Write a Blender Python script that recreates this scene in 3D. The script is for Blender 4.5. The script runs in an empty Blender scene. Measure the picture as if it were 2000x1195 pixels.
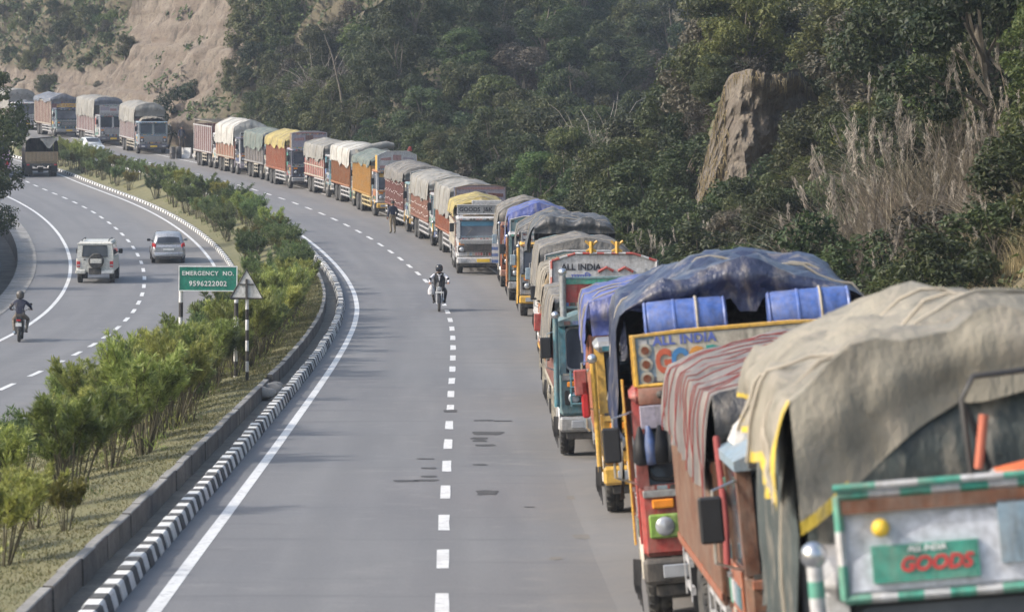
import bpy, math, random
import numpy as np
from mathutils import Vector, Matrix, noise as mnoise
PI = math.pi
R_ = math.radians
sc = bpy.context.scene
C = sc.collection
# ------------------------------------------------------------------ camera
FPX, HC, YH = 6350.0, 8.9, 130.0            # focal length in photo pixels, eye height, horizon row
cam = bpy.data.cameras.new('camera')
cam.sensor_width = 36.0
cam.lens = FPX / 2000 * 36.0
cam.shift_y = -(597.5 - YH) / 2000
cam.clip_start, cam.clip_end = 0.5, 5000
cam.dof.use_dof = True
cam.dof.focus_distance = 125
cam.dof.aperture_fstop = 3.6
cam_ob = bpy.data.objects.new('camera', cam)
cam_ob.location = (0, 0, HC)
cam_ob.rotation_euler = (PI / 2, 0, 0)
C.objects.link(cam_ob)
sc.camera = cam_ob
# ------------------------------------------------------------------ sky, sun, exposure
SUN_EL, SUN_AZ = R_(34), R_(258)            # azimuth the light comes from, clockwise from +Y
w = bpy.data.worlds.new('World'); sc.world = w; w.use_nodes = True
nt = w.node_tree
for n in list(nt.nodes): nt.nodes.remove(n)
sky = nt.nodes.new('ShaderNodeTexSky'); sky.sky_type = 'NISHITA'; sky.sun_disc = False
sky.sun_elevation = SUN_EL; sky.sun_rotation = SUN_AZ
sky.air_density = 1.3; sky.dust_density = 3.6; sky.ozone_density = 1.0
bg = nt.nodes.new('ShaderNodeBackground'); bg.inputs['Strength'].default_value = 0.15
wo = nt.nodes.new('ShaderNodeOutputWorld')
nt.links.new(sky.outputs[0], bg.inputs[0]); nt.links.new(bg.outputs[0], wo.inputs[0])
sl = bpy.data.lights.new('sun', 'SUN'); sl.energy = 2.0; sl.angle = R_(3.0); sl.color = (1.0, 0.955, 0.89)
so = bpy.data.objects.new('sun', sl); C.objects.link(so)
_dir = Vector((math.sin(SUN_AZ) * math.cos(SUN_EL), math.cos(SUN_AZ) * math.cos(SUN_EL), math.sin(SUN_EL)))
so.rotation_euler = (-_dir).to_track_quat('-Z', 'Y').to_euler()
so.location = (-60, -10, 50)
sc.view_settings.view_transform = 'Standard'
sc.view_settings.look = 'None'
sc.view_settings.exposure = 0.97
sc.view_settings.gamma = 1.0
sc.view_settings.use_curve_mapping = False
sc.cycles.max_bounces = 5
sc.cycles.diffuse_bounces = 3
sc.cycles.glossy_bounces = 2
sc.cycles.transmission_bounces = 3
sc.cycles.transparent_max_bounces = 6
sc.cycles.volume_bounces = 0
rnd = random.Random(7)
nrg = np.random.default_rng(11)

# ------------------------------------------------------------------ helpers
def tag(o, label=None, cat=None, group=None, kind=None):
    if label: o['label'] = label
    if cat: o['category'] = cat
    if group: o['group'] = group
    if kind: o['kind'] = kind
    return o
def empty(name, loc=(0, 0, 0), rot=(0, 0, 0)):
    o = bpy.data.objects.new(name, None); C.objects.link(o)
    o.empty_display_size = 0.3
    o.location = loc; o.rotation_euler = rot
    return o
def mk(name, me, parent=None, loc=None, rot=None, scale=None):
    o = bpy.data.objects.new(name, me); C.objects.link(o)
    if parent: o.parent = parent
    if loc is not None: o.location = loc
    if rot is not None: o.rotation_euler = rot
    if scale is not None: o.scale = scale
    return o
def copy_tree(o, parent=None):
    c = o.copy(); C.objects.link(c)
    if parent: c.parent = parent
    for ch in o.children: copy_tree(ch, c)
    return c
def npmesh(name, V, Fq, mats=(), mi=None, smooth=False):
    """mesh from numpy verts (N,3) and faces (M,k)"""
    V = np.asarray(V, np.float32); Fq = np.asarray(Fq, np.int32)
    me = bpy.data.meshes.new(name)
    k = Fq.shape[1]; m = len(Fq)
    me.vertices.add(len(V)); me.vertices.foreach_set('co', V.ravel())
    me.loops.add(m * k); me.loops.foreach_set('vertex_index', Fq.ravel())
    me.polygons.add(m); me.polygons.foreach_set('loop_start', np.arange(0, m * k, k, dtype=np.int32))
    if mi is not None: me.polygons.foreach_set('material_index', np.asarray(mi, np.int32))
    me.polygons.foreach_set('use_smooth', np.full(m, smooth, bool))
    for t in mats: me.materials.append(t)
    me.update(calc_edges=True)
    return me

class MB:
    """collects shapes, builds one mesh"""
    def __init__(s): s.v = []; s.f = []; s.m = []; s.mi = 0
    def add(s, vs, fs):
        b = len(s.v); s.v += [tuple(p) for p in vs]
        for f in fs: s.f.append(tuple(i + b for i in f)); s.m.append(s.mi)
        return s
    def box(s, x0, x1, y0, y1, z0, z1, ch=0.0):
        if ch <= 0:
            vs = [(x, y, z) for z in (z0, z1) for y in (y0, y1) for x in (x0, x1)]
            return s.add(vs, [(0, 2, 3, 1), (4, 5, 7, 6), (0, 1, 5, 4), (2, 6, 7, 3), (0, 4, 6, 2), (1, 3, 7, 5)])
        ch = min(ch, abs(x1 - x0) * .45, abs(y1 - y0) * .45, abs(z1 - z0) * .45)
        vs = []; idx = {}
        for ix, (x, sx) in enumerate(((x0, 1), (x1, -1))):
            for iy, (y, sy) in enumerate(((y0, 1), (y1, -1))):
                for iz, (z, sz) in enumerate(((z0, 1), (z1, -1))):
                    idx[ix, iy, iz] = len(vs)
                    vs += [(x, y + sy * ch, z + sz * ch), (x + sx * ch, y, z + sz * ch), (x + sx * ch, y + sy * ch, z)]
        fs = []
        I = idx
        for ix in (0, 1):
            q = [I[ix, 0, 0], I[ix, 1, 0], I[ix, 1, 1], I[ix, 0, 1]]; fs.append(q if ix else q[::-1])
        for iy in (0, 1):
            q = [I[0, iy, 0] + 1, I[0, iy, 1] + 1, I[1, iy, 1] + 1, I[1, iy, 0] + 1]; fs.append(q if iy else q[::-1])
        for iz in (0, 1):
            q = [I[0, 0, iz] + 2, I[1, 0, iz] + 2, I[1, 1, iz] + 2, I[0, 1, iz] + 2]; fs.append(q if iz else q[::-1])
        for iy in (0, 1):
            for iz in (0, 1): fs.append((I[0, iy, iz] + 1, I[1, iy, iz] + 1, I[1, iy, iz] + 2, I[0, iy, iz] + 2))
        for ix in (0, 1):
            for iz in (0, 1): fs.append((I[ix, 0, iz], I[ix, 1, iz], I[ix, 1, iz] + 2, I[ix, 0, iz] + 2))
        for ix in (0, 1):
            for iy in (0, 1): fs.append((I[ix, iy, 0], I[ix, iy, 1], I[ix, iy, 1] + 1, I[ix, iy, 0] + 1))
        for k in I.values(): fs.append((k, k + 1, k + 2))
        return s.add(vs, fs)
    def prism(s, poly, a0, a1, axis='x'):
        n = len(poly)
        P = {'x': lambda a, p: (a, p[0], p[1]), 'y': lambda a, p: (p[0], a, p[1]), 'z': lambda a, p: (p[0], p[1], a)}[axis]
        vs = [P(a0, p) for p in poly] + [P(a1, p) for p in poly]
        fs = [tuple(range(n))[::-1], tuple(range(n, 2 * n))]
        fs += [(i, (i + 1) % n, n + (i + 1) % n, n + i) for i in range(n)]
        return s.add(vs, fs)
    def tube(s, pts, r, n=6, cap=True, r1=None):
        pts = [Vector(p) for p in pts]; rings = []
        b = len(s.v); m = len(pts); up = None
        for i, p in enumerate(pts):
            t = (pts[min(i + 1, m - 1)] - pts[max(i - 1, 0)])
            if t.length < 1e-9: t = Vector((0, 0, 1))
            t.normalize()
            if up is None or abs(up.dot(t)) > .98:
                up = Vector((0, 0, 1)) if abs(t.z) < .9 else Vector((1, 0, 0))
            a = t.cross(up).normalized(); c = t.cross(a).normalized(); up = -c if c.dot(up) < 0 else c
            rr = r if r1 is None else r + (r1 - r) * i / (m - 1)
            rings.append([p + (a * math.cos(2 * PI * k / n) + c * math.sin(2 * PI * k / n)) * rr for k in range(n)])
        vs = [q for g in rings for q in g]
        fs = [(i * n + k, i * n + (k + 1) % n, (i + 1) * n + (k + 1) % n, (i + 1) * n + k) for i in range(m - 1) for k in range(n)]
        if cap: fs += [tuple(range(n))[::-1], tuple(range((m - 1) * n, m * n))]
        return s.add(vs, fs)
    def lathe(s, prof, c, axis='x', n=20):
        """prof: (offset along axis, radius)"""
        m = len(prof); vs = []
        for a, r in prof:
            for k in range(n):
                p, q = r * math.cos(2 * PI * k / n), r * math.sin(2 * PI * k / n)
                v = {'x': (a, p, q), 'y': (p, a, q), 'z': (p, q, a)}[axis]
                vs.append((c[0] + v[0], c[1] + v[1], c[2] + v[2]))
        fs = [(i * n + k, i * n + (k + 1) % n, (i + 1) * n + (k + 1) % n, (i + 1) * n + k) for i in range(m - 1) for k in range(n)]
        if prof[0][1] > 1e-4: fs.append(tuple(range(n))[::-1])
        if prof[-1][1] > 1e-4: fs.append(tuple(range((m - 1) * n, m * n)))
        return s.add(vs, fs)
    def ball(s, c, r, n=10, sz=1.0):
        return s.lathe([(r * sz * math.sin(a), max(r * math.cos(a), 1e-5)) for a in [(-.5 + i / 8) * PI for i in range(9)]], c, 'z', n)
    def grid(s, fn, nu, nv):
        vs = [fn(i / nu, j / nv) for j in range(nv + 1) for i in range(nu + 1)]
        fs = [(j * (nu + 1) + i, j * (nu + 1) + i + 1, (j + 1) * (nu + 1) + i + 1, (j + 1) * (nu + 1) + i) for j in range(nv) for i in range(nu)]
        return s.add(vs, fs)
    def mesh(s, name, mats, smooth=None):
        me = bpy.data.meshes.new(name); me.from_pydata(s.v, [], s.f)
        for t in (mats if isinstance(mats, (list, tuple)) else [mats]): me.materials.append(t)
        me.polygons.foreach_set('material_index', s.m)
        if smooth is not None:
            me.shade_smooth()
            if smooth < 179: me.set_sharp_from_angle(angle=R_(smooth))
        me.update(); return me
    def build(s, name, mats, parent=None, smooth=None, loc=None, rot=None):
        return mk(name, s.mesh(name, mats, smooth), parent, loc, rot)

# ------------------------------------------------------------------ materials
MATS = {}; RGB = {}
def nodes_of(name):
    m = bpy.data.materials.new(name); m.use_nodes = True
    t = m.node_tree
    p = next(n for n in t.nodes if n.type == 'BSDF_PRINCIPLED')
    return m, t, p
def N(t, kind, **kw):
    n = t.nodes.new(kind)
    for k, v in kw.items(): setattr(n, k, v)
    return n
def coords(t, scale=(1, 1, 1)):
    """object coordinates shifted per object, so copies do not share a pattern"""
    tc = N(t, 'ShaderNodeTexCoord'); oi = N(t, 'ShaderNodeObjectInfo')
    ad = N(t, 'ShaderNodeVectorMath', operation='MULTIPLY_ADD')
    ml = N(t, 'ShaderNodeMath', operation='MULTIPLY'); ml.inputs[1].default_value = 61.0
    t.links.new(oi.outputs['Random'], ml.inputs[0])
    ad.inputs[1].default_value = scale
    t.links.new(tc.outputs['Object'], ad.inputs[0]); t.links.new(ml.outputs[0], ad.inputs[2])
    return ad.outputs[0]
def mixc(t, fac, a, b, mode='MIX'):
    m = N(t, 'ShaderNodeMix', data_type='RGBA', blend_type=mode)
    for sock, val in ((m.inputs[0], fac), (m.inputs[6], a), (m.inputs[7], b)):
        if hasattr(val, 'links'): t.links.new(val, sock)
        else: sock.default_value = val if not isinstance(val, tuple) or len(val) == 4 else (*val, 1)
    return m.outputs[2]
def ramp(t, src, lo, hi):
    r = N(t, 'ShaderNodeMapRange'); r.clamp = True
    r.inputs[1].default_value = lo; r.inputs[2].default_value = hi
    t.links.new(src, r.inputs[0]); return r.outputs[0]
def noise(t, vec, scale, detail=3, rough=.55):
    n = N(t, 'ShaderNodeTexNoise'); n.inputs['Scale'].default_value = scale
    n.inputs['Detail'].default_value = detail; n.inputs['Roughness'].default_value = rough
    t.links.new(vec, n.inputs['Vector']); return n.outputs[0]
def bump(t, p, h, strength, dist=.02):
    b = N(t, 'ShaderNodeBump'); b.inputs['Strength'].default_value = strength; b.inputs['Distance'].default_value = dist
    t.links.new(h, b.inputs['Height']); t.links.new(b.outputs[0], p.inputs['Normal'])
DUST = (.30, .26, .21)
def paint(rgb, rough=.5, dirt=.55, metal=0.0, scale=2.2, vary=.34, key=None):
    k = ('paint', tuple(rgb), rough, dirt, metal, key)
    if k in MATS: return MATS[k]
    m, t, p = nodes_of('paint_%02d' % len(MATS)); MATS[k] = m; RGB[m.name] = tuple(rgb)
    v = coords(t)
    n1 = noise(t, v, scale, 5, .65); n2 = noise(t, v, scale * 7, 4, .6)
    c = mixc(t, ramp(t, n2, .3, .7), tuple(x * (1 - vary) for x in rgb), tuple(min(1, x * (1 + vary * .5)) for x in rgb))
    n3 = noise(t, coords(t, (1, 1, .25)), scale * 5, 4, .7)
    mm = N(t, 'ShaderNodeMath', operation='MULTIPLY'); t.links.new(n1, mm.inputs[0]); t.links.new(n3, mm.inputs[1])
    fac = N(t, 'ShaderNodeMath', operation='MULTIPLY'); t.links.new(ramp(t, mm.outputs[0], .16, .42), fac.inputs[0]); fac.inputs[1].default_value = dirt
    c = mixc(t, fac.outputs[0], c, DUST)
    n4 = noise(t, coords(t, (1.7, 1.7, .22)), scale * 3, 5, .72); f4 = N(t, 'ShaderNodeMath', operation='MULTIPLY'); t.links.new(ramp(t, n4, .54, .70), f4.inputs[0]); f4.inputs[1].default_value = min(.85, dirt * 1.15)
    c = mixc(t, f4.outputs[0], c, tuple(x * .22 + .012 for x in rgb))
    t.links.new(c, p.inputs['Base Color'])
    p.inputs['Roughness'].default_value = rough; p.inputs['Metallic'].default_value = metal
    return m
def cloth(rgb, rough=.8, vary=.38, wr=.5, key=None):
    k = ('cloth', tuple(rgb), rough, key)
    if k in MATS: return MATS[k]
    m, t, p = nodes_of('tarp_%02d' % len(MATS)); MATS[k] = m
    v = coords(t)
    n1 = noise(t, v, 1.1, 5, .65); n2 = noise(t, coords(t, (1, 1, .3)), 6, 4, .6); n5 = noise(t, v, 2.6, 6, .7)
    c = mixc(t, ramp(t, n1, .3, .7), tuple(x * (1 - vary) for x in rgb), tuple(min(1, x * (1 + vary * .4)) for x in rgb))
    c = mixc(t, ramp(t, n2, .50, .72), c, tuple(.45 * x + .55 * y for x, y in zip(rgb, DUST)))
    c = mixc(t, ramp(t, n5, .56, .70), c, tuple(x * .45 for x in rgb))
    t.links.new(c, p.inputs['Base Color']); p.inputs['Roughness'].default_value = rough
    n3 = noise(t, coords(t, (1, 1, .5)), 3.2, 6, .6)
    bump(t, p, n3, wr * 1.7, .10)
    return m
def plain(rgb, rough=.5, metal=0.0, key=''):
    k = ('plain', tuple(rgb), rough, metal, key)
    if k in MATS: return MATS[k]
    m, t, p = nodes_of('plain_%02d' % len(MATS)); MATS[k] = m
    v = coords(t); n1 = noise(t, v, 5, 4)
    c = mixc(t, ramp(t, n1, .3, .7), tuple(x * .82 for x in rgb), tuple(min(1, x * 1.1) for x in rgb))
    t.links.new(c, p.inputs['Base Color']); p.inputs['Roughness'].default_value = rough; p.inputs['Metallic'].default_value = metal
    return m
def leafmat(name, cols, trans=.35, hue=.25, rough=.5):
    """cols: dark, mid, light leaf colours; varies from leaf clump to clump and plant to plant"""
    m, t, p = nodes_of(name)
    v = coords(t); n1 = noise(t, v, .55, 2); n2 = noise(t, v, 9, 2)
    c = mixc(t, ramp(t, n1, .35, .65), cols[0], cols[1])
    c = mixc(t, ramp(t, n2, .44, .70), c, cols[2])
    oi = N(t, 'ShaderNodeObjectInfo')
    hs = N(t, 'ShaderNodeHueSaturation')
    mr = N(t, 'ShaderNodeMapRange'); mr.inputs[3].default_value = .5 - .05 * hue / .25; mr.inputs[4].default_value = .5 + .025 * hue / .25
    t.links.new(oi.outputs['Random'], mr.inputs[0]); t.links.new(mr.outputs[0], hs.inputs['Hue'])
    wn = N(t, 'ShaderNodeTexWhiteNoise', noise_dimensions='1D'); t.links.new(oi.outputs['Random'], wn.inputs['W'])
    mv = N(t, 'ShaderNodeMapRange'); mv.inputs[3].default_value = .62; mv.inputs[4].default_value = 1.55
    t.links.new(wn.outputs[0], mv.inputs[0]); t.links.new(mv.outputs[0], hs.inputs['Value'])
    t.links.new(c, hs.inputs['Color'])
    t.links.new(hs.outputs[0], p.inputs['Base Color']); p.inputs['Roughness'].default_value = rough
    p.inputs['Specular IOR Level'].default_value = .35
    tr = N(t, 'ShaderNodeBsdfTranslucent'); t.links.new(hs.outputs[0], tr.inputs[0])
    ms = N(t, 'ShaderNodeMixShader'); ms.inputs[0].default_value = trans
    out = next(n for n in t.nodes if n.type == 'OUTPUT_MATERIAL')
    t.links.new(p.outputs[0], ms.inputs[1]); t.links.new(tr.outputs[0], ms.inputs[2]); t.links.new(ms.outputs[0], out.inputs[0])
    return m
def glassmat(name, rgb=(.035, .04, .05), rough=.06):
    m, t, p = nodes_of(name)
    v = coords(t); n1 = noise(t, v, 1.5, 4)
    c = mixc(t, ramp(t, n1, .35, .7), rgb, tuple(x * 1.8 + .015 for x in rgb))
    t.links.new(c, p.inputs['Base Color']); p.inputs['Roughness'].default_value = rough
    p.inputs['Specular IOR Level'].default_value = .3
    return m
GLASS = glassmat('window_glass')
GLASS2 = glassmat('dusty_glass', (.09, .095, .11), .18)
LENS = plain((.40, .42, .45), .08, .3, 'lens'); AMBER = plain((.75, .26, .03), .25, 0, 'amber'); REDL = plain((.45, .03, .03), .25, 0, 'red')
CHROME = plain((.55, .56, .58), .28, .9, 'chrome'); BLACK = plain((.018, .018, .02), .55, 0, 'black'); DARK = paint((.03, .03, .032), .7, .35)
WHITE = paint((.50, .50, .51), .5, .45); SKIN = plain((.30, .17, .11), .55, 0, 'skin'); YELLOW = paint((.62, .36, .05), .5, .4)
PLATE = plain((.75, .5, .05), .5, 0, 'plate'); PLATEW = plain((.7, .7, .68), .5, 0, 'platew'); ROPE = plain((.35, .31, .25), .9, 0, 'rope')
def rubber():
    m, t, p = nodes_of('tyre_rubber'); v = coords(t); n1 = noise(t, v, 6, 4)
    c = mixc(t, ramp(t, n1, .4, .75), (.022, .022, .023), (.10, .095, .085))
    t.links.new(c, p.inputs['Base Color']); p.inputs['Roughness'].default_value = .85
    return m
RUBBER = rubber()
# ------------------------------------------------------------------ lettering, made first while the scene is small
def text_mesh(body, size, mat, shear=0.0, bold=.012, space=1.0, ext=.004):
    cu = bpy.data.curves.new('lettering', 'FONT'); cu.body = body; cu.size = size; cu.extrude = ext
    cu.align_x = 'CENTER'; cu.align_y = 'CENTER'; cu.shear = shear; cu.offset = bold * size; cu.space_character = space; cu.resolution_u = 3
    ob = bpy.data.objects.new('lettering', cu); C.objects.link(ob)
    dg = bpy.context.evaluated_depsgraph_get(); dg.update()
    me = bpy.data.meshes.new_from_object(ob.evaluated_get(dg)); me.materials.clear(); me.materials.append(mat)
    bpy.data.objects.remove(ob); bpy.data.curves.remove(cu)
    return me
TX_WHITE = plain((.78, .78, .76), .5, 0, 'txw'); TX_BLACK = plain((.03, .03, .04), .5, 0, 'txb'); TX_RED = plain((.55, .05, .05), .5, 0, 'txr'); TX_BLUE = plain((.10, .14, .42), .5, 0, 'txbl')
TX = {
 'emergency': text_mesh('EMERGENCY  NO.', .19, TX_WHITE, bold=.02, space=1.12),
 'number': text_mesh('9596222002', .20, TX_WHITE, bold=.02, space=1.1),
 'goods_jk': text_mesh('GOODS  J&K', .30, TX_BLACK, bold=.02),
 'all_india_black': text_mesh('ALL INDIA', .15, TX_BLACK, bold=.03),
 'permit': text_mesh('परमिट', .13, TX_BLUE, bold=.02),
 'all_india_blue': text_mesh('ALL INDIA', .16, TX_BLUE, bold=.03, space=1.1),
 'goods_red': text_mesh('GOODS', .22, TX_RED, shear=.25, bold=.03),
 'all_india_small': text_mesh('ALL INDIA', .09, TX_WHITE, shear=.2, bold=.02),
 'motor': text_mesh('MOTOR', .09, TX_WHITE, bold=.02),
}
for ch, col in zip('GOODS', ((.45, .1, .05), (.06, .2, .42), (.6, .26, .05), (.03, .28, .24), (.28, .16, .42))):
    TX['big_' + ch + str(col[0])] = text_mesh(ch, .34, plain(col, .5, 0, 'bigletter'), bold=.05)
BIG = [k for k in TX if k.startswith('big_')]
def letter(key, parent, loc, rot=(PI / 2, 0, 0), sx=1):
    return mk('lettering', TX[key], parent, loc, rot, (sx, sx, 1))
# ------------------------------------------------------------------ people: one continuous skinned body each, made while the scene is small
BONES = [('pelvis', 'belly'), ('belly', 'chest'), ('chest', 'neck'), ('neck', 'jaw'), ('jaw', 'head'), ('head', 'crown')]
for s_ in 'lr': BONES += [('chest', 'sh' + s_), ('sh' + s_, 'el' + s_), ('el' + s_, 'wr' + s_), ('wr' + s_, 'pa' + s_), ('pelvis', 'hi' + s_), ('hi' + s_, 'kn' + s_), ('kn' + s_, 'an' + s_), ('an' + s_, 'to' + s_)]
RAD = dict(pelvis=(.155, .125), belly=(.15, .115), chest=(.175, .125), neck=(.058, .058), jaw=(.07, .08), head=(.085, .10), crown=(.06, .07), sh=(.072, .072), el=(.05, .05), wr=(.034, .034), pa=(.036, .028), hi=(.098, .098), kn=(.066, .066), an=(.045, .05), to=(.042, .032))
def body_mesh(J, shirt, trouser, shoe, skin, k=1.0, sleeve=None):
    names = list(J); idx = {n: i for i, n in enumerate(names)}
    me = bpy.data.meshes.new('body'); me.from_pydata([Vector(J[n]) for n in names], [(idx[a], idx[b]) for a, b in BONES if a in idx and b in idx], [])
    ob = bpy.data.objects.new('body', me); C.objects.link(ob)
    sm = ob.modifiers.new('Skin', 'SKIN'); sm.branch_smoothing = .6
    sv = me.skin_vertices[0].data
    for n, i in idx.items():
        r = RAD.get(n) or RAD[n[:-1]]; sv[i].radius = (r[0] * k, r[1] * k); sv[i].use_root = n == 'pelvis'
    ss = ob.modifiers.new('Sub', 'SUBSURF'); ss.levels = 2; ss.render_levels = 2
    dg = bpy.context.evaluated_depsgraph_get(); dg.update()
    out = bpy.data.meshes.new_from_object(ob.evaluated_get(dg)); bpy.data.objects.remove(ob)
    out.materials.clear()
    for m in (skin, shirt, trouser, shoe, sleeve or shirt): out.materials.append(m)
    reg = {}
    for a, b in BONES:
        if b[:2] == 'pa' or a in ('neck', 'jaw', 'head'): reg[a, b] = 0
        elif b[:2] in ('kn', 'an'): reg[a, b] = 2
        elif b[:2] == 'to': reg[a, b] = 3
        elif b[:2] in ('el', 'wr'): reg[a, b] = 4
        elif b[:2] == 'hi': reg[a, b] = 2
        else: reg[a, b] = 1
    segs = [(Vector(J[a]), Vector(J[b]), reg[a, b]) for a, b in BONES if a in J and b in J]
    for p in out.polygons:
        c = p.center; best = (9, 0)
        for a, b, r in segs:
            ab = b - a; t = max(0, min(1, (c - a).dot(ab) / max(ab.length_squared, 1e-9))); d = (a + ab * t - c).length
            if d < best[0]: best = (d, r)
        p.material_index = best[1]; p.use_smooth = True
    return out
def hand_mesh(m):
    b = MB(); b.box(-.04, .04, -.014, .014, -.085, .0, .012)
    for x, l in ((-.03, .062), (-.01, .075), (.01, .07), (.03, .055)): b.tube([(x, 0, -.08), (x, -.012, -.08 - l * .5), (x, -.035, -.08 - l * .85)], .0085, 6, True, .006)
    b.tube([(.038, -.005, -.02), (.062, -.02, -.05), (.06, -.035, -.08)], .01, 6, True, .007)
    return b.mesh('hand', m, 60)
HAND = hand_mesh(SKIN); GLOVE = hand_mesh(BLACK)
NAVY = cloth((.025, .03, .06), .85); KHAKI = cloth((.24, .19, .12), .9); BLK = cloth((.015, .015, .02), .8); SHIRTW = cloth((.60, .61, .66), .8); GREYT = cloth((.15, .13, .11), .9)
SHOE = plain((.03, .025, .02), .5, 0, 'shoe'); HAIRM = plain((.012, .011, .01), .6, 0, 'hair')
def ride(fwd=.0): return dict(pelvis=(0, .27, .90), belly=(0, .22, 1.05), chest=(0, .14, 1.28), neck=(0, .10, 1.43), jaw=(0, .06, 1.50), head=(0, .07, 1.58), crown=(0, .09, 1.66),
  shl=(-.19, .13, 1.36), ell=(-.35, -.02, 1.16), wrl=(-.35, -.29, 1.07), pal=(-.34, -.36, 1.06), shr=(.19, .13, 1.36), elr=(.35, -.02, 1.16), wrr=(.35, -.29, 1.07), par=(.34, -.36, 1.06),
  hil=(-.11, .24, .87), knl=(-.25, -.17, .74), anl=(-.2, .14, .36), tol=(-.21, -.05, .30), hir=(.11, .24, .87), knr=(.25, -.17, .74), anr=(.2, .14, .36), tor=(.21, -.05, .30))
STAND = dict(pelvis=(0, 0, .95), belly=(0, .01, 1.08), chest=(0, .01, 1.30), neck=(0, .0, 1.46), jaw=(0, -.02, 1.53), head=(0, -.01, 1.60), crown=(0, .01, 1.68),
  shl=(-.19, .01, 1.39), ell=(-.27, .05, 1.12), wrl=(-.25, -.08, .90), pal=(-.24, -.12, .83), shr=(.19, .01, 1.39), elr=(.27, .04, 1.12), wrr=(.27, -.06, .88), par=(.27, -.09, .81),
  hil=(-.10, 0, .90), knl=(-.12, -.03, .49), anl=(-.13, .03, .09), tol=(-.15, -.12, .04), hir=(.10, 0, .90), knr=(.12, .0, .49), anr=(.12, .05, .09), tor=(.15, -.09, .04))
BODIES = {'vest': body_mesh(ride(), BLK, BLK, SHOE, SKIN, 1.0, SHIRTW), 'rear': body_mesh(ride(), NAVY, GREYT, SHOE, SKIN, 1.05), 'stand': body_mesh(STAND, NAVY, KHAKI, SHOE, SKIN, 1.04), 'stand2': body_mesh(STAND, NAVY, BLK, SHOE, SKIN)}
def person(key, J, loc, rot, label, hair=True, glove=False, sc_=1.0, helmet=None):
    e = empty('person', loc, rot); e.scale = (sc_,) * 3; tag(e, label, 'person')
    bd = mk('body', BODIES[key], e)
    for s_ in 'lr':
        w_, p_ = Vector(J['wr' + s_]), Vector(J['pa' + s_]); q = (p_ - w_).to_track_quat('-Z', 'Y')
        mk('hand', GLOVE if glove else HAND, e, w_ + (p_ - w_) * .3, q.to_euler())
    h = Vector(J['head'])
    f = MB(); f.tube([h + Vector((0, -.085, .02)), h + Vector((0, -.115, -.025)), h + Vector((0, -.09, -.035))], .014, 6); f.mi = 1
    for sg in (-1, 1):
        f.mi = 1; f.ball(h + Vector((sg * .032, -.088, .02)), .011, 6); f.mi = 0; f.ball(h + Vector((sg * .088, .0, -.01)), .022, 6)
    f.mi = 2; f.box(h.x - .025, h.x + .025, h.y - .098, h.y - .088, h.z - .068, h.z - .06)
    f.build('face', [SKIN, BLACK, plain((.25, .1, .08), .6, 0, 'lip')], e, 60)
    if helmet:
        b = MB(); c = h + Vector((0, .005, .03)); n_ = 16
        b.lathe([(-.15, .10), (-.12, .125), (-.02, .14), (.06, .125), (.11, .08), (.13, .001)], c, 'z', n_); ho = b.build('helmet', helmet, e, 60)
        b = MB(); b.grid(lambda u, v: (c.x + .143 * math.sin((u - .5) * 2.2), c.y - .143 * math.cos((u - .5) * 2.2), c.z - .06 + .085 * v), 10, 3); b.build('visor', GLASS, ho)
    elif hair:
        b = MB(); b.lathe([(-.02, .096), (.03, .10), (.08, .085), (.115, .045), (.125, .001)], h + Vector((0, .02, .0)), 'z', 14); b.v = [(x, y + (.02 if z < h.z + .02 else 0), z) for x, y, z in b.v]; b.build('hair', HAIRM, e, 60)
    return e
# ------------------------------------------------------------------ the two carriageways: depth, centre x, height
RT = [(0, -0.05, 4.2), (10, -0.17, 3.85), (20, -0.4, 3.46), (30, -0.64, 3.03), (40, -0.86, 2.57), (50, -1.04, 2.12), (60, -1.19, 1.73), (70, -1.34, 1.36), (80, -1.49, 1.0), (90, -1.64, 0.67), (100, -1.81, 0.4), (110, -2.04, 0.17), (120, -2.42, -0.02), (130, -3.02, -0.14), (140, -3.85, -0.18), (150, -4.91, -0.15), (160, -6.2, -0.04), (170, -7.73, 0.12), (180, -9.51, 0.3), (190, -11.56, 0.49), (200, -13.86, 0.68), (210, -16.38, 0.86), (220, -19.09, 1.04), (230, -21.94, 1.22), (240, -24.9, 1.36), (250, -27.95, 1.5), (260, -31.2, 1.68), (270, -34.7, 1.88), (280, -38.3, 2.1), (290, -41.96, 2.35), (300, -45.68, 2.57), (310, -49.63, 2.78), (320, -53.98, 2.98), (330, -59.0, 3.19), (340, -64.0, 3.4), (360, -75, 3.8), (400, -99, 4.6), (440, -124, 5.4)]
LT = [(0, -23.7, .75), (10, -22.6, 0.57), (20, -21.5, 0.4), (30, -20.4, 0.25), (40, -19.3, 0.16), (50, -18.2, 0.12), (60, -17.0, 0.1), (70, -15.5, 0.12), (80, -14.3, 0.18), (90, -13.85, 0.1), (100, -13.85, -0.17), (110, -14.13, -0.5), (120, -14.51, -0.73), (130, -15.08, -0.85), (140, -15.89, -0.88), (150, -16.93, -0.82), (160, -18.24, -0.69), (170, -19.81, -0.51), (180, -21.62, -0.32), (190, -23.62, -0.16), (200, -25.87, 0.02), (210, -28.43, 0.22), (220, -31.24, 0.41), (230, -34.01, 0.6), (240, -36.62, 0.78), (250, -39.56, 0.99), (260, -42.5, 1.2), (270, -46.0, 1.43), (280, -49.5, 1.67), (290, -53.0, 1.9), (300, -57.33, 2.13), (310, -61.67, 2.37), (320, -66.0, 2.6), (330, -70.33, 2.83), (340, -75.3, 3.03), (360, -86, 3.4), (400, -110, 4.2), (440, -136, 5)]
YY = np.arange(0, 440.01, .5)
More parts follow.
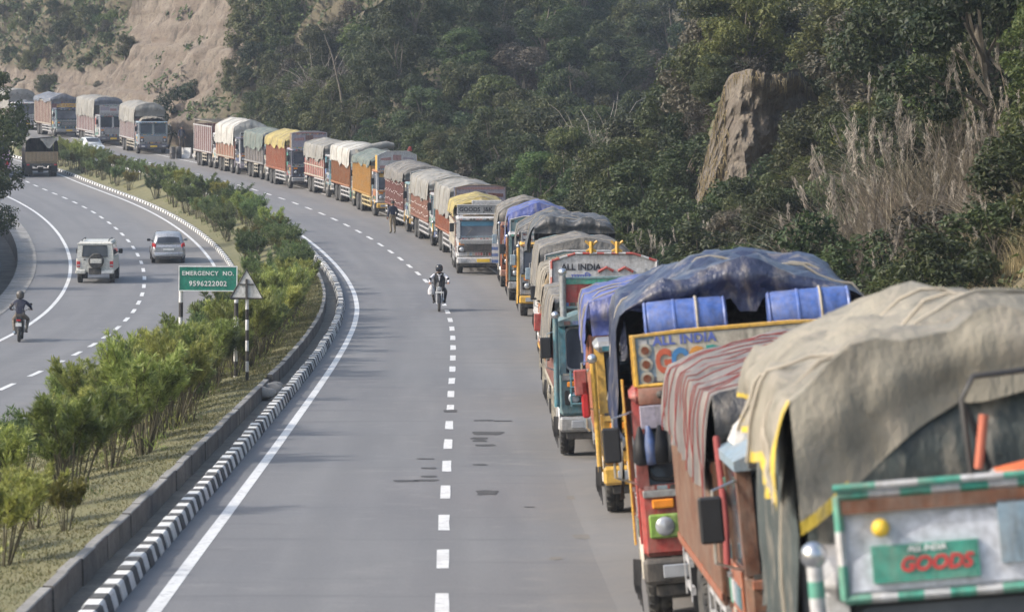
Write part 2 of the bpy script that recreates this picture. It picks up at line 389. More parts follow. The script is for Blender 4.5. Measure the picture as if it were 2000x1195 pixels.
def _smooth(tab, k):
    t = np.array(tab); v = np.interp(YY, t[:, 0], t[:, k])
    ker = np.hanning(29); ker /= ker.sum()
    vp = np.r_[2 * v[0] - v[28:0:-1], v, 2 * v[-1] - v[-2:-30:-1]]
    return np.convolve(vp, ker, 'same')[28:-28]
_cR, _zR, _cL, _zL = _smooth(RT, 1), _smooth(RT, 2), _smooth(LT, 1), _smooth(LT, 2)
_dcR, _dcL = np.gradient(_cR, YY), np.gradient(_cL, YY)
_dzR, _dzL = np.gradient(_zR, YY), np.gradient(_zL, YY)
def cR(Y): return np.interp(Y, YY, _cR)
def zR(Y): return np.interp(Y, YY, _zR)
def cL(Y): return np.interp(Y, YY, _cL)
def zL(Y): return np.interp(Y, YY, _zL)
def dR(Y): return np.interp(Y, YY, _dcR)
def dL(Y): return np.interp(Y, YY, _dcL)
def slopeR(Y): return np.interp(Y, YY, _dzR)
def slopeL(Y): return np.interp(Y, YY, _dzL)
def smst(x, a, b):
    t = np.clip((np.asarray(x, float) - a) / (b - a), 0, 1); return t * t * (3 - 2 * t)
def roll_amt(Y): return .085 * (1 - smst(Y, 45, 70))     # the shoulder banks up near the bridge
def xR(Y, d): return cR(Y) + d * np.sqrt(1 + dR(Y) ** 2)
def xL(Y, d): return cL(Y) + d * np.sqrt(1 + dL(Y) ** 2)
def zRd(Y, d): return zR(Y) + roll_amt(Y) * np.maximum(0, d - 2.0)
# distance along each road, for even dashes and stones
_sR = np.r_[0, np.cumsum(np.hypot(np.diff(YY), np.diff(_cR)))]
_sL = np.r_[0, np.cumsum(np.hypot(np.diff(YY), np.diff(_cL)))]

def fbm(x, y, z=0.0, o=4):
    return mnoise.fractal(Vector((x, y, z)), 1.0, 2.0, o)
# ---- materials of the setting
def road_mat():
    m, t, p = nodes_of('asphalt')
    tc = N(t, 'ShaderNodeTexCoord'); uv = tc.outputs['UV']; ob = tc.outputs['Object']
    mp = N(t, 'ShaderNodeMapping'); mp.inputs['Scale'].default_value = (.5, .04, 1); t.links.new(uv, mp.inputs[0])
    mp2 = N(t, 'ShaderNodeMapping'); mp2.inputs['Scale'].default_value = (.12, 1.1, 1); t.links.new(uv, mp2.inputs[0])
    big = noise(t, ob, .07, 3); track = noise(t, mp.outputs[0], 1.6, 3); cross = noise(t, mp2.outputs[0], 1.0, 4, .7); fine = noise(t, ob, 26, 4, .7)
    mid = noise(t, ob, 1.3, 5, .65)
    c = mixc(t, ramp(t, big, .35, .65), (.122, .122, .128), (.150, .149, .152))
    c = mixc(t, ramp(t, track, .4, .7), c, (.165, .164, .166))
    c = mixc(t, ramp(t, cross, .56, .78), c, (.100, .100, .107))
    c = mixc(t, ramp(t, mid, .55, .8), c, (.185, .182, .18))
    gr = N(t, 'ShaderNodeMapRange'); gr.inputs[3].default_value = .68; gr.inputs[4].default_value = 1.32; t.links.new(fine, gr.inputs[0])
    c = mixc(t, 1.0, c, (1, 1, 1), 'MULTIPLY') if False else c
    sw = N(t, 'ShaderNodeSeparateXYZ'); t.links.new(uv, sw.inputs[0])
    wp = N(t, 'ShaderNodeMath', operation='MULTIPLY'); wp.inputs[1].default_value = 2 * PI / 1.72; t.links.new(sw.outputs[0], wp.inputs[0])
    cw_ = N(t, 'ShaderNodeMath', operation='COSINE'); t.links.new(wp.outputs[0], cw_.inputs[0])
    wf = N(t, 'ShaderNodeMath', operation='MULTIPLY'); t.links.new(ramp(t, cw_.outputs[0], .1, 1), wf.inputs[0]); t.links.new(ramp(t, track, .3, .75), wf.inputs[1])
    wg = N(t, 'ShaderNodeMath', operation='MULTIPLY'); t.links.new(wf.outputs[0], wg.inputs[0]); wg.inputs[1].default_value = .55
    c = mixc(t, wg.outputs[0], c, (.108, .108, .113))
    hs = N(t, 'ShaderNodeHueSaturation'); t.links.new(gr.outputs[0], hs.inputs['Value']); t.links.new(c, hs.inputs['Color'])
    # dust towards the parking side of the road
    sx = N(t, 'ShaderNodeSeparateXYZ'); t.links.new(uv, sx.inputs[0])
    a = N(t, 'ShaderNodeMath', operation='MULTIPLY_ADD'); t.links.new(mid, a.inputs[0]); a.inputs[1].default_value = 2.4; t.links.new(sx.outputs[0], a.inputs[2])
    f = N(t, 'ShaderNodeMath', operation='MULTIPLY'); t.links.new(ramp(t, a.outputs[0], 2.3, 4.2), f.inputs[0]); f.inputs[1].default_value = .55
    c = mixc(t, f.outputs[0], hs.outputs[0], (.205, .185, .16))
    t.links.new(c, p.inputs['Base Color']); p.inputs['Roughness'].default_value = .82
    bump(t, p, fine, .25, .01)
    return m
def soil_mat(name, a, b, c3, sc1=.8, bumpd=.05):
    m, t, p = nodes_of(name); ob = coords(t)
    n1 = noise(t, ob, sc1, 5, .6); n2 = noise(t, ob, sc1 * 9, 4, .65)
    c = mixc(t, ramp(t, n1, .35, .65), a, b); c = mixc(t, ramp(t, n2, .5, .75), c, c3)
    t.links.new(c, p.inputs['Base Color']); p.inputs['Roughness'].default_value = .95
    bump(t, p, n2, .5, bumpd); return m
ASPHALT = road_mat()
GROUND = soil_mat('hill_soil', (.075, .075, .04), (.14, .11, .07), (.06, .075, .03))
LAWN = soil_mat('dry_lawn', (.155, .142, .068), (.115, .115, .05), (.20, .172, .095), .9, .03)
CONC = soil_mat('concrete', (.20, .19, .175), (.30, .29, .27), (.14, .13, .12), 1.2, .01)
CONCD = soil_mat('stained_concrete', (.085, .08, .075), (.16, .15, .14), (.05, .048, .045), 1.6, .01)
DRAIN = soil_mat('drain_dirt', (.12, .105, .085), (.19, .17, .14), (.08, .07, .055), 1.5, .03)
KWHITE = soil_mat('kerb_white', (.56, .56, .54), (.68, .68, .66), (.42, .41, .39), 1.5, .004)
KBLACK = soil_mat('kerb_black', (.045, .045, .047), (.08, .08, .08), (.13, .125, .115), 1.5, .004)
def line_mat():
    m, t, p = nodes_of('road_paint'); tc = N(t, 'ShaderNodeTexCoord'); ob = tc.outputs['Object']
    n1 = noise(t, ob, 9, 5, .7); n2 = noise(t, ob, .9, 4)
    c = mixc(t, ramp(t, n1, .50, .72), (.62, .62, .61), (.30, .295, .29)); c = mixc(t, ramp(t, n2, .5, .8), c, (.45, .44, .43))
    t.links.new(c, p.inputs['Base Color']); p.inputs['Roughness'].default_value = .6; return m
LINE = line_mat()

def strip(name, xf, zf, Ys, ds, mat, uvd=None, solid=False):
    """ribbon along a road; xf(Y,d), zf(Y,d)"""
    Ys = np.asarray(Ys, float); ds = list(ds); n = len(ds)
    V = np.stack([np.stack([xf(Ys, d), Ys, zf(Ys, d)], -1) for d in ds], 1).reshape(-1, 3)
    m = len(Ys); i = np.arange(m - 1)[:, None] * n + np.arange(n - 1)[None]
    Fq = np.stack([i, i + 1, i + n + 1, i + n], -1).reshape(-1, 4)
    me = npmesh(name, V, Fq, [mat])
    uvl = me.uv_layers.new(name='UVMap')
    D = np.tile(np.array(ds, float), m); UVv = np.stack([D, np.repeat(Ys, n)], -1)
    uvl.data.foreach_set('uv', UVv[Fq.ravel()].astype(np.float32).ravel())
    return tag(mk(name, me), kind='structure')
# ---- ground far below and around, reaching past everything
me = npmesh('ground', [(-410, -60, -6), (410, -60, -6), (410, 700, -6), (-410, 700, -6)], [(0, 1, 2, 3)], [GROUND])
tag(mk('ground', me), kind='structure')
YS = np.r_[np.arange(2, 150, 1.0), np.arange(150, 430, 2.0)]
strip('road', xR, zRd, YS, [-4.0, -2, 0, 2.0, 4, 6.6], ASPHALT)
road_left = strip('road', xL, lambda Y, d: zL(Y), YS, [-5.1, -3.5, 0, 3.5, 4.15], ASPHALT)
L4 = .004
strip('edge_line', xR, lambda Y, d: zRd(Y, d) + L4, YS, [-3.36, -3.19], LINE)
strip('edge_line', xR, lambda Y, d: zRd(Y, d) + L4, YS, [3.4, 3.55], LINE)
strip('edge_line', xL, lambda Y, d: zL(Y) + L4, YS, [-3.52, -3.36], LINE)
strip('edge_line', xL, lambda Y, d: zL(Y) + L4, YS, [3.36, 3.52], LINE)
def dashes(S, xf, zf, start, n, wd=.08):
    for k in range(n):
        a = start + 5.0 * k - 1.15; ys = np.interp([a, a + 1.15, a + 2.3], S, YY)
        V = []
        for j, y in enumerate(ys):
            for sgn in (-1, 1): V.append((float(xf(y, sgn * wd + rnd.uniform(-.006, .006))), y + rnd.uniform(-.03, .03), float(zf(y)) + L4 + .001))
        o = mk('lane_dash', npmesh('lane_dash', V, [(0, 1, 3, 2), (2, 3, 5, 4)], [LINE])); tag(o, kind='structure')
s37 = float(np.interp(37.6, YY, _sR)); dashes(_sR, xR, zR, s37 - 10, 58)
s89 = float(np.interp(89.5, YY, _sL)); dashes(_sL, xL, zL, s89 - 15, 46)
# ---- median bank between the roads
def zWallTop(Y): return zR(Y) + .30
def median_pt(Y, t):
    xa = xL(Y, 4.35); xb = xR(Y, -4.55); za = zL(Y) + .14; zb = zWallTop(Y) - .03
    x = xa + (xb - xa) * t; z = za + (zb - za) * (t * t * (3 - 2 * t) * .6 + t * .4)
    return x, z
MY = np.r_[np.arange(20, 120, .8), np.arange(120, 400, 2)]
TS = np.linspace(0, 1, 11)
V = []
for y in MY:
    for i, t in enumerate(TS):
        x, z = median_pt(y, t)
        V.append((x, y, z + (0 if i in (0, 10) else .05 * mnoise.noise(Vector((x * .9, y * .5, 3))))))
i = np.arange(len(MY) - 1)[:, None] * 11 + np.arange(10)[None]
me = npmesh('median_lawn', V, np.stack([i, i + 1, i + 12, i + 11], -1).reshape(-1, 4), [LAWN], smooth=True)
tag(mk('median_lawn', me), kind='structure')
strip('drain_floor', xR, lambda Y, d: zR(Y) - .06 + 0 * d, YS, [-4.75, -4.0], DRAIN)
# striped kerb on the right carriageway: nearest 300 stones are pieces
def stone_mesh(mat, ln):
    b = MB(); h = .2; wb, wt = .15, .09
    prof = [(-wb, -.12), (wb, -.12), (wb, .02), (wt + .015, h - .025), (wt - .01, h), (-wt + .01, h), (-wt - .015, h - .025), (-wb, .02)]
    n = len(prof); g = .004
    vs = [(x, g, z) for x, z in prof] + [(x, ln - g, z) for x, z in prof]
    b.add(vs, [tuple(range(n)), tuple(range(n, 2 * n))[::-1]] + [((i + 1) % n, i, n + i, n + (i + 1) % n) for i in range(n)])
    return b.mesh('kerb_stone', mat)
kerb = tag(empty('kerb', (float(xR(36, -3.85)), 36, float(zR(36)))), 'black and white striped kerb along the right carriageway beside the drain', 'kerb', kind='structure')
km = (stone_mesh(KWHITE, .5), stone_mesh(KBLACK, .5))
def kerb_xyz(s, d=-3.88):
    y = float(np.interp(s, _sR, YY)); return float(xR(y, d)), y, float(zR(y))
s = float(np.interp(33, YY, _sR)); base = Vector(kerb.location); far_b = MB()
for k in range(620):
    a = Vector(kerb_xyz(s)); b_ = Vector(kerb_xyz(s + .5)); dv = b_ - a
    yaw = -math.atan2(dv.x, dv.y); pit = math.atan2(dv.z, math.hypot(dv.x, dv.y))
    if k < 300:
        mk('kerb_stone', km[k % 2], kerb, a - base + Vector((rnd.uniform(-.012, .012), 0, rnd.uniform(-.01, .01))), (pit + rnd.uniform(-.01, .01), 0, yaw + rnd.uniform(-.02, .02)))
    else:
        far_b.mi = k % 2; M = Matrix.Translation(a) @ Matrix.Rotation(yaw, 4, 'Z') @ Matrix.Rotation(pit, 4, 'X')
        far_b.add([M @ v.co for v in km[0].vertices], [tuple(p.vertices) for p in km[0].polygons])
    s += .5
o = far_b.build('kerb_stones', [KWHITE, KBLACK]); o.parent = kerb; o.location = -base; o['kind'] = 'stuff'
# striped kerb on the left carriageway
b = MB(); s = float(np.interp(60, YY, _sL))
for k in range(400):
    y0, y1 = np.interp([s, s + .6], _sL, YY); b.mi = k % 2
    P = []
    for y in (y0, y1):
        for d, h in ((4.1, -.1), (4.12, .12), (4.15, .15), (4.3, .15), (4.36, .1)): P.append((float(xL(y, d)), float(y), float(zL(y)) + h))
    b.add(P, [(j, j + 1, j + 6, j + 5) for j in range(4)] + [(0, 1, 2, 3, 4), (9, 8, 7, 6, 5)]); s += .6
tag(b.build('kerb', [KWHITE, KBLACK]), 'small black and white striped kerb along the left carriageway', 'kerb', kind='structure')
# low concrete wall along the drain, cast in panels
wall = tag(empty('median_wall', (float(xR(36, -4.5)), 36, float(zR(36)))), 'low stained concrete wall holding the grassy median above the roadside drain', 'wall')
base = Vector(wall.location); s = float(np.interp(34, YY, _sR)); k = 0
while s < float(np.interp(150, YY, _sR)):
    ln = 1.5; y0, y1 = np.interp([s, s + ln - .006], _sR, YY)
    if not 77.6 < y0 < 79.5:
        b = MB(); P = []; jit = rnd.uniform(-.012, .012); tj = rnd.uniform(-.012, .012)
        for y in (y0, y1):
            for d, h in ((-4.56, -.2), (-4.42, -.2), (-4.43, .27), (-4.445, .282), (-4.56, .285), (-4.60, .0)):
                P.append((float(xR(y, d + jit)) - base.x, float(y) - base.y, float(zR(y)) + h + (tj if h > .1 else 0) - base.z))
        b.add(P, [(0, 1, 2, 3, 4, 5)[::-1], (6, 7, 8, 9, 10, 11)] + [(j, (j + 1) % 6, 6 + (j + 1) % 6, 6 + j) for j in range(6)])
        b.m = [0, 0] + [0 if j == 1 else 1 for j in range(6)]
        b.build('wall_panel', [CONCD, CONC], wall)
    s += ln
# rocks lying in the drain
for j, (y, d, r) in enumerate(((77.8, -4.26, .24), (76.4, -4.42, .26), (79.4, -4.28, .17))):
    b = MB()
    for _ in range(1): b.ball((0, 0, 0), r, 12)
    b.v = [tuple(Vector(v) * (1 + .35 * mnoise.noise(Vector(v) * 4 + Vector((j * 9, 0, 0)))) * 1.0) for v in b.v]; b.v = [(x * 1.2, y_ * 1.1, z * .62) for x, y_, z in b.v]
    o = b.build('rock', CONC, smooth=50, loc=(float(xR(y, d)), y, float(zR(y)) + .10))
    tag(o, ('large pale broken rock blocking the roadside drain', 'rounded grey rock lying nearest the camera in the broken drain', 'small rock behind the larger ones in the drain')[j], 'rock', 'rocks in the drain')
# ---- left verge: concrete drain lip, ditch, stone retaining wall, bank
strip('verge', xL, lambda Y, d: zL(Y) + .02 - .0 * d, YS, [-6.0, -5.08], CONC)
strip('ditch', xL, lambda Y, d: zL(Y) - .7 + 0 * d, YS, [-7.0, -5.95], DRAIN)
strip('ditch_side', xL, lambda Y, d: zL(Y) + np.where(d > -6.02, .02, -.72), YS, [-6.06, -6.0], CONCD)
rw = tag(empty('retaining_wall', (float(xL(150, -6.8)), 150, float(zL(150)))), 'rough stone retaining wall beside the ditch on the left verge', 'wall')
base = Vector(rw.location); STONE = soil_mat('wall_stone', (.12, .115, .105), (.21, .2, .18), (.085, .08, .075), 3, .02)
stone_pool = []
for q in range(6):
    b = MB(); b.box(-.3, .3, -.12, .12, -.15, .15, .05)
    b.v = [tuple(Vector(v) + Vector((mnoise.noise(Vector(v) * 5 + Vector((q * 7, 1, 0))), mnoise.noise(Vector(v) * 5 + Vector((q * 7, 5, 3))), mnoise.noise(Vector(v) * 5 + Vector((q, 9, 8))))) * .05) for v in b.v]
    stone_pool.append(b.mesh('stone', STONE))
y = 118.0; col = 0
backing = MB()
while y < 176:
    hgt = 2.1 + .6 * math.sin(y * .09)
    for r in range(7):
        yy = y + (.3 if r % 2 else 0)
        sl_ = float(dL(yy)); zz = -.62 + r * .31
        p = Vector((float(xL(yy, -6.95 - .06 * r)), yy, float(zL(yy)) + zz)) - base
        mk('stone', stone_pool[rnd.randrange(6)], rw, p, (rnd.uniform(-.08, .08), rnd.uniform(-.06, .06), PI / 2 - math.atan(sl_) + rnd.uniform(-.06, .06)), (1.02, 1, 1.02))
    y += .6
    if y > 176 - .6: break
P = []; ysb = np.arange(60, 260, 2.0)
strip('retaining_core', xL, lambda Y, d: zL(Y) + np.where(d > -7.06, -.8, 1.35), ysb, [-7.56, -7.05], CONCD)
def zbank(Y, d): return zL(Y) + 1.3 + np.maximum(0, -d - 7.5) * .28
me = strip('bank', xL, zbank, np.arange(2, 420, 4.0), [-120, -60, -30, -18, -12, -7.5], GROUND)
# ---- hillside to the right of the road
def hill(X, Y):
    X = np.asarray(X, float); Y = np.asarray(Y, float)
    d = (X - cR(Y)) / np.sqrt(1 + dR(Y) ** 2); z0 = zRd(Y, 6.0)
    toeR = 7.6 + 30 * smst(Y, 146, 186)
    hR = .80 * (d - toeR)
    toeF = 8.6 + 46 * (1 - smst(Y, 198, 226)) + 4.5 * smst(Y, 243, 256)
    hF = .95 * (d - toeF) - 1.25 * np.maximum(0, X - (-7 + .03 * (Y - 230)))
    hB = .62 * (d - 44) + .12 * np.maximum(0, Y - 260)
    hS = (8.0 - .05 * np.maximum(0, Y - 128)) * np.exp(-(np.abs(X - 9.9) / 3.0) ** 4) * smst(Y, 126, 129) * (1 - smst(Y, 134, 156))    # spur that ends in the scarp
    h = np.maximum(np.maximum(np.maximum(hR, hF), np.maximum(hB, 0)), hS)
    h = np.minimum(h, 42)
    return z0 + h
gY = np.r_[np.arange(14, 260, 2.5), np.arange(260, 440, 4)]; gD = np.r_[np.arange(6.4, 40, 1.6), np.arange(40, 160, 6)]
V = []
for y in gY:
    for i, d in enumerate(gD):
        x = float(xR(y, d)); n_ = 0 if i == 0 else (fbm(x * .12, y * .12) * 1.1 + .35 * fbm(x * .5, y * .5, 4)) * min(1, (d - 6.4) / 6)
        V.append((x, y, float(hill(x, y)) + n_ - .02))
n = len(gD); i = np.arange(len(gY) - 1)[:, None] * n + np.arange(n - 1)[None]
me = npmesh('hillside', V, np.stack([i, i + 1, i + n + 1, i + n], -1).reshape(-1, 4), [GROUND], smooth=True)
tag(mk('hillside', me), kind='structure')
# ---- bare eroded banks
def cliff_mat(name, a, b_, c3, dark):
    m, t, p = nodes_of(name); tc = N(t, 'ShaderNodeTexCoord'); ob = tc.outputs['Object']
    mp = N(t, 'ShaderNodeMapping'); mp.inputs['Scale'].default_value = (1, 1, .22); t.links.new(ob, mp.inputs[0])
    mp2 = N(t, 'ShaderNodeMapping'); mp2.inputs['Scale'].default_value = (.12, .12, 1.2); t.links.new(ob, mp2.inputs[0])
    n1 = noise(t, mp.outputs[0], 1.1, 6, .65); n2 = noise(t, mp2.outputs[0], .8, 4, .6); n3 = noise(t, ob, 5, 5, .7)
    c = mixc(t, ramp(t, n1, .38, .62), a, b_); c = mixc(t, ramp(t, n2, .45, .7), c, c3); c = mixc(t, ramp(t, n3, .52, .68), c, dark)
    mp3 = N(t, 'ShaderNodeMapping'); mp3.inputs['Scale'].default_value = (.9, .9, .16); mp3.inputs['Rotation'].default_value = (0, .12, 0); t.links.new(ob, mp3.inputs[0]); n4 = noise(t, mp3.outputs[0], 1.7, 5, .7); c = mixc(t, ramp(t, n4, .54, .66), c, dark)  # upright dark streaks: gully shade painted into the earth colour to show relief
    at = N(t, 'ShaderNodeAttribute', attribute_name='growth')
    c = mixc(t, at.outputs['Fac'], c, (.105, .09, .058))
    t.links.new(c, p.inputs['Base Color']); p.inputs['Roughness'].default_value = .95
    bump(t, p, n3, .7, .12); return m
CLIFF = cliff_mat('eroded_earth', (.142, .115, .09), (.192, .162, .13), (.12, .092, .072), (.066, .053, .043))
def ridged(x, y, z=0.0): return 1 - abs(mnoise.noise(Vector((x, y, z)))) * 2
def far_bank(y, v):
    """y: depth of foot, v: height; returns point and how much grows there"""
    foot = 8.9 + 1.2 * mnoise.noise(Vector((y * .06, 0, 2)))
    steep = .50 + .35 * float(1 - smst(y, 246, 272)) 
    v *= .12 + .88 * float(smst(y, 243, 262)); u = y + v * .10
    wv_ = .6 * mnoise.noise(Vector((u * .2, v * .2, 0)))
    g = ridged(u * .16 + .3 * wv_, v * .03, 1.0) * 1.9 + ridged(u * .5 + .6 * wv_, v * .045, 5.0) * 1.6 + ridged(u * 1.25 + .5 * wv_, v * .07, 9.0) * .95
    off = foot + v * steep - g * min(1, .25 + v / 2.5) * .9 + .3 * fbm(u * .8, v * .6, 4) + .14 * fbm(u * 2.6, v * 1.6, 8)
    # ledges
    off += .5 * math.floor(v / 4.3) + .35 * mnoise.noise(Vector((y * .1, v * .5, 7)))
    grow = smst(mnoise.noise(Vector((y * .05, v * .16, 11))) + .9 * (float(smst(y, 292, 322)) * float(smst(v, 3, 8))) + 1.0 * float(1 - smst(y - 1.3 * v, 250, 275)) * float(smst(v, .8, 4.0)) - .18, 0.1, .4)
    return float(xR(y, off)), y, float(zR(y)) + v - .1, float(grow)
nyb, nvb = 560, 96
ysb = np.linspace(228, 425, nyb); vsb = np.linspace(0, 19, nvb)
V = []; G = []
for yb in ysb:
    for v in vsb:
        p = far_bank(float(yb), float(v)); V.append(p[:3]); G.append(p[3])
i = np.arange(nyb - 1)[:, None] * nvb + np.arange(nvb - 1)[None]
me = npmesh('eroded_bank', V, np.stack([i, i + nvb, i + nvb + 1, i + 1], -1).reshape(-1, 4), [CLIFF], smooth=True)
at = me.attributes.new('growth', 'FLOAT', 'POINT'); at.data.foreach_set('value', np.array(G, np.float32))
tag(mk('eroded_bank', me), kind='structure')
# the smaller bare scarp in the right hillside, with an overhanging lip
CLIFF2 = cliff_mat('bare_scarp', (.125, .105, .082), (.178, .152, .12), (.105, .086, .068), (.07, .058, .047))
def scarp(u, v):
    # u across 0..1, v up 0..1: a grassy shoulder on the left, a hollow under an overhanging lip on the right
    top = 2.2 + 6.5 * float(smst(u, 0, .44)) - 1.0 * float(smst(u, .8, 1)) + .25 * mnoise.noise(Vector((u * 7, 0, 3)))
    x = 6.0 + 5.9 * u + .25 * mnoise.noise(Vector((u * 3, v * 3, 5))); z = 1.8 + (top - 1.8) * v
    g = ridged(u * 5.2 + .2 * v, v * .6, 2) * .75 + ridged(u * 11, v * 1.3, 6) * .32 + .45 * fbm(u * 6, v * 5, 1) + .2 * fbm(u * 18, v * 14, 2) + .55 * (mnoise.voronoi(Vector((u * 7, v * 6, 1)))[0][1] - mnoise.voronoi(Vector((u * 7, v * 6, 1)))[0][0])
    slope = 1.9 * v if u < .4 else 1.9 * v * (1 - .55 * float(smst(u, .4, .55)))
    hollow = .9 * math.exp(-((u - .66) / .16) ** 2) * float(smst(v, .25, .5)) * (1 - float(smst(v, .86, .93)))
    lip = .55 * float(smst(v, .88, .96)) * float(smst(u, .42, .55))
    return x, 124.2 - 2.0 * math.sin(PI * u) + slope + hollow - g - lip + 3.0 * abs(2 * u - 1) ** 4, z + .1 * fbm(u * 6, v * 3, 8)
V = [scarp(a, c_) for a in np.linspace(0, 1, 130) for c_ in np.linspace(0, 1, 100)]
i = np.arange(129)[:, None] * 100 + np.arange(99)[None]
me = npmesh('bare_scarp', V, np.stack([i, i + 100, i + 101, i + 1], -1).reshape(-1, 4), [CLIFF2], smooth=False)
me.attributes.new('growth', 'FLOAT', 'POINT')
tag(mk('bare_scarp', me), kind='structure')
# ---- tar repairs and grit on the right carriageway
TAR = soil_mat('tar_patch', (.04, .04, .043), (.055, .055, .058), (.075, .075, .078), 3, .004)
GRIT = soil_mat('loose_sand', (.18, .165, .145), (.165, .152, .135), (.14, .13, .12), 6, .02)
def blot(name, x, y, sx, sy, mat, seed, n=22, lift=.006):
    V = [(x, y, float(zR(y)) + lift)]
    for k in range(n):
        a = 2 * PI * k / n; r = 1 + .38 * mnoise.noise(Vector((math.cos(a) * 1.6, math.sin(a) * 1.6, seed * 3.7)))
        ex = math.copysign(abs(math.cos(a)) ** .55, math.cos(a)); ey = math.copysign(abs(math.sin(a)) ** .55, math.sin(a))
        px, py = x + sx * r * ex, y + sy * r * ey
        V.append((px, py, float(zR(py)) + lift))
    me = bpy.data.meshes.new(name); me.from_pydata(V, [], [(0, 1 + k, 1 + (k + 1) % n) for k in range(n)]); me.materials.append(mat)
    return tag(mk(name, me), kind='structure')
for k, (x, y, sx, sy) in enumerate(((-0.62, 68.92, 0.217, 0.2), (-0.19, 68.77, 0.195, 0.18), (-0.51, 65.34, 0.309, 0.46), (-0.64, 64.01, 0.161, 0.23), (-0.64, 63.36, 0.15, 0.2), (-0.54, 62.29, 0.206, 0.2), (-1.56, 59.15, 0.158, 0.12), (-1.46, 57.18, 0.126, 0.19), (-1.42, 55.48, 0.131, 0.16), (-1.78, 54.64, 0.224, 0.19), (-1.45, 54.73, 0.207, 0.17), (-0.56, 57.88, 0.137, 0.14), (-1.36, 71.72, 0.158, 0.42), (0.27, 50.02, 0.079, 0.06), (-0.4, 52.47, 0.182, 0.47))):
    blot('tar_patch' if k < 14 else 'broken_patch', x, y, sx, sy, TAR, k + 1)
for k, (x, y, sx, sy) in enumerate(((1.04, 45.5, 0.172, 0.36), (1.04, 51.58, 0.162, 0.35), (1.32, 55.93, 0.194, 0.31), (0.57, 42.66, 0.081, 0.19))):
    blot('sand_patch', x, y, sx, sy, GRIT, k + 40, lift=.004)
# ------------------------------------------------------------------ plants
def unit(a): return a / (np.linalg.norm(a, axis=-1, keepdims=True) + 1e-9)
def leaf_quads(P, Nn, T, ln, wd):
    B = np.cross(Nn, T); L_ = ln[:, None] * .5; W_ = wd[:, None] * .5
    V = np.stack([P - T * L_, P + B * W_ + Nn * W_ * .25, P + T * L_, P - B * W_ + Nn * W_ * .25], 1).reshape(-1, 3)
    F_ = np.arange(len(P) * 4).reshape(-1, 4)
    return V, F_
def cloud(g, centers, radii, n_each, ln, wd, up=.5, flat=.75, shell=.45, droop=0.0):
    Ps, Ns = [], []
    for c, r, n in zip(centers, radii, n_each):
        d = unit(g.normal(size=(n, 3))); rr = r * (shell + (1 - shell) * g.random(n) ** .6)
        rr *= 1 + .25 * np.sin(d[:, 0] * 5 + c[0] * 3) * np.cos(d[:, 2] * 4 + c[1])
        p = d * rr[:, None]; p[:, 2] *= flat
        Ps.append(p + c); Ns.append(d)
    P = np.concatenate(Ps); D = np.concatenate(Ns)
    Nn = unit(D * .7 + np.array([0, 0, up]) + g.normal(size=P.shape) * .55)
    T = unit(np.cross(Nn, g.normal(size=P.shape)) + np.array([0, 0, -droop]))
    T = unit(T - Nn * (T * Nn).sum(1, keepdims=True))
    l_ = ln * (.65 + .7 * g.random(len(P)))
    return leaf_quads(P, Nn, T, l_, l_ * wd)
LEAF_T = [leafmat('leaf_deep', ((.018, .032, .012), (.034, .054, .017), (.066, .088, .028)), .3),
          leafmat('leaf_olive', ((.028, .038, .013), (.052, .066, .021), (.098, .108, .036)), .32),
          leafmat('leaf_fresh', ((.032, .054, .014), (.060, .090, .023), (.115, .138, .038)), .34),
          leafmat('leaf_grey', ((.046, .046, .030), (.072, .070, .042), (.115, .105, .066)), .28)]
LEAF_O = [leafmat('oleander_leaf', ((.125, .158, .038), (.205, .25, .06), (.35, .385, .135)), .45, .15, .42),
          leafmat('oleander_dark', ((.062, .10, .036), (.105, .155, .055), (.21, .26, .10)), .4, .15, .42),
          leafmat('oleander_yellow', ((.10, .12, .022), (.16, .165, .032), (.23, .21, .05)), .32, .15, .45)]
BARK = soil_mat('bark', (.10, .085, .065), (.16, .14, .11), (.06, .05, .04), 4, .02)
PALEBARK = soil_mat('pale_bark', (.24, .22, .19), (.32, .30, .26), (.17, .15, .13), 4, .02)
STEM = soil_mat('green_stem', (.075, .068, .04), (.11, .095, .06), (.05, .048, .028), 5, .01)
REED = leafmat('dry_reed', ((.13, .11, .078), (.20, .17, .125), (.29, .255, .19)), .3, .08, .8)
PLUME = leafmat('reed_plume', ((.25, .22, .18), (.34, .30, .25), (.44, .40, .34)), .35, .05, .9)
DRYG = leafmat('dry_grass', ((.17, .15, .07), (.24, .20, .105), (.33, .275, .155)), .3, .1, .8)

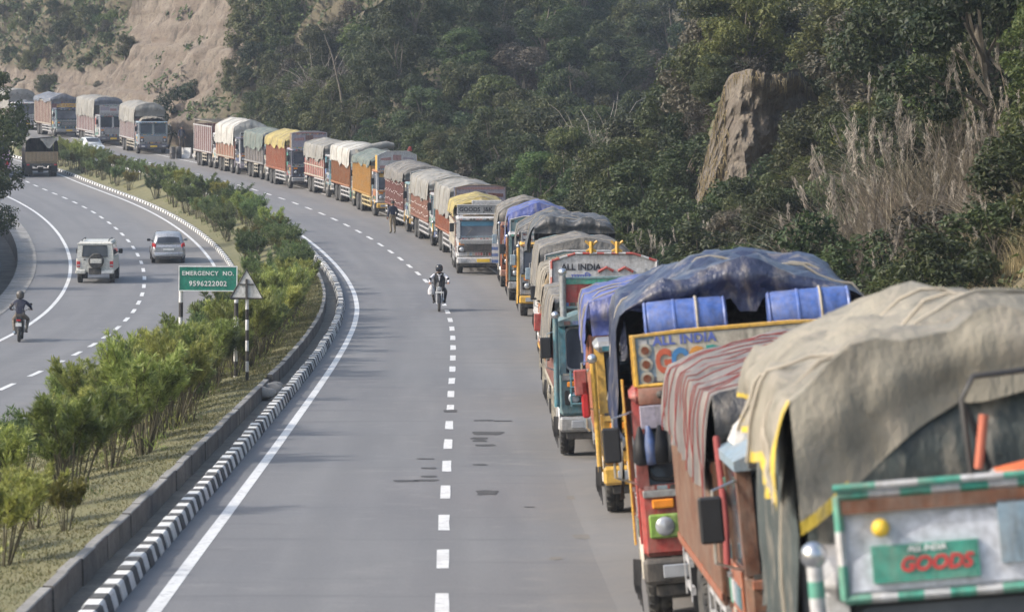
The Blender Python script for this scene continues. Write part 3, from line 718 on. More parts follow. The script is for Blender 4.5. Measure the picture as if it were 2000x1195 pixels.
def limb(b, a, c, r0, r1, g, n=5, wob=.12):
    a, c = np.array(a, float), np.array(c, float); L_ = np.linalg.norm(c - a)
    pts = [a + (c - a) * t + (g.normal(size=3) * wob * L_ * .25 * math.sin(PI * t) if 0 < t < 1 else 0) + np.array([0, 0, .12 * L_ * math.sin(PI * t)]) for t in np.linspace(0, 1, 5)]
    b.tube(pts, r0, n, False, r1)
def tree_parts(seed, h, spread, kind, leaves=10500, bare=False, ln=.205, trunk_h=.28):
    g = np.random.default_rng(seed); ncl = 26
    cen, rad = [], []
    for k in range(ncl):
        a = g.random() * 2 * PI; zt = g.random() ** .8
        rmax = spread * math.sin(PI * (.16 + .72 * zt)) ** .7 * (.55 + .45 * g.random())
        rr = rmax * (.35 + .65 * math.sqrt(g.random()))
        cen.append(np.array([rr * math.cos(a), rr * math.sin(a), h * (trunk_h + (.93 - trunk_h) * zt)]))
        rad.append(spread * (.20 + .22 * g.random()) * (1.1 - .3 * zt))
    rad = np.array(rad); w_ = rad ** 2 / (rad ** 2).sum()
    nE = np.maximum((w_ * leaves).astype(int), 30)
    V, F_ = cloud(g, cen, rad, nE, ln, .48, up=.55, flat=.70, shell=.55, droop=.25)
    crown = npmesh('crown', V, F_, [LEAF_T[kind]])
    b = MB(); top = (g.normal() * .3, g.normal() * .3, h * .55)
    limb(b, (0, 0, -.5), top, h * .026 + .03, h * .012, g, 7, .2)
    for c in cen[::(1 if bare else 3)]:
        t = .35 + .5 * g.random(); st = np.array(top) * t
        limb(b, st, c + (c - st) * (.25 if bare else 0), h * .010, .012, g, 4)
        if bare:
            for _ in range(4): limb(b, st + (c - st) * .6, c + g.normal(size=3) * rad.mean() * 1.3, .022, .008, g, 3)
    trunk = b.mesh('trunk', PALEBARK if bare else BARK, 60)
    return crown, trunk
TREES = [tree_parts(1, 6.5, 2.5, 0), tree_parts(2, 7.5, 2.8, 1), tree_parts(3, 5.8, 2.6, 2), tree_parts(4, 8.5, 2.6, 0, trunk_h=.22),
         tree_parts(5, 6.0, 2.9, 1, 12000), tree_parts(6, 7.0, 2.3, 2), tree_parts(7, 5.2, 2.3, 3, 9000)]
BARE_TREE = tree_parts(9, 6.5, 2.9, 3, 2600, True, .2)
SHRUBS = [tree_parts(21, 2.6, 1.45, 1, 5200, ln=.14, trunk_h=.1), tree_parts(22, 2.2, 1.5, 2, 5000, ln=.135, trunk_h=.08), tree_parts(23, 3.0, 1.3, 0, 5000, ln=.14, trunk_h=.1), tree_parts(24, 1.7, 1.2, 3, 3600, ln=.12, trunk_h=.05)]
def plant(parts, loc, sc_, rz, name, label, cat, group, lean=(0, 0)):
    e = empty(name, loc, (lean[0], lean[1], rz)); e.scale = (sc_[0], sc_[0], sc_[1]); tag(e, label, cat, group)
    mk('trunk', parts[1], e); mk('crown', parts[0], e); return e
def proj(x, y, z):
    s_ = FPX / y; return 1000 + x * s_, YH + (HC - z) * s_, s_
def on_scarp(x, y): return 5.0 < x < 12.8 and 118.5 < y < 129
# trees: poisson-like scatter over the hillside, kept where the camera could see them
placed = []
MARKS = [(60, 'farthest truck'), (110, 'slate-sheeted truck'), (185, 'two-tone truck'), (285, 'split-windscreen truck'), (395, 'open red truck'), (450, 'white-sheeted truck'), (510, 'green-sheeted truck'), (575, 'yellow-sheeted truck'), (635, 'grey-sheeted red truck'), (690, 'truck with canvas roll'), (745, 'mustard truck'), (800, 'spotted dark red truck'), (850, 'brown-sided truck'), (910, 'GOODS J&K truck'), (970, 'orange-cabbed truck'), (1030, 'bright blue sheet'), (1090, 'black sheet'), (1170, 'ALL INDIA board'), (1260, 'navy tarpaulin corner'), (1350, 'navy tarpaulin'), (1450, 'bare scarp'), (1580, 'right end of navy tarpaulin'), (1700, 'reeds'), (1800, 'reed plumes'), (1900, 'green cable'), (1990, 'right picture edge')]
def mark(px): return min(MARKS, key=lambda m_: abs(m_[0] - px))[1]
def tree_label(px, py, y, d, hs, k):
    col = ('deep green', 'olive', 'fresh green', 'dark slender', 'broad olive', 'bright slender', 'greyish')[k]
    size = 'small' if hs < .62 else 'tall' if hs > .88 else 'mid-sized'
    row = 'at the road just behind' if d < 10.8 else 'in the second row behind' if d < 15 else 'halfway up the slope behind' if py > 130 else 'high on the slope above' if py > 20 else 'at the top edge above'
    return '%s %s tree %s the %s' % (size, col, row, mark(px))
def try_tree(y, d, hs, kind=None, mind=2.3):
    x = float(xR(y, d)); z = float(hill(x, y)) - .15
    px, py, s_ = proj(x, y, z); H = 7 * hs
    if px < -90 - 3 * s_ or px > 2080 + 3 * s_: return
    if py - H * s_ > 640 or py < -260: return
    for (qx, qy) in placed:
        if (qx - x) ** 2 + (qy - y) ** 2 < mind * mind: return
    # leave the two bare banks open
    if on_scarp(x, y): return
    if y < 125 and 1310 < px < 1590 and py - 6.6 * hs * s_ < 335: return
    if y > 250 and d < 22: return
    placed.append((x, y))
    k = kind if kind is not None else int(nrg.integers(0, 7))
    lab = tree_label(px, py, y, d, hs, k)
    grp = 'trees on the far slope' if px < 1000 and y > 200 else 'trees behind the parked trucks' if px < 1330 else 'trees on the right hillside'
    sx = hs * nrg.uniform(.9, 1.2)
    plant(TREES[k], (x, y, z), (sx, hs * nrg.uniform(.85, 1.15)), nrg.uniform(0, 6.28), 'tree', lab, 'tree', grp, (nrg.normal() * .05, nrg.normal() * .05))
for y in np.arange(96, 246, 3.1):       # row of trees along the road behind the trucks
    try_tree(y + nrg.uniform(-1, 1), nrg.uniform(8.6, 10.2) + (2.0 if 112 < y < 134 else 0), nrg.uniform(.55, .85) if y > 140 else nrg.uniform(.42, .6), mind=2.2)
for y in np.arange(128, 236, 3.3):
    try_tree(y + nrg.uniform(-1, 1), nrg.uniform(12, 15), nrg.uniform(.75, 1.05), mind=2.4)
for _ in range(420):
    y = nrg.uniform(62, 178); try_tree(y, nrg.uniform(13 if y < 120 else 14, 34), nrg.uniform(.55, .95), mind=2.9)
for _ in range(420):
    y = nrg.uniform(196, 300); try_tree(y, nrg.uniform(14, 46), nrg.uniform(.7, 1.15), mind=3.5)
for _ in range(120):
    y = nrg.uniform(250, 380); try_tree(y, nrg.uniform(24, 80), nrg.uniform(.9, 1.3), mind=5.2)
N_TREES = len(placed)
for x, y, lab in ((-14.0, 240.0, 'half bare tree with pale spreading branches on the far wooded slope'), (4.9, 168.0, 'thin pale leafless tree among the green trees behind the trucks'), (19.5, 118.0, 'greyish twiggy tree at the right edge of the hillside')):
    plant(BARE_TREE, (x, y, float(hill(x, y)) - .1), (1.0, 1.0), nrg.uniform(0, 6), 'tree', lab, 'tree', None)
# pale leaning dead trunk on the far slope
b = MB(); b.tube([(0, 0, -.5), (-.35, 0, 2.2), (-.9, .1, 4.6), (-1.5, .1, 6.2)], .11, 7, True, .04); b.tube([(-.8, .1, 4.2), (-.3, .1, 5.2)], .06, 5, True, .02)
xx, yy = -11.9, 232.0; e = empty('dead_tree', (xx, yy, float(hill(xx, yy)) + 2.2)); tag(e, 'bare leaning trunk rising among dark trees on the far slope', 'tree'); b.build('trunk', BARK, e, 60)
# shrubs
nshrub = 0
def shrub(x, y, z, sc_, label, group, k=None, name='shrub', lean=(0, 0)):
    k = int(nrg.integers(0, 4)) if k is None else k
    return plant(SHRUBS[k], (x, y, z), (sc_ * nrg.uniform(.9, 1.2), sc_ * nrg.uniform(.85, 1.15)), nrg.uniform(0, 6.28), name, label, 'shrub', group, lean)
for _ in range(900):
    y = nrg.uniform(58, 150); d = nrg.uniform(7.4, 22); x = float(xR(y, d)); z = float(hill(x, y))
    px, py, s_ = proj(x, y, z)
    if not (1000 < px < 2090 and -60 < py < 720): continue
    if on_scarp(x, y) and not (z < 4.6): continue
    if y < 125 and 1320 < px < 1580 and py - 2.4 * s_ < 330: continue
    if y < 64: continue
    if any((a - x) ** 2 + (c - y) ** 2 < 1.25 ** 2 for a, c in placed): continue
    if 74 < y < 92 and 7.2 < x < 12.5: continue      # reeds stand here
    placed.append((x, y)); nshrub += 1
    kk = int(nrg.integers(0, 4)); sz = nrg.uniform(.7, 1.15)
    shrub(x, y, z - .1, sz, '%s %s shrub %s the %s' % ('small' if sz < .85 else 'large' if sz > 1 else 'rounded', ('olive', 'fresh green', 'deep green', 'greyish')[kk], 'at the slope foot by' if d < 9.5 else 'low on the slope above' if d < 13 else 'midway up the slope above' if py > 200 else 'high on the slope over', mark(px)), 'shrubs on the right hillside', kk)
    if nshrub > 150: break
# shrubs clinging to the far eroded bank
nb = 0
for _ in range(4000):
    y = nrg.uniform(232, 348); v = nrg.uniform(.8, 18.5); p = far_bank(y, v)
    if p[3] < .35 and nrg.random() > .06: continue
    px, py, s_ = proj(*p[:3])
    if not (-60 < px < 760 and -70 < py < 300): continue
    if 246 < y < 264 and v < 5: continue
    if any((a - p[0]) ** 2 + (c - p[1]) ** 2 + .0 < .8 ** 2 for a, c in placed[-260:]): continue
    placed.append((p[0], p[1])); nb += 1
    kk = int(nrg.integers(0, 4)); sz = nrg.uniform(.55, 1.1) * (1.5 if y < 282 else 1)
    shrub(p[0], p[1] - .2, p[2] - .3, sz, '%s %s bush %s the eroded bank above the %s' % ('small' if sz < .75 else 'large' if sz > .95 else 'rounded', ('olive', 'fresh green', 'deep green', 'greyish')[kk], 'at the foot of' if v < 3 else 'low on' if v < 6 else 'midway up' if v < 10 else 'high on', mark(px)), 'bushes on the eroded bank', kk, lean=(.3, 0))
    if nb > 128: break
bp = []
for _ in range(52000):
    y = nrg.uniform(245, 420); v = nrg.uniform(.5, 18.8); p = far_bank(y, v)
    if p[3] > .3 or mnoise.noise(Vector((y * .35, v * .5, 21))) > .38: bp.append((p[0] - .1, p[1] - .15, p[2] + nrg.uniform(.0, .45)))
bp = np.array(bp); m_ = len(bp); Nn = unit(nrg.normal(size=(m_, 3)) * .6 + np.array([-.5, -.5, .6])); T = unit(np.cross(Nn, nrg.normal(size=(m_, 3))))
V, F_ = leaf_quads(bp, Nn, T, nrg.uniform(.3, .65, m_), nrg.uniform(.16, .32, m_)); tag(mk('bank_scrub', npmesh('bank_scrub', V, F_, LEAF_T[1:3], nrg.integers(0, 2, m_))), 'low scrub covering parts of the far eroded bank', 'scrub', kind='stuff')
# undergrowth: leaves and weeds covering the soil of the hillside
n = 120000; yy = nrg.uniform(58, 310, n); dd = 7.0 + 34 * nrg.random(n) ** 1.3 * (1 + (yy > 200) * .8); xx = xR(yy, dd); zz = hill(xx, yy)
s_ = FPX / yy; px = 1000 + xx * s_; py = YH + (HC - zz) * s_
keep = (px > -20) & (px < 2030) & (py > -60) & (py < 720) & ~((yy > 250) & (dd < 19)) & ~((xx > 5.8) & (xx < 12.4) & (yy > 119) & (yy < 128))
xx, yy, zz = xx[keep], yy[keep], zz[keep]; m_ = len(xx)
P = np.stack([xx, yy, zz + .05 + .7 * nrg.random(m_) ** 2], -1); Nn = unit(nrg.normal(size=(m_, 3)) * .6 + np.array([-.3, -.5, .8])); T = unit(np.cross(Nn, nrg.normal(size=(m_, 3))))
V, F_ = leaf_quads(P, Nn, T, nrg.uniform(.18, .42, m_) * (.7 + yy / 300), nrg.uniform(.10, .2, m_) * (.7 + yy / 300))
me = npmesh('undergrowth', V, F_, LEAF_T[1:3], nrg.integers(0, 2, m_)); tag(mk('undergrowth', me), 'weeds and low leaves covering the wooded hillside', 'undergrowth', kind='stuff')
# ---- blades: reeds and dry grass
def blades(g, n, h0, h1, spread, wd, bend, seg=4):
    base = g.normal(size=(n, 2)) * spread * .33; a = np.arctan2(base[:, 1], base[:, 0]) + g.normal(size=n) * .9
    h = g.uniform(h0, h1, n); be = bend * (.3 + g.random(n)) * h
    side = np.stack([-np.sin(a + 1.2 * g.normal(size=n)), np.cos(a), 0 * a], -1)
    rows = []
    for i in range(seg + 1):
        t = i / seg
        c = np.stack([base[:, 0] + np.cos(a) * be * t ** 2.2, base[:, 1] + np.sin(a) * be * t ** 2.2, h * (t - .25 * bend * t ** 3)], -1)
        w_ = wd * (1 - t) ** .6 * .5 + .002
        rows.append(np.stack([c - side * w_, c + side * w_], 1))
    A = np.stack(rows, 1)         # n, seg+1, 2, 3
    V = A.reshape(-1, 3); k = (seg + 1) * 2
    o_ = np.arange(n)[:, None] * k + np.arange(seg)[None] * 2
    return V, np.stack([o_, o_ + 1, o_ + 3, o_ + 2], -1).reshape(-1, 4)
def plume_mesh(g, n, h0, h1, spread):
    b = MB(); Vs, Fs, o_ = [], [], 0
    for _ in range(n):
        x, y = g.normal(size=2) * spread * .4; h = g.uniform(h0, h1); lx, ly = g.normal(size=2) * .17 * h
        tip = np.array([x + lx, y + ly, h]); b.tube([(x, y, 0), (x + lx * .4, y + ly * .4, h * .6), tuple(tip)], .012, 3, False, .007)
        m_ = 46; t = g.random(m_); P = tip + np.stack([lx / h * t * .6, ly / h * t * .6, t * .55 - .15], -1) + g.normal(size=(m_, 3)) * .028
        T = unit(np.array([lx / h * 2, ly / h * 2, 1.2]) + g.normal(size=(m_, 3)) * .35); Nn = unit(np.cross(T, g.normal(size=(m_, 3))))
        V, F_ = leaf_quads(P, Nn, T, g.uniform(.10, .2, m_), np.full(m_, .022)); Vs.append(V); Fs.append(F_ + o_); o_ += len(V)
    return b.mesh('stalks', REED), npmesh('plumes', np.concatenate(Vs), np.concatenate(Fs), [PLUME])
REEDS = []
for sd in range(4):
    g = np.random.default_rng(100 + sd); V, F_ = blades(g, 700, .9, 2.7, 1.6, .02, .95, 6)
    REEDS.append((npmesh('blades', V, F_, [REED]),) + plume_mesh(g, 13, 1.9, 3.9, 1.2))
GRASSC = []
for sd in range(3):
    g = np.random.default_rng(200 + sd); V, F_ = blades(g, 420, .5, 1.4, .9, .018, .9, 5); GRASSC.append(npmesh('blades', V, F_, [DRYG]))
REEDLAB = [q + ' on the slope at the right' for q in ('tall plumed reed clump left of the green cable', 'tallest plumed reed clump with high pale stalks', 'broad dry reed clump in the middle of the stand', 'plumed reed clump where the green cable crosses', 'reed clump at the back left of the stand', 'big reed clump at the back of the stand', 'lower reed clump at the front of the stand', 'low reed clump at the front right of the stand', 'short reed clump at the left end of the stand', 'plumed reed clump right of the green cable', 'low arching reeds nearest the beige tarpaulin', 'low arching reeds near the right picture edge', 'short reeds just above the blue tarpaulin', 'reed clump at the right end of the stand', 'small reed tuft behind the crest of the beige tarpaulin', 'reddish reed tuft beside the right picture edge', 'small reed tuft between blue and beige tarpaulins', 'lowest reeds at the right picture edge', 'nearest small reed tuft over the beige tarpaulin')]
for k, (x, y, s0) in enumerate(((8.3, 82, 1.05), (9.2, 80.5, 1.1), (10.1, 83, 1.15), (11.2, 82, 1.0), (8.9, 85, 1.1), (10.6, 86, 1.15), (9.8, 78, .85), (11.8, 79, .8), (7.6, 84, .8), (12.4, 84.5, 1.0), (10.9, 75.5, .75), (12.2, 76, .8), (9.0, 76.5, .7), (13.2, 80.5, .8), (9.6, 70, .62), (10.8, 71.5, .7), (8.6, 72.5, .6), (11.6, 69, .6), (9.9, 66, .5))):
    e = empty('reed_clump', (x, y, float(hill(x, y)) - .1), (0, nrg.normal() * .06, nrg.uniform(0, 6))); e.scale = (s0, s0, s0)
    tag(e, REEDLAB[k], 'reeds', 'reed clumps at the right')
    q = REEDS[k % 4]
    for nm_, me_ in zip(('blades', 'stalks', 'plumes'), q): mk(nm_, me_, e)['kind'] = 'stuff'
for k, (x, y, s0) in enumerate(((1.9, 121, .75), (2.6, 117, .7), (3.2, 112, .8), (4.4, 108, .7), (.6, 127, .7), (5.6, 100, .6))):
    e = empty('reed_clump', (x + 2.2, y, float(hill(x + 2.2, y))), (0, 0, nrg.uniform(0, 6))); e.scale = (s0, s0, s0)
    tag(e, 'sparse thin reed tuft growing on the bank just behind the parked trucks', 'reeds', 'reed tufts behind the trucks')
    q = REEDS[k % 4]
    for nm_, me_ in zip(('blades', 'stalks', 'plumes'), q): mk(nm_, me_, e)['kind'] = 'stuff'
def tufts(name, items, label):
    Vs, Fs, o_ = [], [], 0
    for k, (p, rot, sc_) in enumerate(items):
        me = GRASSC[k % 3]; co = np.empty(len(me.vertices) * 3, np.float32); me.vertices.foreach_get('co', co); co = co.reshape(-1, 3)
        fi = np.empty(len(me.polygons) * 4, np.int32); me.loops.foreach_get('vertex_index', fi)
        M = np.array((Matrix.Translation(p) @ Matrix.Rotation(rot[2], 4, 'Z') @ Matrix.Rotation(rot[0], 4, 'X')).to_4x4())
        Vs.append((co * sc_) @ M[:3, :3].T + M[:3, 3]); Fs.append(fi.reshape(-1, 4) + o_); o_ += len(co)
    tag(mk(name, npmesh(name, np.concatenate(Vs), np.concatenate(Fs), [DRYG])), label, 'grass', kind='stuff')
def hang(n, ulo, uhi, vlo, vhi, lo, hi, g):
    """long dry blades hanging down the face of the scarp"""
    rows = []; L_ = g.uniform(lo, hi, n); sw = g.normal(size=n) * .18; wd = g.uniform(.012, .026, n)
    B = np.array([scarp(float(u_), float(v_)) for u_, v_ in zip(g.uniform(ulo, uhi, n), g.uniform(vlo, vhi, n))])
    for t_ in (0, .25, .6, 1.0):
        c_ = B + np.stack([sw * L_ * t_, -.10 - .28 * L_ * np.sin(PI * min(t_ * .9, 1)) , L_ * (.22 * math.sin(PI * t_) - t_ * .95)], -1)
        w_ = (wd * (1 - t_ * .8))[:, None] * np.array([1, 0, 0]); rows.append(np.stack([c_ - w_, c_ + w_], 1))
    V = np.stack(rows, 1).reshape(-1, 3); o_ = np.arange(n)[:, None] * 8 + np.arange(3)[None] * 2
    return V, np.stack([o_, o_ + 1, o_ + 3, o_ + 2], -1).reshape(-1, 4)
g = np.random.default_rng(77); Vs, Fs, o_ = [], [], 0
for args in ((420, .02, .36, .45, 1.0, .3, .8), (130, .10, .95, .96, 1.0, .25, .6)):
    V, F_ = hang(*args, g); Vs.append(V); Fs.append(F_ + o_); o_ += len(V)
tag(mk('scarp_grass', npmesh('scarp_grass', np.concatenate(Vs), np.concatenate(Fs), [DRYG])), 'dry yellowish grass hanging over the bare earth scarp', 'grass', kind='stuff')
for x, y, hs, k, lab in ((4.4, 125.5, .5, 1, 'small olive tree against the left side of the bare scarp'), (5.3, 130, .8, 0, 'deep green tree behind the left shoulder of the bare scarp'), (13.4, 126, .6, 0, 'small deep green tree against the right side of the bare scarp')):
    plant(TREES[k], (x, y, float(hill(x, y)) - .2), (hs, hs), x, 'tree', lab, 'tree', 'trees on the right hillside')
for k, (x, y, sz) in enumerate(((5.2, 118, 1.0), (6.4, 119, 1.0), (7.6, 118.5, .9), (8.8, 119, .9), (9.9, 119, .95), (11.0, 119.5, 1.1), (4.2, 120, 1.2), (7.0, 116.5, .9), (9.2, 116.5, .9))):
    shrub(x, y, float(hill(x, y)) - .1, sz, ('leafy shrub at the left foot of the bare scarp', 'dark shrub below the grassy side of the bare scarp', 'low shrub in front of the middle of the bare scarp', 'broad shrub below the hollow of the bare scarp', 'tall shrub at the right foot of the bare scarp', 'tallest shrub right of the bare scarp', 'outermost shrub left of the bare scarp', 'front shrub below the bare scarp, nearest the trucks', 'front shrub right below the bare scarp')[k], 'shrubs below the scarp', (0, 2, 1, 0, 2, 0, 1, 2, 0)[k])
it = []
for k in range(90):
    y = nrg.uniform(56, 92); d = nrg.uniform(7.2, 13); x = float(xR(y, d)); it.append(((x, y, float(hill(x, y))), (nrg.normal() * .15, 0, nrg.uniform(0, 6)), nrg.uniform(.45, .85)))
tufts('slope_grass', it, 'dry grass on the lower slope below the reeds at the right')
# ---- oleander bushes on the median
def oleander(seed, h, mat_i, nst=13, dens=1.0):
    g = np.random.default_rng(seed); b = MB(); Ps, Ts = [], []
    for k in range(nst):
        a = 2 * PI * k / nst + g.normal() * .3; lean = g.uniform(.15, .5); hh = h * g.uniform(.72, 1.0)
        foot = np.array([math.cos(a) * .12, math.sin(a) * .12, -.05]); tip = np.array([math.cos(a) * hh * lean, math.sin(a) * hh * lean, hh * .92])
        mid = foot + (tip - foot) * .5 + np.array([0, 0, .06 * h]); b.tube([foot, mid, tip], .022, 4, False, .008)
        ends = [(mid, tip)]
        for _ in range(5):
            t = g.uniform(.5, .92); st = foot + (tip - foot) * t; dr = unit(np.array([math.cos(a + g.normal()), math.sin(a + g.normal()), 1.6 * g.uniform(.6, 1.3)])); en = st + dr * h * g.uniform(.16, .34)
            en[2] = min(en[2], h * 1.02); b.tube([st, en], .009, 3, False, .005); ends.append((st, en))
        for st, en in ends:
            n_ = int(58 * dens); t = 1 - (.42 if st is mid else .8) * g.random(n_) ** 1.3; ax = unit(en - st)
            P = st + (en - st) * t[:, None]; rd = unit(np.cross(g.normal(size=(n_, 3)), ax)); T = unit(rd * (.75 + .3 * g.random(n_))[:, None] + ax * .85 + np.array([0, 0, .1]))
            Ps.append(P); Ts.append(T)
        if k % 5 == 0:                   # leafy suckers low down
            n_ = int(24 * dens); P = foot + g.normal(size=(n_, 3)) * np.array([.14, .14, .1]) + np.array([math.cos(a) * .2, math.sin(a) * .2, .35 * g.random()]); Ps.append(P); Ts.append(unit(g.normal(size=(n_, 3)) * .5 + np.array([0, 0, .9])))
    P = np.concatenate(Ps); T = np.concatenate(Ts); ln = g.uniform(.13, .23, len(P)); Nn = unit(np.cross(np.cross(T, np.array([0, 0, 1.0])), T) + g.normal(size=P.shape) * .35); Nn = unit(Nn - T * (T * Nn).sum(1, keepdims=True))
    V, F_ = leaf_quads(P + T * ln[:, None] * .5, Nn, T, ln, np.full(len(P), .03) * g.uniform(.8, 1.3, len(P)))
    return npmesh('foliage', V, F_, [LEAF_O[mat_i]]), b.mesh('stems', STEM)
OLE = [oleander(31, 2.0, 0), oleander(32, 2.2, 0, 15), oleander(33, 1.9, 0, 11), oleander(34, 2.1, 1, 14), oleander(35, 1.8, 1, 12), oleander(36, 1.7, 2, 10)]
nole = 0
OMARKS = [(60, 'nearest bushes'), (70, 'broken drain wall'), (76, 'rocks in the drain'), (80, 'triangular sign'), (85, 'green emergency sign'), (93, 'bend of the kerb'), (102, 'inside of the bend'), (112, 'motorcyclist at left'), (119, 'oncoming motorcyclist'), (128, 'orange-cabbed truck'), (140, 'GOODS J&K truck'), (147, 'white off-roader'), (154, 'brown-sided truck'), (161, 'silver hatchback'), (171, 'standing man'), (184, 'mustard truck'), (193, 'truck with canvas roll'), (203, 'grey-sheeted red truck'), (212, 'yellow-sheeted truck'), (221, 'green-sheeted truck'), (230, 'white-sheeted truck'), (239, 'open-backed old truck'), (250, 'far barriers'), (264, 'split-windscreen truck')]
def bush(y, t, k, sc_, label, group, row=''):
    global nole
    label = label or '%s %s oleander, %s, level with the %s' % ('low' if sc_ < .82 else 'tall' if sc_ > .97 else 'full', ('leafy', 'broad leafy', 'slender', 'dark', 'dark low-branched', 'yellowish')[k], row, min(OMARKS, key=lambda m_: abs(m_[0] - y))[1])
    x, z = median_pt(y, t); e = empty('oleander_bush', (float(x), y, float(z) - .02), (nrg.normal() * .04, nrg.normal() * .04, nrg.uniform(0, 6.28))); e.scale = (sc_ * nrg.uniform(.92, 1.12), sc_ * nrg.uniform(.92, 1.12), sc_)
    tag(e, label, 'bush', group); mk('stems', OLE[k][1], e); mk('foliage', OLE[k][0], e); nole += 1
for y, t, k, s0, lab in ((40.6, .9, 2, .62, 'small sparse oleander nearest the lower left corner'), (42.6, .84, 5, .5, 'small yellowish oleander second from the lower left corner'), (44.6, .93, 5, .42, 'low yellow-green oleander sprig beside the drain wall'), (46.0, .86, 2, .5, 'short tufted oleander at the front of the median'), (43.5, .74, 5, .72, 'pale yellow-green oleander cut by the left picture edge'), (49.0, .87, 0, .86, 'full tall oleander nearest the camera with open stems'), (52.5, .62, 2, .85, 'leaning oleander behind the small yellow ones'), (55.0, .74, 4, .62, 'low dark oleander between two tall ones')):
    bush(y, t, k, s0, lab, 'oleanders on the median')
y = 56.8
while y < 272:
    wm = float(xR(y, -4.5) - xL(y, 4.35))
    t0 = 1 - (1.45 if 68 < y < 81 else .95) / wm
    far = y > 118
    ks = (0, 1, 2, 3, 0, 1) if not far else (3, 4, 3, 0, 4, 5)
    lab = None
    grp = 'oleanders along the near median' if not far else 'oleanders along the far median'
    h = nrg.uniform(.72, 1.0) if y < 118 else nrg.uniform(.62, .95)
    if 68 < y < 83.5: h *= .84
    if y < 68: h *= .92
    bush(y + nrg.uniform(-.2, .2), t0 + nrg.uniform(-.05, .03), ks[int(nrg.integers(0, 6))], h, lab, grp, 'drain side')
    if nrg.random() < (.85 if not far else .6): bush(y + nrg.uniform(.4, 1.0), max(.2, t0 - 1.45 / wm) + nrg.uniform(-.05, .05), ks[int(nrg.integers(0, 6))], h * nrg.uniform(.9, 1.02), lab, grp, 'middle row')
    if y < 90 and nrg.random() < .5: bush(y + nrg.uniform(.2, .8), max(.12, t0 - 2.6 / wm), ks[int(nrg.integers(0, 6))], h * nrg.uniform(.85, 1), lab, grp, 'left road side')
    y += nrg.uniform(1.6, 2.3) if not far else nrg.uniform(2.0, 3.2)
# short dry grass of the median
n = 120000; yy = 32 + 104 * nrg.random(n) ** 1.5; tt = nrg.random(n); xx, zz = median_pt(yy, tt)
a = nrg.random(n) * 6.28; h = nrg.uniform(.015, .045, n) * (1 + yy / 150); wv = .006 * (1 + yy / 60)
sd = np.stack([np.cos(a), np.sin(a), 0 * a], -1) * wv[:, None]; P = np.stack([xx, yy, zz - .01], -1)
tip = P + np.stack([nrg.normal(size=n) * .03, nrg.normal(size=n) * .03, h], -1)
V = np.stack([P - sd, P + sd, tip], 1).reshape(-1, 3)
me = npmesh('lawn_grass', V, np.arange(n * 3).reshape(-1, 3), [leafmat('lawn_blade', ((.10, .11, .042), (.15, .145, .062), (.23, .20, .10)), .3, .1, .8)]); tag(mk('lawn_grass', me), 'short dry grass on the median between the carriageways', 'grass', kind='stuff')
# dark tree at the left edge, over the ditch
for k, (x, y, z, kk, s0, h0, lab) in enumerate(((-26.2, 158, .2, 0, .95, 1.02, 'big dark tree cut by the left picture edge beside the far bus'), (-24.4, 150, .1, 3, .62, .62, 'dark lower tree at the left picture edge above the ditch'), (-27.0, 166, .2, 3, .9, 1.0, 'dark tree behind the big one at the left picture edge'), (-23.6, 142, -.4, 0, .42, .45, 'small dark tree leaning over the stone wall at the left edge'))):
    plant(TREES[kk], (x, y, float(zL(y)) + 1.0 + z), (s0, h0), k * 1.7, 'tree', lab, 'tree', None)
# ------------------------------------------------------------------ trucks
def tyre_meshes(r, wd, n=28):
    b = MB(); h = wd / 2
    prof = [(-h * .8, r * .60), (-h, r * .74), (-h * .97, r * .88), (-h * .78, r * .965), (-h * .5, r), (-h * .12, r), (-h * .08, r * .972), (h * .08, r * .972), (h * .12, r), (h * .5, r), (h * .78, r * .965), (h * .97, r * .88), (h, r * .74), (h * .8, r * .60)]
    b.lathe(prof, (0, 0, 0), 'x', n)
    for k in range(n):                     # shoulder lugs
        a = 2 * PI * (k + .5) / n
        for sg in (-1, 1):
            c, s_ = math.cos(a), math.sin(a); t = (-s_, c)
            x0, x1 = sg * h * .45, sg * h * .9; q = .032 * r / .5
            P = []
            for x, rr in ((x0, r * 1.012), (x1, r * .985)):
                for e in (-q, q): P.append((x, c * rr + t[0] * e, s_ * rr + t[1] * e))
            for x, rr in ((x0, r * .95), (x1, r * .90)):
                for e in (-q, q): P.append((x, c * rr + t[0] * e, s_ * rr + t[1] * e))
            b.add(P, [(0, 1, 3, 2), (0, 2, 6, 4), (1, 5, 7, 3), (2, 3, 7, 6), (0, 4, 5, 1)])
    ty = b.mesh('tyre', RUBBER, 40)
    return ty
def rim_mesh(r, wd, mat, n=20, front=True):
    b = MB(); h = wd / 2
    if front: prof = [(-h * .72, r * .61), (-h * .8, r * .57), (-h * .3, r * .52), (-h * .25, r * .34), (-h * .7, r * .28), (-h * .95, r * .2), (-h * 1.0, r * .1), (-h * 1.0, 1e-4)]
    else: prof = [(-h * .72, r * .61), (-h * .8, r * .57), (h * .2, r * .5), (h * .3, r * .34), (-h * .1, r * .28), (-h * .55, r * .22), (-h * .6, 1e-4)]
    b.lathe(prof, (0, 0, 0), 'x', n)
    for k in range(8):
        a = 2 * PI * k / 8; b.ball((-h * .3, r * .42 * math.cos(a), r * .42 * math.sin(a)), .022, 6)
    return b.mesh('rim', mat, 40)
TYRE = tyre_meshes(.50, .27)
RIMS = {}
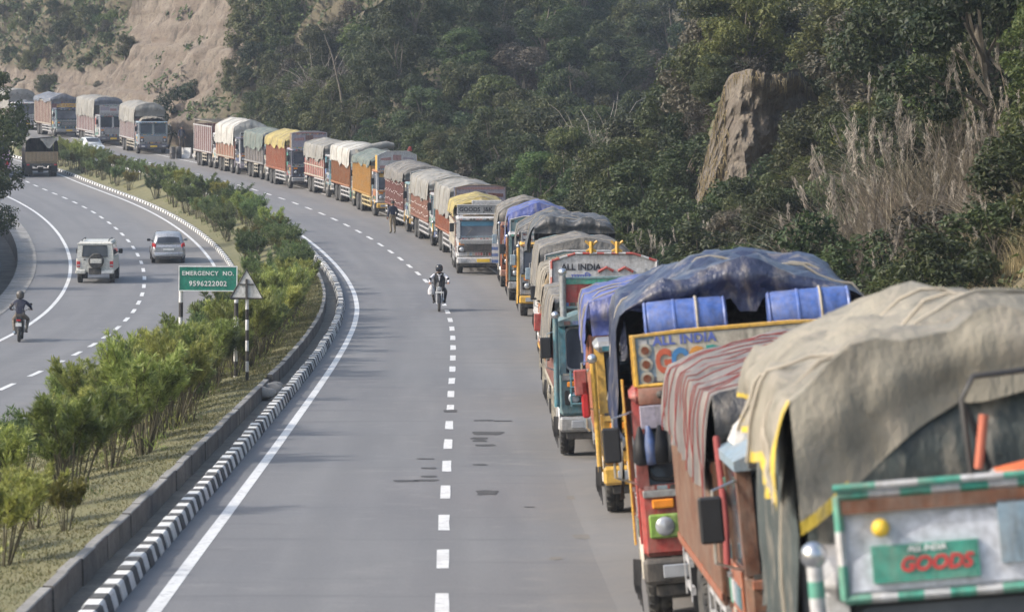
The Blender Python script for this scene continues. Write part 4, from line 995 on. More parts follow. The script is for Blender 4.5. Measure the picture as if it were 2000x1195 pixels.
def wheel(parent, x, y, side, rimc=(.32, .32, .31), front=True, r=.50, tm=None):
    tm = tm or TYRE
    k = (rimc, front, r)
    if k not in RIMS: RIMS[k] = rim_mesh(r, .27 if r > .4 else .2, paint(rimc, .6, .6), front=front)
    o = mk('tyre', tm, parent, (x, y, r), (0, 0, 0) if side < 0 else (0, 0, PI))
    o.rotation_euler.x = rnd.uniform(0, 6)
    mk('rim', RIMS[k], o); return o
RIBM = {}
def rib_mesh(h, wd, mat):
    k = (round(h, 2), wd, mat.name)
    if k not in RIBM:
        b = MB(); b.box(-.045, .0, -wd / 2, wd / 2, 0, h, .008); RIBM[k] = b.mesh('rib', mat)
    return RIBM[k]
def ribbon_text(key, parent, x, y, z, sx=1.0): return letter(key, parent, (x, y, z), sx=sx)

def tarp(parent, P, hw, y0, y1, zt, name='tarpaulin'):
    """cloth over the load: P has col, hem_l, hem_r, crown, lump, bows, front (drop to z or None), edge colour, seed"""
    sd = P.get('seed', 0) * 13.7; crown, lump = P.get('crown', .3), P.get('lump', .05); top = P.get('top', zt)
    hl, hr = P.get('hem_l', 2.0), P.get('hem_r', 2.0); ov = P.get('ov', .06); bows = P.get('bows', .02); sl = P.get('slope', 0.0); roundc = P.get('round', .12)
    n1, n2 = 9, 18; ny = max(int((y1 - y0) * 7), 24)
    b = MB()
    def topz(x, y):
        q = abs(x) / (hw + ov)
        z = top + crown * (1 - q ** P.get('pow', 1.6)) + sl * (y - y0)
        z += bows * math.sin(y * 2 * PI / .95 + sd) * (1 - q * .3)
        z += lump * 1.4 * fbm(x * .9 + sd, y * .7, 1, 3) + (.012 + lump * .6) * fbm(x * 2.3, y * 2.1 + sd, 2, 4) - .022 * max(0, ridged(x * .8 + y * .5, y * .9 - x * .3, sd) - .6) * 2.5
        return z
    def sec(i, y):
        if i <= n1:                        # left side from hem up
            t = i / n1; x = -(hw + ov); zt_ = topz(x, y); hem = hl + P.get('jag', .13) * mnoise.noise(Vector((y * 1.3, sd, 0))) * 2 + P.get('hem_l_slope', 0) * (y - y0)
            z = hem + (zt_ - hem) * t
            fold = (.06 * mnoise.noise(Vector((y * 2.2, t * .8, sd))) + .045 * mnoise.noise(Vector((y * 5.5 + t, t * .9, sd + 4)))) * (1.25 - t) * P.get('fold', 1)
            x -= abs(fold) * 1.4 + .05 * (1 - t) * P.get('flare', .4) - roundc * .5 * t ** 6 + lump * .5 * fbm(y * 1.1, z * 1.2, sd, 3)
            return (x, y, z)
        if i < n1 + n2:
            t = (i - n1) / n2; x = (hw + ov) * (2 * t - 1) * (1 - .0); z = topz(x, y)
            e = max(0, abs(2 * t - 1) - .82) / .18; z -= roundc * e ** 2; return (x, y, z)
        t = 1 - (i - n1 - n2) / n1; x = hw + ov; zt_ = topz(x, y) - roundc; z = hr + (zt_ - hr) * t
        return (x + abs(.04 * mnoise.noise(Vector((y * 3, t, sd + 9)))), y, z)
    nn = 2 * n1 + n2; sec0 = sec; xo = P.get('xoff', 0)
    wr_ = P.get('wide_r', 1.0)
    if xo or wr_ != 1: sec = lambda i, y: (lambda p: (p[0] * (wr_ if p[0] > 0 else 1) + xo, p[1], p[2]))(sec0(i, y))
    edge = P.get('edge')
    vs = []; 
    for j in range(ny + 1):
        y = y0 + (y1 - y0) * j / ny
        for i in range(nn + 1): vs.append(sec(i, y))
    fs = [(j * (nn + 1) + i, j * (nn + 1) + i + 1, (j + 1) * (nn + 1) + i + 1, (j + 1) * (nn + 1) + i) for j in range(ny) for i in range(nn)]
    b.add(vs, fs)
    if edge:
        b.m = [1 if (k % nn) < 1 or (k // nn < 1 and k % nn < n1) else 0 for k in range(len(fs))]
    # front and rear flaps
    def flap(yf, sg, drop, mi):
        nv = 10
        def fn(u, v):
            i = n1 + u * n2; i0 = int(min(i, n1 + n2 - 1)); f_ = i - i0
            a, c_ = Vector(sec(i0, yf)), Vector(sec(i0 + 1, yf)); p = a.lerp(c_, f_)
            dz = drop(p.x) if callable(drop) else drop
            z = p.z + (min(dz, p.z - .02) - p.z) * v
            bulge = (.10 * math.sin(PI * min(v * 1.4, 1)) * P.get('puff', 1) + .05 * mnoise.noise(Vector((p.x * 2.5, z * 1.4, sd + 3))) * P.get('fold', 1) + .035 * mnoise.noise(Vector((p.x * 7, z * 1.0, sd + 8)))) * min(1, v * 4)
            return (p.x + .02 * v * mnoise.noise(Vector((p.x * 3, z * 3, sd))), yf - sg * bulge, z)
        b.mi = mi; k0 = len(b.f); b.grid(fn, n2 * 2, nv)
        if edge and sg > 0:
            for q in range(k0, len(b.f)):
                if (q - k0) // (n2 * 2) >= nv - 1 and (q - k0) % (n2 * 2) < n2 * .26: b.m[q] = 1
    if P.get('front') is not None: flap(y0, 1, P['front'], P.get('front_mi', 0))
    if P.get('rear', True): flap(y1, -1, hl if not P.get('rear_z') else P['rear_z'], 0)
    mats = [P['col']] + [edge or P['col']] + [P.get('front_col', P['col'])]
    o = b.build(name, mats, parent, 179)
    # ropes
    for (ya, yb) in P.get('ropes') or [(y0 + .5 + (y1 - y0 - 1) * k / 3, y0 + .5 + (y1 - y0 - 1) * k / 3 + .25 * math.sin(sd + 2 * k)) for k in range(4)]:
        pts = [Vector(sec(i, ya + (yb - ya) * i / nn)) for i in range(0, nn + 1)]
        c_ = Vector((0, 0, top - .8)); r_ = MB()
        r_.tube([p + (p - Vector((0, p.y, top - .9))).normalized() * .012 for p in pts], P.get('rope_r', .012), 5, False); r_.build('rope', P.get('rope_mat', ROPE), o, 60)
    return o

def truck(Y, dl, L_, label, **P):
    """Y: depth of the front bumper, dl: lateral distance of its left flank from the centre of the road"""
    g = random.Random(P.get('seed', int(Y * 7)))
    hw = P.get('hw', 1.2); yaw = math.atan(-float(dR(Y + L_ * .5))) + P.get('yaw', 0)
    roll = -math.atan(float(roll_amt(Y + 3))) * P.get('rollk', 1.0); pit = math.atan(float(slopeR(Y + L_ * .5)))
    cx = float(xR(Y, dl + hw)); t = empty('truck', (cx, Y, float(zRd(Y, dl + hw)) + .0), (pit, roll, yaw))
    tag(t, label, 'truck', 'trucks queued along the right carriageway')
    cab = P['cab']; cab2 = P.get('cab2', cab); trim = P.get('trim', WHITE); fl = P.get('floor', 1.15); yb = P.get('yb', 1.95); side = P['side']; rib = P.get('rib', WHITE); wt = P.get('wall_top', 2.35)
    cw = hw - .02
    # chassis
    b = MB(); b.box(-.42, -.34, .3, L_ - .3, .72, .98); b.box(.34, .42, .3, L_ - .3, .72, .98)
    for y in (1.3, L_ - 2.5, L_ - 1.2): b.tube([(-.9, y, .5), (.9, y, .5)], .07, 8)
    for y in np.arange(1.0, L_, 1.4): b.box(-.4, .4, y, y + .08, .76, .94)
    b.build('chassis', DARK, t)
    b = MB(); b.lathe([(-.55, .27), (.55, .27)], (-.72, 3.3, .72), 'y', 14); b.build('fuel_tank', paint((.2, .2, .2), .45, .5), t, 40)
    # wheels
    rims = P.get('rims', (.32, .32, .31)); wx = hw - .16
    fy = P.get('front_axle', 1.25)
    for sg in (-1, 1): wheel(t, sg * wx, fy, sg, rims)
    for y in P.get('axles', (L_ - 2.75, L_ - 1.45)):
        for sg in (-1, 1):
            wheel(t, sg * wx, y, sg, rims, False); wheel(t, sg * (wx - .31), y, sg, rims, False)
    if P.get('twin'):
        for sg in (-1, 1): wheel(t, sg * wx, fy + 1.9, sg, rims)
    for sg in (-1, 1): b = MB(); b.box(sg * wx - .15, sg * wx + .15, L_ - .55, L_ - .53, .3, 1.0); b.build('mudflap', BLACK, t)
    # ---- cargo body
    b = MB(); b.box(-hw + .02, hw - .02, yb, L_, fl - .12, fl, .01); b.build('load_floor', P.get('floor_col', side), t)
    b = MB(); b.box(-hw, -hw + .05, yb, L_, fl, wt); b.build('side_wall', paint(tuple(x * (.42 if RGB.get(rib.name, (1,))[0] < .4 else .8) for x in RGB[side.name])) if side.name in RGB else side, t)  # side colour darkened here: groove shade between the ribs put into the paint
    b = MB(); b.box(hw - .05, hw, yb, L_, fl, wt)
    for y in np.arange(yb + .1, L_, .32): b.box(hw, hw + .04, y - .03, y + .03, fl - .1, wt)
    b.build('side_wall', [side], t)
    b = MB(); b.box(-hw + .055, hw - .055, yb, yb + .05, fl, wt + P.get('head', .2)); b.build('front_wall', P.get('head_col', side), t)
    b = MB(); b.box(-hw + .055, hw - .055, L_ - .05, L_, fl, wt); b.build('tail_gate', side, t)
    sp = P.get('rib_sp', .34); rm = rib_mesh(wt - fl + .1, P.get('rib_w', .07), rib); y = yb + .06
    while y < L_ - .02:
        mk('rib', rm, t, (-hw, y, fl - .08), (g.uniform(-.01, .01), 0, 0)); y += sp
    b = MB()
    for z in ((wt - .04, fl + .0) if not P.get('mid_rail') else (wt - .04, (wt + fl) / 2, fl)): b.box(-hw - .055, -hw - .046, yb, L_, z - .035, z + .035)
    b.build('side_rail', P.get('rail', rib), t)
    # chain hooks and paint studs along the side
    if P.get('studs'):
        b = MB()
        for y in np.arange(yb + .2, L_, .42):
            for z in (fl + .25, (fl + wt) / 2, wt - .2):
                b.ball((-hw - .05, y + g.uniform(-.08, .08), z + g.uniform(-.08, .08)), .026, 6)
        b.build('studs', TX_WHITE, t)
    # side guard of white bars between the axles
    gc = P.get('guard', WHITE); gy0 = fy + .75 + (1.9 if P.get('twin') else 0); gy1 = P.get('axles', (L_ - 2.75,))[0] - .62
    if gy1 - gy0 > .5:
        b = MB()
        for z in (.48, .72, .96): b.box(-hw - .01, -hw + .03, gy0, gy1, z, z + .07)
        k = 0
        for y in np.linspace(gy0, gy1 - .05, max(3, int((gy1 - gy0) / .42))): b.box(-hw - .022, -hw - .012, y, y + .05, .42, fl - .02)
        b.build('side_guard', gc, t)
    b = MB(); ya = P.get('axles', (L_ - 2.75, L_ - 1.45))[-1] + .6
    for z in (.62, .9): b.box(-hw - .005, -hw + .03, ya, L_ - .02, z, z + .07)
    for y in (ya, L_ - .1): b.box(-hw - .02, -hw - .008, y, y + .06, .55, fl - .02)
    b.build('side_guard', gc, t)
    # inner load under the cloth
    tp = P.get('tarp')
    if tp:
        zt = tp.get('top', 2.9); b = MB(); b.box(-hw + .08, hw - .08, yb + .1, L_ - .1, fl + .01, max(zt - .12, wt - .1), .15); b.build('cargo', P.get('cargo_col', DARK), t)
        tp.setdefault('seed', int(Y)); tarp(t, tp, hw, tp.get('y0', yb - .02), tp.get('y1', L_ + .03), zt)
    else:
        b = MB()
        for x in (-hw + .02, hw - .02): b.tube([(x, yb, wt + .32), (x, L_, wt + .32)], .03, 5)
        for y in np.linspace(yb, L_, 5): b.tube([(-hw + .02, y, wt), (-hw + .02, y, wt + .32), (hw - .02, y, wt + .32), (hw - .02, y, wt)], .025, 5)
        b.build('roof_frame', paint((.25, .23, .2), .6, .5), t)
    # ---- cab
    zb, zs, zr = .78, P.get('sill', 1.55), P.get('roof', 2.5)
    b = MB()
    b.box(-cw, cw, .06, 1.75, zb, zs, .05)
    for sg in (-1, 1):
        b.prism([(.07, zs - .02), (.24, zs - .02), (.36, zr), (.2, zr)], sg * cw - (0 if sg > 0 else 0), sg * (cw - .12))
        b.box(min(sg * cw, sg * (cw - .1)), max(sg * cw, sg * (cw - .1)), 1.35, 1.75, zs - .02, zr)
    b.box(-cw + .1, cw - .1, 1.66, 1.74, zs - .02, zr)
    if P.get('split'): b.prism([(.06, zs - .02), (.2, zs - .02), (.34, zr), (.18, zr)], -.07, .07)
    b.build('cab_body', cab, t, 35)
    b = MB()
    if P.get('dome'):
        b.prism([(-cw - .02, zr - .02), (cw + .02, zr - .02), (cw + .02, zr + .06), (cw * .7, zr + .2), (0, zr + .26), (-cw * .7, zr + .2), (-cw - .02, zr + .06)], .1, 1.78, 'y')
    else: b.box(-cw - .02, cw + .02, .1, 1.78, zr - .02, zr + .14, .07)
    b.build('cab_roof', P.get('roof_col', cab2), t, 35)
    # windscreen
    x_in = cw - .12
    wins = ((-x_in, -.08), (.08, x_in)) if P.get('split') else ((-x_in, x_in),)
    for x0, x1 in wins:
        b = MB(); P4 = [(x0, .15, zs - .01), (x1, .15, zs - .01), (x1, .29, zr - .02), (x0, .29, zr - .02)]
        b.add([(x, y, z) for x, y, z in P4] + [(x, y + .02, z) for x, y, z in P4], [(0, 1, 2, 3), (7, 6, 5, 4), (0, 4, 5, 1), (2, 6, 7, 3), (1, 5, 6, 2), (0, 3, 7, 4)])
        wo_ = b.build('windscreen', P.get('glass', GLASS2), t)
        fr = MB(); r_ = .12; ring = []
        for (cx_, cz_, a0) in ((x1 - r_, zr - .06 - r_, 0), (x0 + r_, zr - .06 - r_, 90), (x0 + r_, zs + .05 + r_, 180), (x1 - r_, zs + .05 + r_, 270)):
            for k in range(5):
                a = R_(a0 + 22.5 * k); zz_ = cz_ + r_ * math.sin(a); ring.append((cx_ + r_ * math.cos(a), .135 + .14 * (zz_ - zs) / (zr - zs), zz_))
        ring.append(ring[0]); fr.tube(ring, .026, 5, False); fr.build('window_frame', P.get('gasket', BLACK), wo_, 60)
        wp = MB(); wp.tube([(x0 + .25, .12, zs + .06), (x0 + .55, .16, zs + .42)], .012, 4); wp.build('wiper', BLACK, wo_)
    if P.get('band'):                       # coloured sun strip with tassels in the windscreen
        b = MB(); zz_ = zr - .2; b.prism([(.225, zz_ - .06), (.25, zz_ - .06), (.27, zr - .05), (.245, zr - .05)], -x_in + .06, x_in - .06); b.build('sun_strip', P['band'], t)
    # doors and side windows
    for sg in (-1, 1):
        b = MB(); b.box(min(sg * (cw + .0), sg * (cw + .025)), max(sg * (cw + .0), sg * (cw + .025)), .32, 1.3, zb + .12, zs, .01)
        d_ = b.build('door', P.get('door', cab2), t)
        gmb = MB(); gmb.box(min(sg * (cw - .05), sg * (cw - .03)), max(sg * (cw - .05), sg * (cw - .03)), .36, 1.36, zs - .01, zr); gmb.build('side_window', GLASS, d_)
        hmb = MB(); hmb.box(min(sg * (cw + .03), sg * (cw + .06)), max(sg * (cw + .03), sg * (cw + .06)), 1.12, 1.24, zs - .14, zs - .1); hmb.build('handle', CHROME, d_)
        m_ = MB(); m_.tube([(sg * cw, .2, zr - .1), (sg * (cw + .22), .02, zr - .15), (sg * (cw + .24), .0, zs + .12), (sg * cw, .16, zs + .02)], .014, 5); mo = m_.build('mirror_arm', CHROME, t, 60)
        m2 = MB(); m2.box(sg * (cw + .15), sg * (cw + .15) + sg * .2, -.05, .0, zs + .28, zs + .66, .02) if sg > 0 else m2.box(-(cw + .35), -(cw + .15), -.05, .0, zs + .28, zs + .66, .02); m2.build('mirror', P.get('mirror', BLACK), mo)
        # wheel arch, step
        ar = MB(); pts = [(sg * (cw + .0), fy + .62 * math.cos(a), .5 + .62 * math.sin(a)) for a in [PI * k / 10 for k in range(11)]]
        ar.tube(pts, .035, 5); ar.build('wheel_arch', P.get('arch', trim), t, 60)
    # front panel details
    gcol = P.get('grille', DARK)
    b = MB(); b.box(-.72, .72, .02, .056, zb + .28, zs - .18, .015); gr = b.build('grille', gcol, t)
    sm = MB()
    for k in range(5): z = zb + .33 + k * (zs - zb - .52) / 5; sm.box(-.68, .68, -.005, .018, z, z + .035)
    sm.build('grille_bars', P.get('bars', trim), gr)
    sm = MB(); sm.box(-cw + .04, cw - .04, .015, .055, zs - .13, zs - .05, .01); sm.build('trim_strip', trim, t)
    for sg in (-1, 1):
        x = sg * .93
        b = MB(); b.box(x - .17, x + .17, .005, .056, zb + .2, zb + .46, .02); hl_ = b.build('headlight', P.get('lamp_col', BLACK), t)
        q = MB(); q.lathe([(-.035, .0001), (-.03, .06), (-.01, .1), (.0, .105)], (x, .0, zb + .33), 'y', 14); q.build('lens', LENS, hl_, 60)
        b = MB(); b.box(x - .12, x + .12, .01, .055, zb + .52, zb + .62, .015); b.build('indicator', AMBER, t)
    b = MB(); b.box(-cw - .02, cw + .02, -.12, .1, .50, .77, .04); bu = b.build('bumper', P.get('bumper', trim), t, 35)
    b = MB(); b.box(-.28, .28, -.145, -.123, .56, .70, .005); b.build('number_plate', P.get('plate', PLATE), bu)
    b = MB(); b.box(-cw + .1, cw - .1, -.02, .08, .36, .50, .02); b.build('front_apron', DARK, t)
    for sg in (-1, 1):
        b = MB(); b.box(sg * .85 - .14, sg * .85 + .14, -.145, -.122, .57, .71, .01); b.build('fog_lamp', LENS, bu)
    if P.get('motif'):                      # painted panels on the front
        for k, (x0, x1, z0, z1, m_) in enumerate(P['motif']):
            b = MB(); b.box(x0, x1, -.002 - .004 * (k % 3), .03, z0, z1, .01); b.build('painted_panel', m_, t)
    # small painted ornament on the cab front, door and corner
    og = random.Random(P.get('seed', 0) + 500); keys = ['red', 'yellow', 'white', 'green', 'blue', 'lblue', 'pink', 'dark', 'teal', 'cream', 'maroon', 'dblue']
    omats = [C_[k] for k in og.sample(keys, 6)] + [DARK]
    b = MB()
    def sq(x0, x1, y0, y1, z0, z1): b.mi = og.randrange(7); b.box(x0, x1, y0, y1, z0, z1)
    for sg in (-1, 1):
        for r in range(3):
            for c_ in range(2): x_ = sg * (.82 + .18 * c_) - .08; z_ = zb + .66 + r * .07; sq(x_, x_ + .15, .035, .0575, z_, z_ + .055) if z_ + .05 < zs - .14 else None
        for k in range(5): sq(sg * (cw + .002) - .012, sg * (cw + .002) + .012, 1.36, 1.72, zb + .08 + k * (zr - zb - .2) / 5, zb + .08 + (k + .82) * (zr - zb - .2) / 5)
        for r in range(2):
            for c_ in range(3): sq(sg * (cw + .03) - .008, sg * (cw + .03) + .008, .4 + .28 * c_, .62 + .28 * c_, zb + .2 + .24 * r, zb + .38 + .24 * r)
    for k in range(16): x_ = -cw + .06 + k * (2 * cw - .12) / 16; sq(x_, x_ + (2 * cw - .12) / 16 * .8, .03, .058, zs - .045, zs - .005)
    for k in range(12): x_ = -.7 + k * 1.4 / 12; sq(x_, x_ + .09, .025, .057, zb + .06, zb + .2)
    for k in range(14): x_ = -cw + .1 + k * (2 * cw - .2) / 14; sq(x_, x_ + .11, .07, .11, zr + .0, zr + .07)
    b.build('front_ornament', omats, t)['kind'] = 'stuff'
    for sg in (-1, 1):                       # black streamers hung from the corners
        b = MB()
        for k in range(4): x_ = sg * (cw + .05 + .02 * k); b.tube([(x_, -.05 + .03 * k, .78), (x_ + sg * .02, -.06 + .05 * k, .5), (x_ + sg * .01, -.02 + .06 * k, .22 + .06 * k)], .016, 4, True, .006)
        b.build('streamer', BLACK, t)
    if P.get('clutter', True):
        b = MB(); q0 = og.random() * 9; b.grid(lambda u, v: (-.85 + 1.7 * u, .55 + 1.1 * v, zr + .12 + (.10 + .16 * abs(math.sin(u * 7 + q0))) * math.sin(PI * u) ** .5 * math.sin(PI * v) ** .5 + .06 * fbm(u * 5 + q0, v * 4, 3)), 16, 9); b.build('roof_bundle', T_[og.choice(['brownc', 'dkgrey', 'warm', 'blk', 'slate'])], t, 179)
    # posts with chrome balls
    if P.get('posts'):
        for sg in (-1, 1):
            pm = P['posts']; b = MB(); x = sg * (cw + .06)
            z0, z1 = P.get('post_z', (.9, zr + .1)); n_ = 8
            for k in range(n_):
                b.mi = k % 2 if isinstance(pm, (list, tuple)) else 0; za, zc = z0 + (z1 - z0) * k / n_, z0 + (z1 - z0) * (k + 1) / n_
                b.tube([(x, .02, za), (x, .02, zc)], P.get('post_r', .04), 8)
            b.mi = 0; po = b.build('post', list(pm) if isinstance(pm, (list, tuple)) else pm, t, 60)
            q = MB(); q.ball((x, .02, z1 + .05), .075, 12); q.build('ball', CHROME, po, 60)
    # name board above the cab
    B = P.get('board')
    if B:
        bw, z0, z1 = B.get('w', hw - .08), B.get('z0', zr + .14), B.get('z1', zr + .75); ybd = B.get('y', .22); arch = B.get('arch', .12)
        poly = [(-bw, z0), (bw, z0), (bw, z1 - arch), (bw * .55, z1), (-bw * .55, z1), (-bw, z1 - arch)]
        b = MB(); b.prism(poly, ybd, ybd + .07, 'y'); bo = b.build('name_board', B['col'], t)
        fr = MB(); ring = [(x, ybd - .01, z) for x, z in poly] + [(poly[0][0], ybd - .01, poly[0][1])]
        if isinstance(B.get('frame'), (list, tuple)):
            seg = []
            for a, c_ in zip(ring, ring[1:]):
                a, c_ = Vector(a), Vector(c_); m_ = max(2, int((c_ - a).length / .14))
                for k in range(m_): fr.mi = k % 2; fr.tube([a.lerp(c_, k / m_), a.lerp(c_, (k + 1) / m_)], .03, 6)
            fr.build('board_frame', list(B['frame']), bo, 60)
        else: fr.tube(ring, .025, 5, False); fr.build('board_frame', B.get('frame', trim), bo, 60)
        pr_ = B.get('proud', .012)
        if B.get('squares', True):
            q = MB(); n_ = 18
            for k in range(n_):
                q.mi = og.randrange(7); x_ = -bw + .05 + k * (2 * bw - .1) / n_; q.box(x_, x_ + (2 * bw - .1) / n_ * .82, ybd - .012, ybd - .001, z0 + .02, z0 + .09)
                if arch < .13: q.mi = og.randrange(7); q.box(x_, x_ + (2 * bw - .1) / n_ * .82, ybd - .012, ybd - .001, z1 - arch - .1, z1 - arch - .04)
            q.build('board_ornament', omats, bo)['kind'] = 'stuff'
        for (x0, x1, za, zc, m_) in B.get('panels', ()):
            sk = B.get('skew', .0)
            q = MB(); zl = lambda x, z: z + (sk * (bw - abs(x)) if z > (z0 + z1) / 2 else 0)
            q.prism([(x0, za), (x1, za), (x1, zl(x1, zc)), (x0, zl(x0, zc))], ybd - .006 - pr_, ybd - .002, 'y'); q.build('painted_panel', m_, bo)
        st = MB()
        for sg in (-1, 1): st.tube([(sg * (bw - .1), ybd + .06, z0 + .1), (sg * (bw - .1), 1.2, zr + .08)], .02, 5)
        st.build('board_stay', DARK, bo)
        if B.get('box'):                    # side cheeks make it a box
            for sg in (-1, 1): q = MB(); q.box(min(sg * bw, sg * (bw + .04)), max(sg * bw, sg * (bw + .04)), ybd, ybd + .55, z0, z1 - arch); q.build('board_side', B['box'], bo)
        for (key, x, z, sx) in B.get('text', ()): letter(key, bo, (x, ybd - .010 - pr_, z), sx=sx)
        if B.get('horns'):
            for sg in (-.28, .28):
                q = MB(); q.tube([(sg, ybd, z1), (sg, ybd, z1 + .26)], .05, 6)
                for a in (-1, 1): q.tube([(sg, ybd, z1 + .16), (sg + a * .13, ybd, z1 + .27)], .03, 5); q.tube([(sg, ybd, z1 + .10), (sg + a * .11, ybd, z1 + .04)], .03, 5)
                q.build('ornament', B['horns'], bo, 60)
        if B.get('lamp'):
            q = MB(); q.box(bw - .5, bw - .25, ybd, ybd + .12, z1 + .0, z1 + .14, .02); q.box(bw - .46, bw - .29, ybd - .01, ybd + .1, z1 + .14, z1 + .26, .03); q.build('roof_lamp', B['lamp'], bo)
    return t
# ------------------------------------------------------------------ the queue of trucks, nearest first
C_ = dict(
 brown=paint((.15, .06, .03)), orange=paint((.33, .085, .03)), orange2=paint((.36, .135, .04)), red=paint((.36, .035, .03)), dred=paint((.15, .03, .027)), maroon=paint((.15, .04, .036)),
 mustard=paint((.46, .23, .03)), teal=paint((.05, .19, .24)), lteal=paint((.14, .25, .27)), lblue=paint((.22, .32, .40)), blue=paint((.06, .13, .34)), dblue=paint((.03, .04, .09)),
 white=WHITE, cream=paint((.48, .44, .36)), grey=paint((.34, .34, .35)), silver=paint((.34, .35, .36), .4, .5, .3), green=paint((.05, .30, .22)), lime=paint((.20, .34, .06)), pink=paint((.38, .20, .20)), lilac=paint((.34, .31, .38)), yellow=YELLOW, dark=DARK, wood=paint((.20, .13, .07)), rust=paint((.26, .10, .06)))
T_ = dict(
 beige=cloth((.255, .235, .19)), dkgreen=cloth((.055, .068, .066), .6), bluegrey=cloth((.17, .20, .22)), greyred=cloth((.165, .15, .145)), blk=cloth((.045, .045, .048), .42), navy=cloth((.034, .043, .088), .36), blue=cloth((.075, .10, .30), .5), grey=cloth((.155, .148, .138)), warm=cloth((.21, .19, .155)), lgrey=cloth((.245, .24, .222)), white=cloth((.44, .43, .40)), green=cloth((.125, .155, .14)), yellow=cloth((.36, .29, .10)), dkgrey=cloth((.075, .078, .082), .5), slate=cloth((.13, .15, .19)), brownc=cloth((.22, .155, .08)))
YEDGE = cloth((.58, .42, .05)); REDROPE = plain((.24, .045, .042), .8, 0, 'redrope')
GW = (C_['green'], WHITE); RW = (paint((.42, .06, .05)), WHITE); BW = (BLACK, WHITE)

# 1: nearest, cut by the lower right corner
t1 = truck(17.6, 2.25, 7.6, 'nearest truck with white and green name board and beige tarpaulin, cut by the corner', clutter=False, cab=C_['white'], side=C_['rust'], trim=WHITE, seed=1, yaw=-.06, hw=1.25, roof_col=C_['grey'], roof=2.42,
  tarp=dict(col=T_['dkgreen'], top=3.2, crown=.28, hem_l=1.5, hem_r=1.6, lump=.04, fold=1.4, front=2.45, y0=1.55, ropes=((2.2, 2.9), (4.6, 4.3))), wall_top=2.5,
  posts=GW, post_z=(1.9, 2.62), post_r=.045, bumper=C_['green'], grille=C_['green'], head_col=C_['rust'], motif=((-1.1, -.5, 1.0, 1.4, C_['green']), (.5, 1.1, 1.0, 1.4, C_['green'])),
  board=dict(col=paint((.50, .52, .57), .45, .22), z0=2.42, z1=2.98, arch=.0, w=1.14, y=-.02, frame=GW, proud=.045, squares=False, panels=((-.98, -.40, 2.50, 2.70, C_['green']), (-.28, .28, 2.56, 2.78, C_['lblue']), (.42, .98, 2.50, 2.70, C_['green']), (-1.12, 1.12, 2.885, 2.955, C_['brown'])), skew=.14, text=(('goods_red', -.64, 2.59, .5), ('all_india_small', -.68, 2.675, .5), ('goods_red', .70, 2.59, .5))))
# its second, beige cloth with yellow hems thrown over the dark one
def drop1(x): return 3.36 + min(0, .72 * (x + .3)) + .03 * math.sin(x * 7)
o = tarp(t1, dict(col=T_['beige'], top=3.46, crown=.36, hem_l=2.85, hem_r=2.9, lump=.14, fold=1.0, jag=.12, front=drop1, y0=1.42, edge=YEDGE, hem_l_slope=.06, ov=.11, puff=.6, seed=5, ropes=((1.9, 2.6), (3.4, 2.8), (5.4, 5.0), (1.6, 4.2)), rope_r=.014), 1.25, 1.42, 7.7, 3.4, 'over_tarpaulin')
b = MB()                                     # striped handrail in front of the cab roof
for k in range(10):
    b.mi = k % 2; b.tube([(-1.16 + .232 * k, -.06, 3.03), (-1.16 + .232 * (k + 1), -.06, 3.03)], .022, 6)
b.build('handrail', list(GW), t1)
for k in range(5): b = MB(); x_ = -1.08 + .46 * k; b.prism([(x_, 2.895), (x_ + .30, 2.895), (x_ + .35, 2.945), (x_ + .05, 2.945)], -.048, -.042, 'y'); b.build('painted_panel', C_['cream'], t1)
b = MB(); b.prism([(-1.1, 2.46), (1.1, 2.46), (1.08, 2.62), (.5, 2.86), (-.5, 2.86), (-1.08, 2.62)], -.036, -.022, 'y'); b.build('board_shield', paint((.62, .635, .69), .4, .18), t1)
b = MB(); b.ball((-.92, -.08, 2.80), .05, 10); b.build('marker_lamp', PLATE, t1, 60)
b = MB(); b.box(-.05, .2, -.06, -.03, 2.2, 2.4, .01); b.mi = 1; b.ball((.075, -.07, 2.34), .05, 8); b.ball((.075, -.07, 2.25), .05, 8); b.build('ornament', [C_['wood'], C_['blue']], t1, 60)
# 2
t2 = truck(26.3, 2.56, 7.4, 'brown wooden truck with grey tarpaulin lashed by red ropes, second from the camera', cab=C_['brown'], cab2=C_['orange'], side=C_['brown'], rib=C_['brown'], rail=C_['orange'], rib_sp=.17, rib_w=.1, seed=2, roof_col=C_['lblue'], dome=True, roof=2.4, mirror=BLACK, trim=C_['orange'],
  tarp=dict(col=T_['greyred'], top=2.92, crown=.26, pow=1.2, hem_l=2.0, hem_r=2.0, lump=.05, jag=.04, front=2.2, front_mi=2, front_col=T_['blk'], fold=.9, hem_l_slope=.06, ropes=[(2.1 + .40 * k + (.09 if k % 3 else -.08), 2.1 + .40 * k + (.15 if k % 2 else -.04)) for k in range(13)], rope_r=.0065, rope_mat=REDROPE), wall_top=2.3, motif=((-1.0, 1.0, 1.12, 1.36, C_['red']),), bars=C_['red'])
letter('motor', t2, (-.75, -.012, 1.28)); letter('motor', t2, (.2, -.012, 1.28))
b = MB(); b.tube([(-1.2, 1.7, 2.55), (-1.22, 1.2, 1.9), (-1.25, 1.05, 1.5)], .03, 6); b.build('rope', REDROPE, t2, 60)
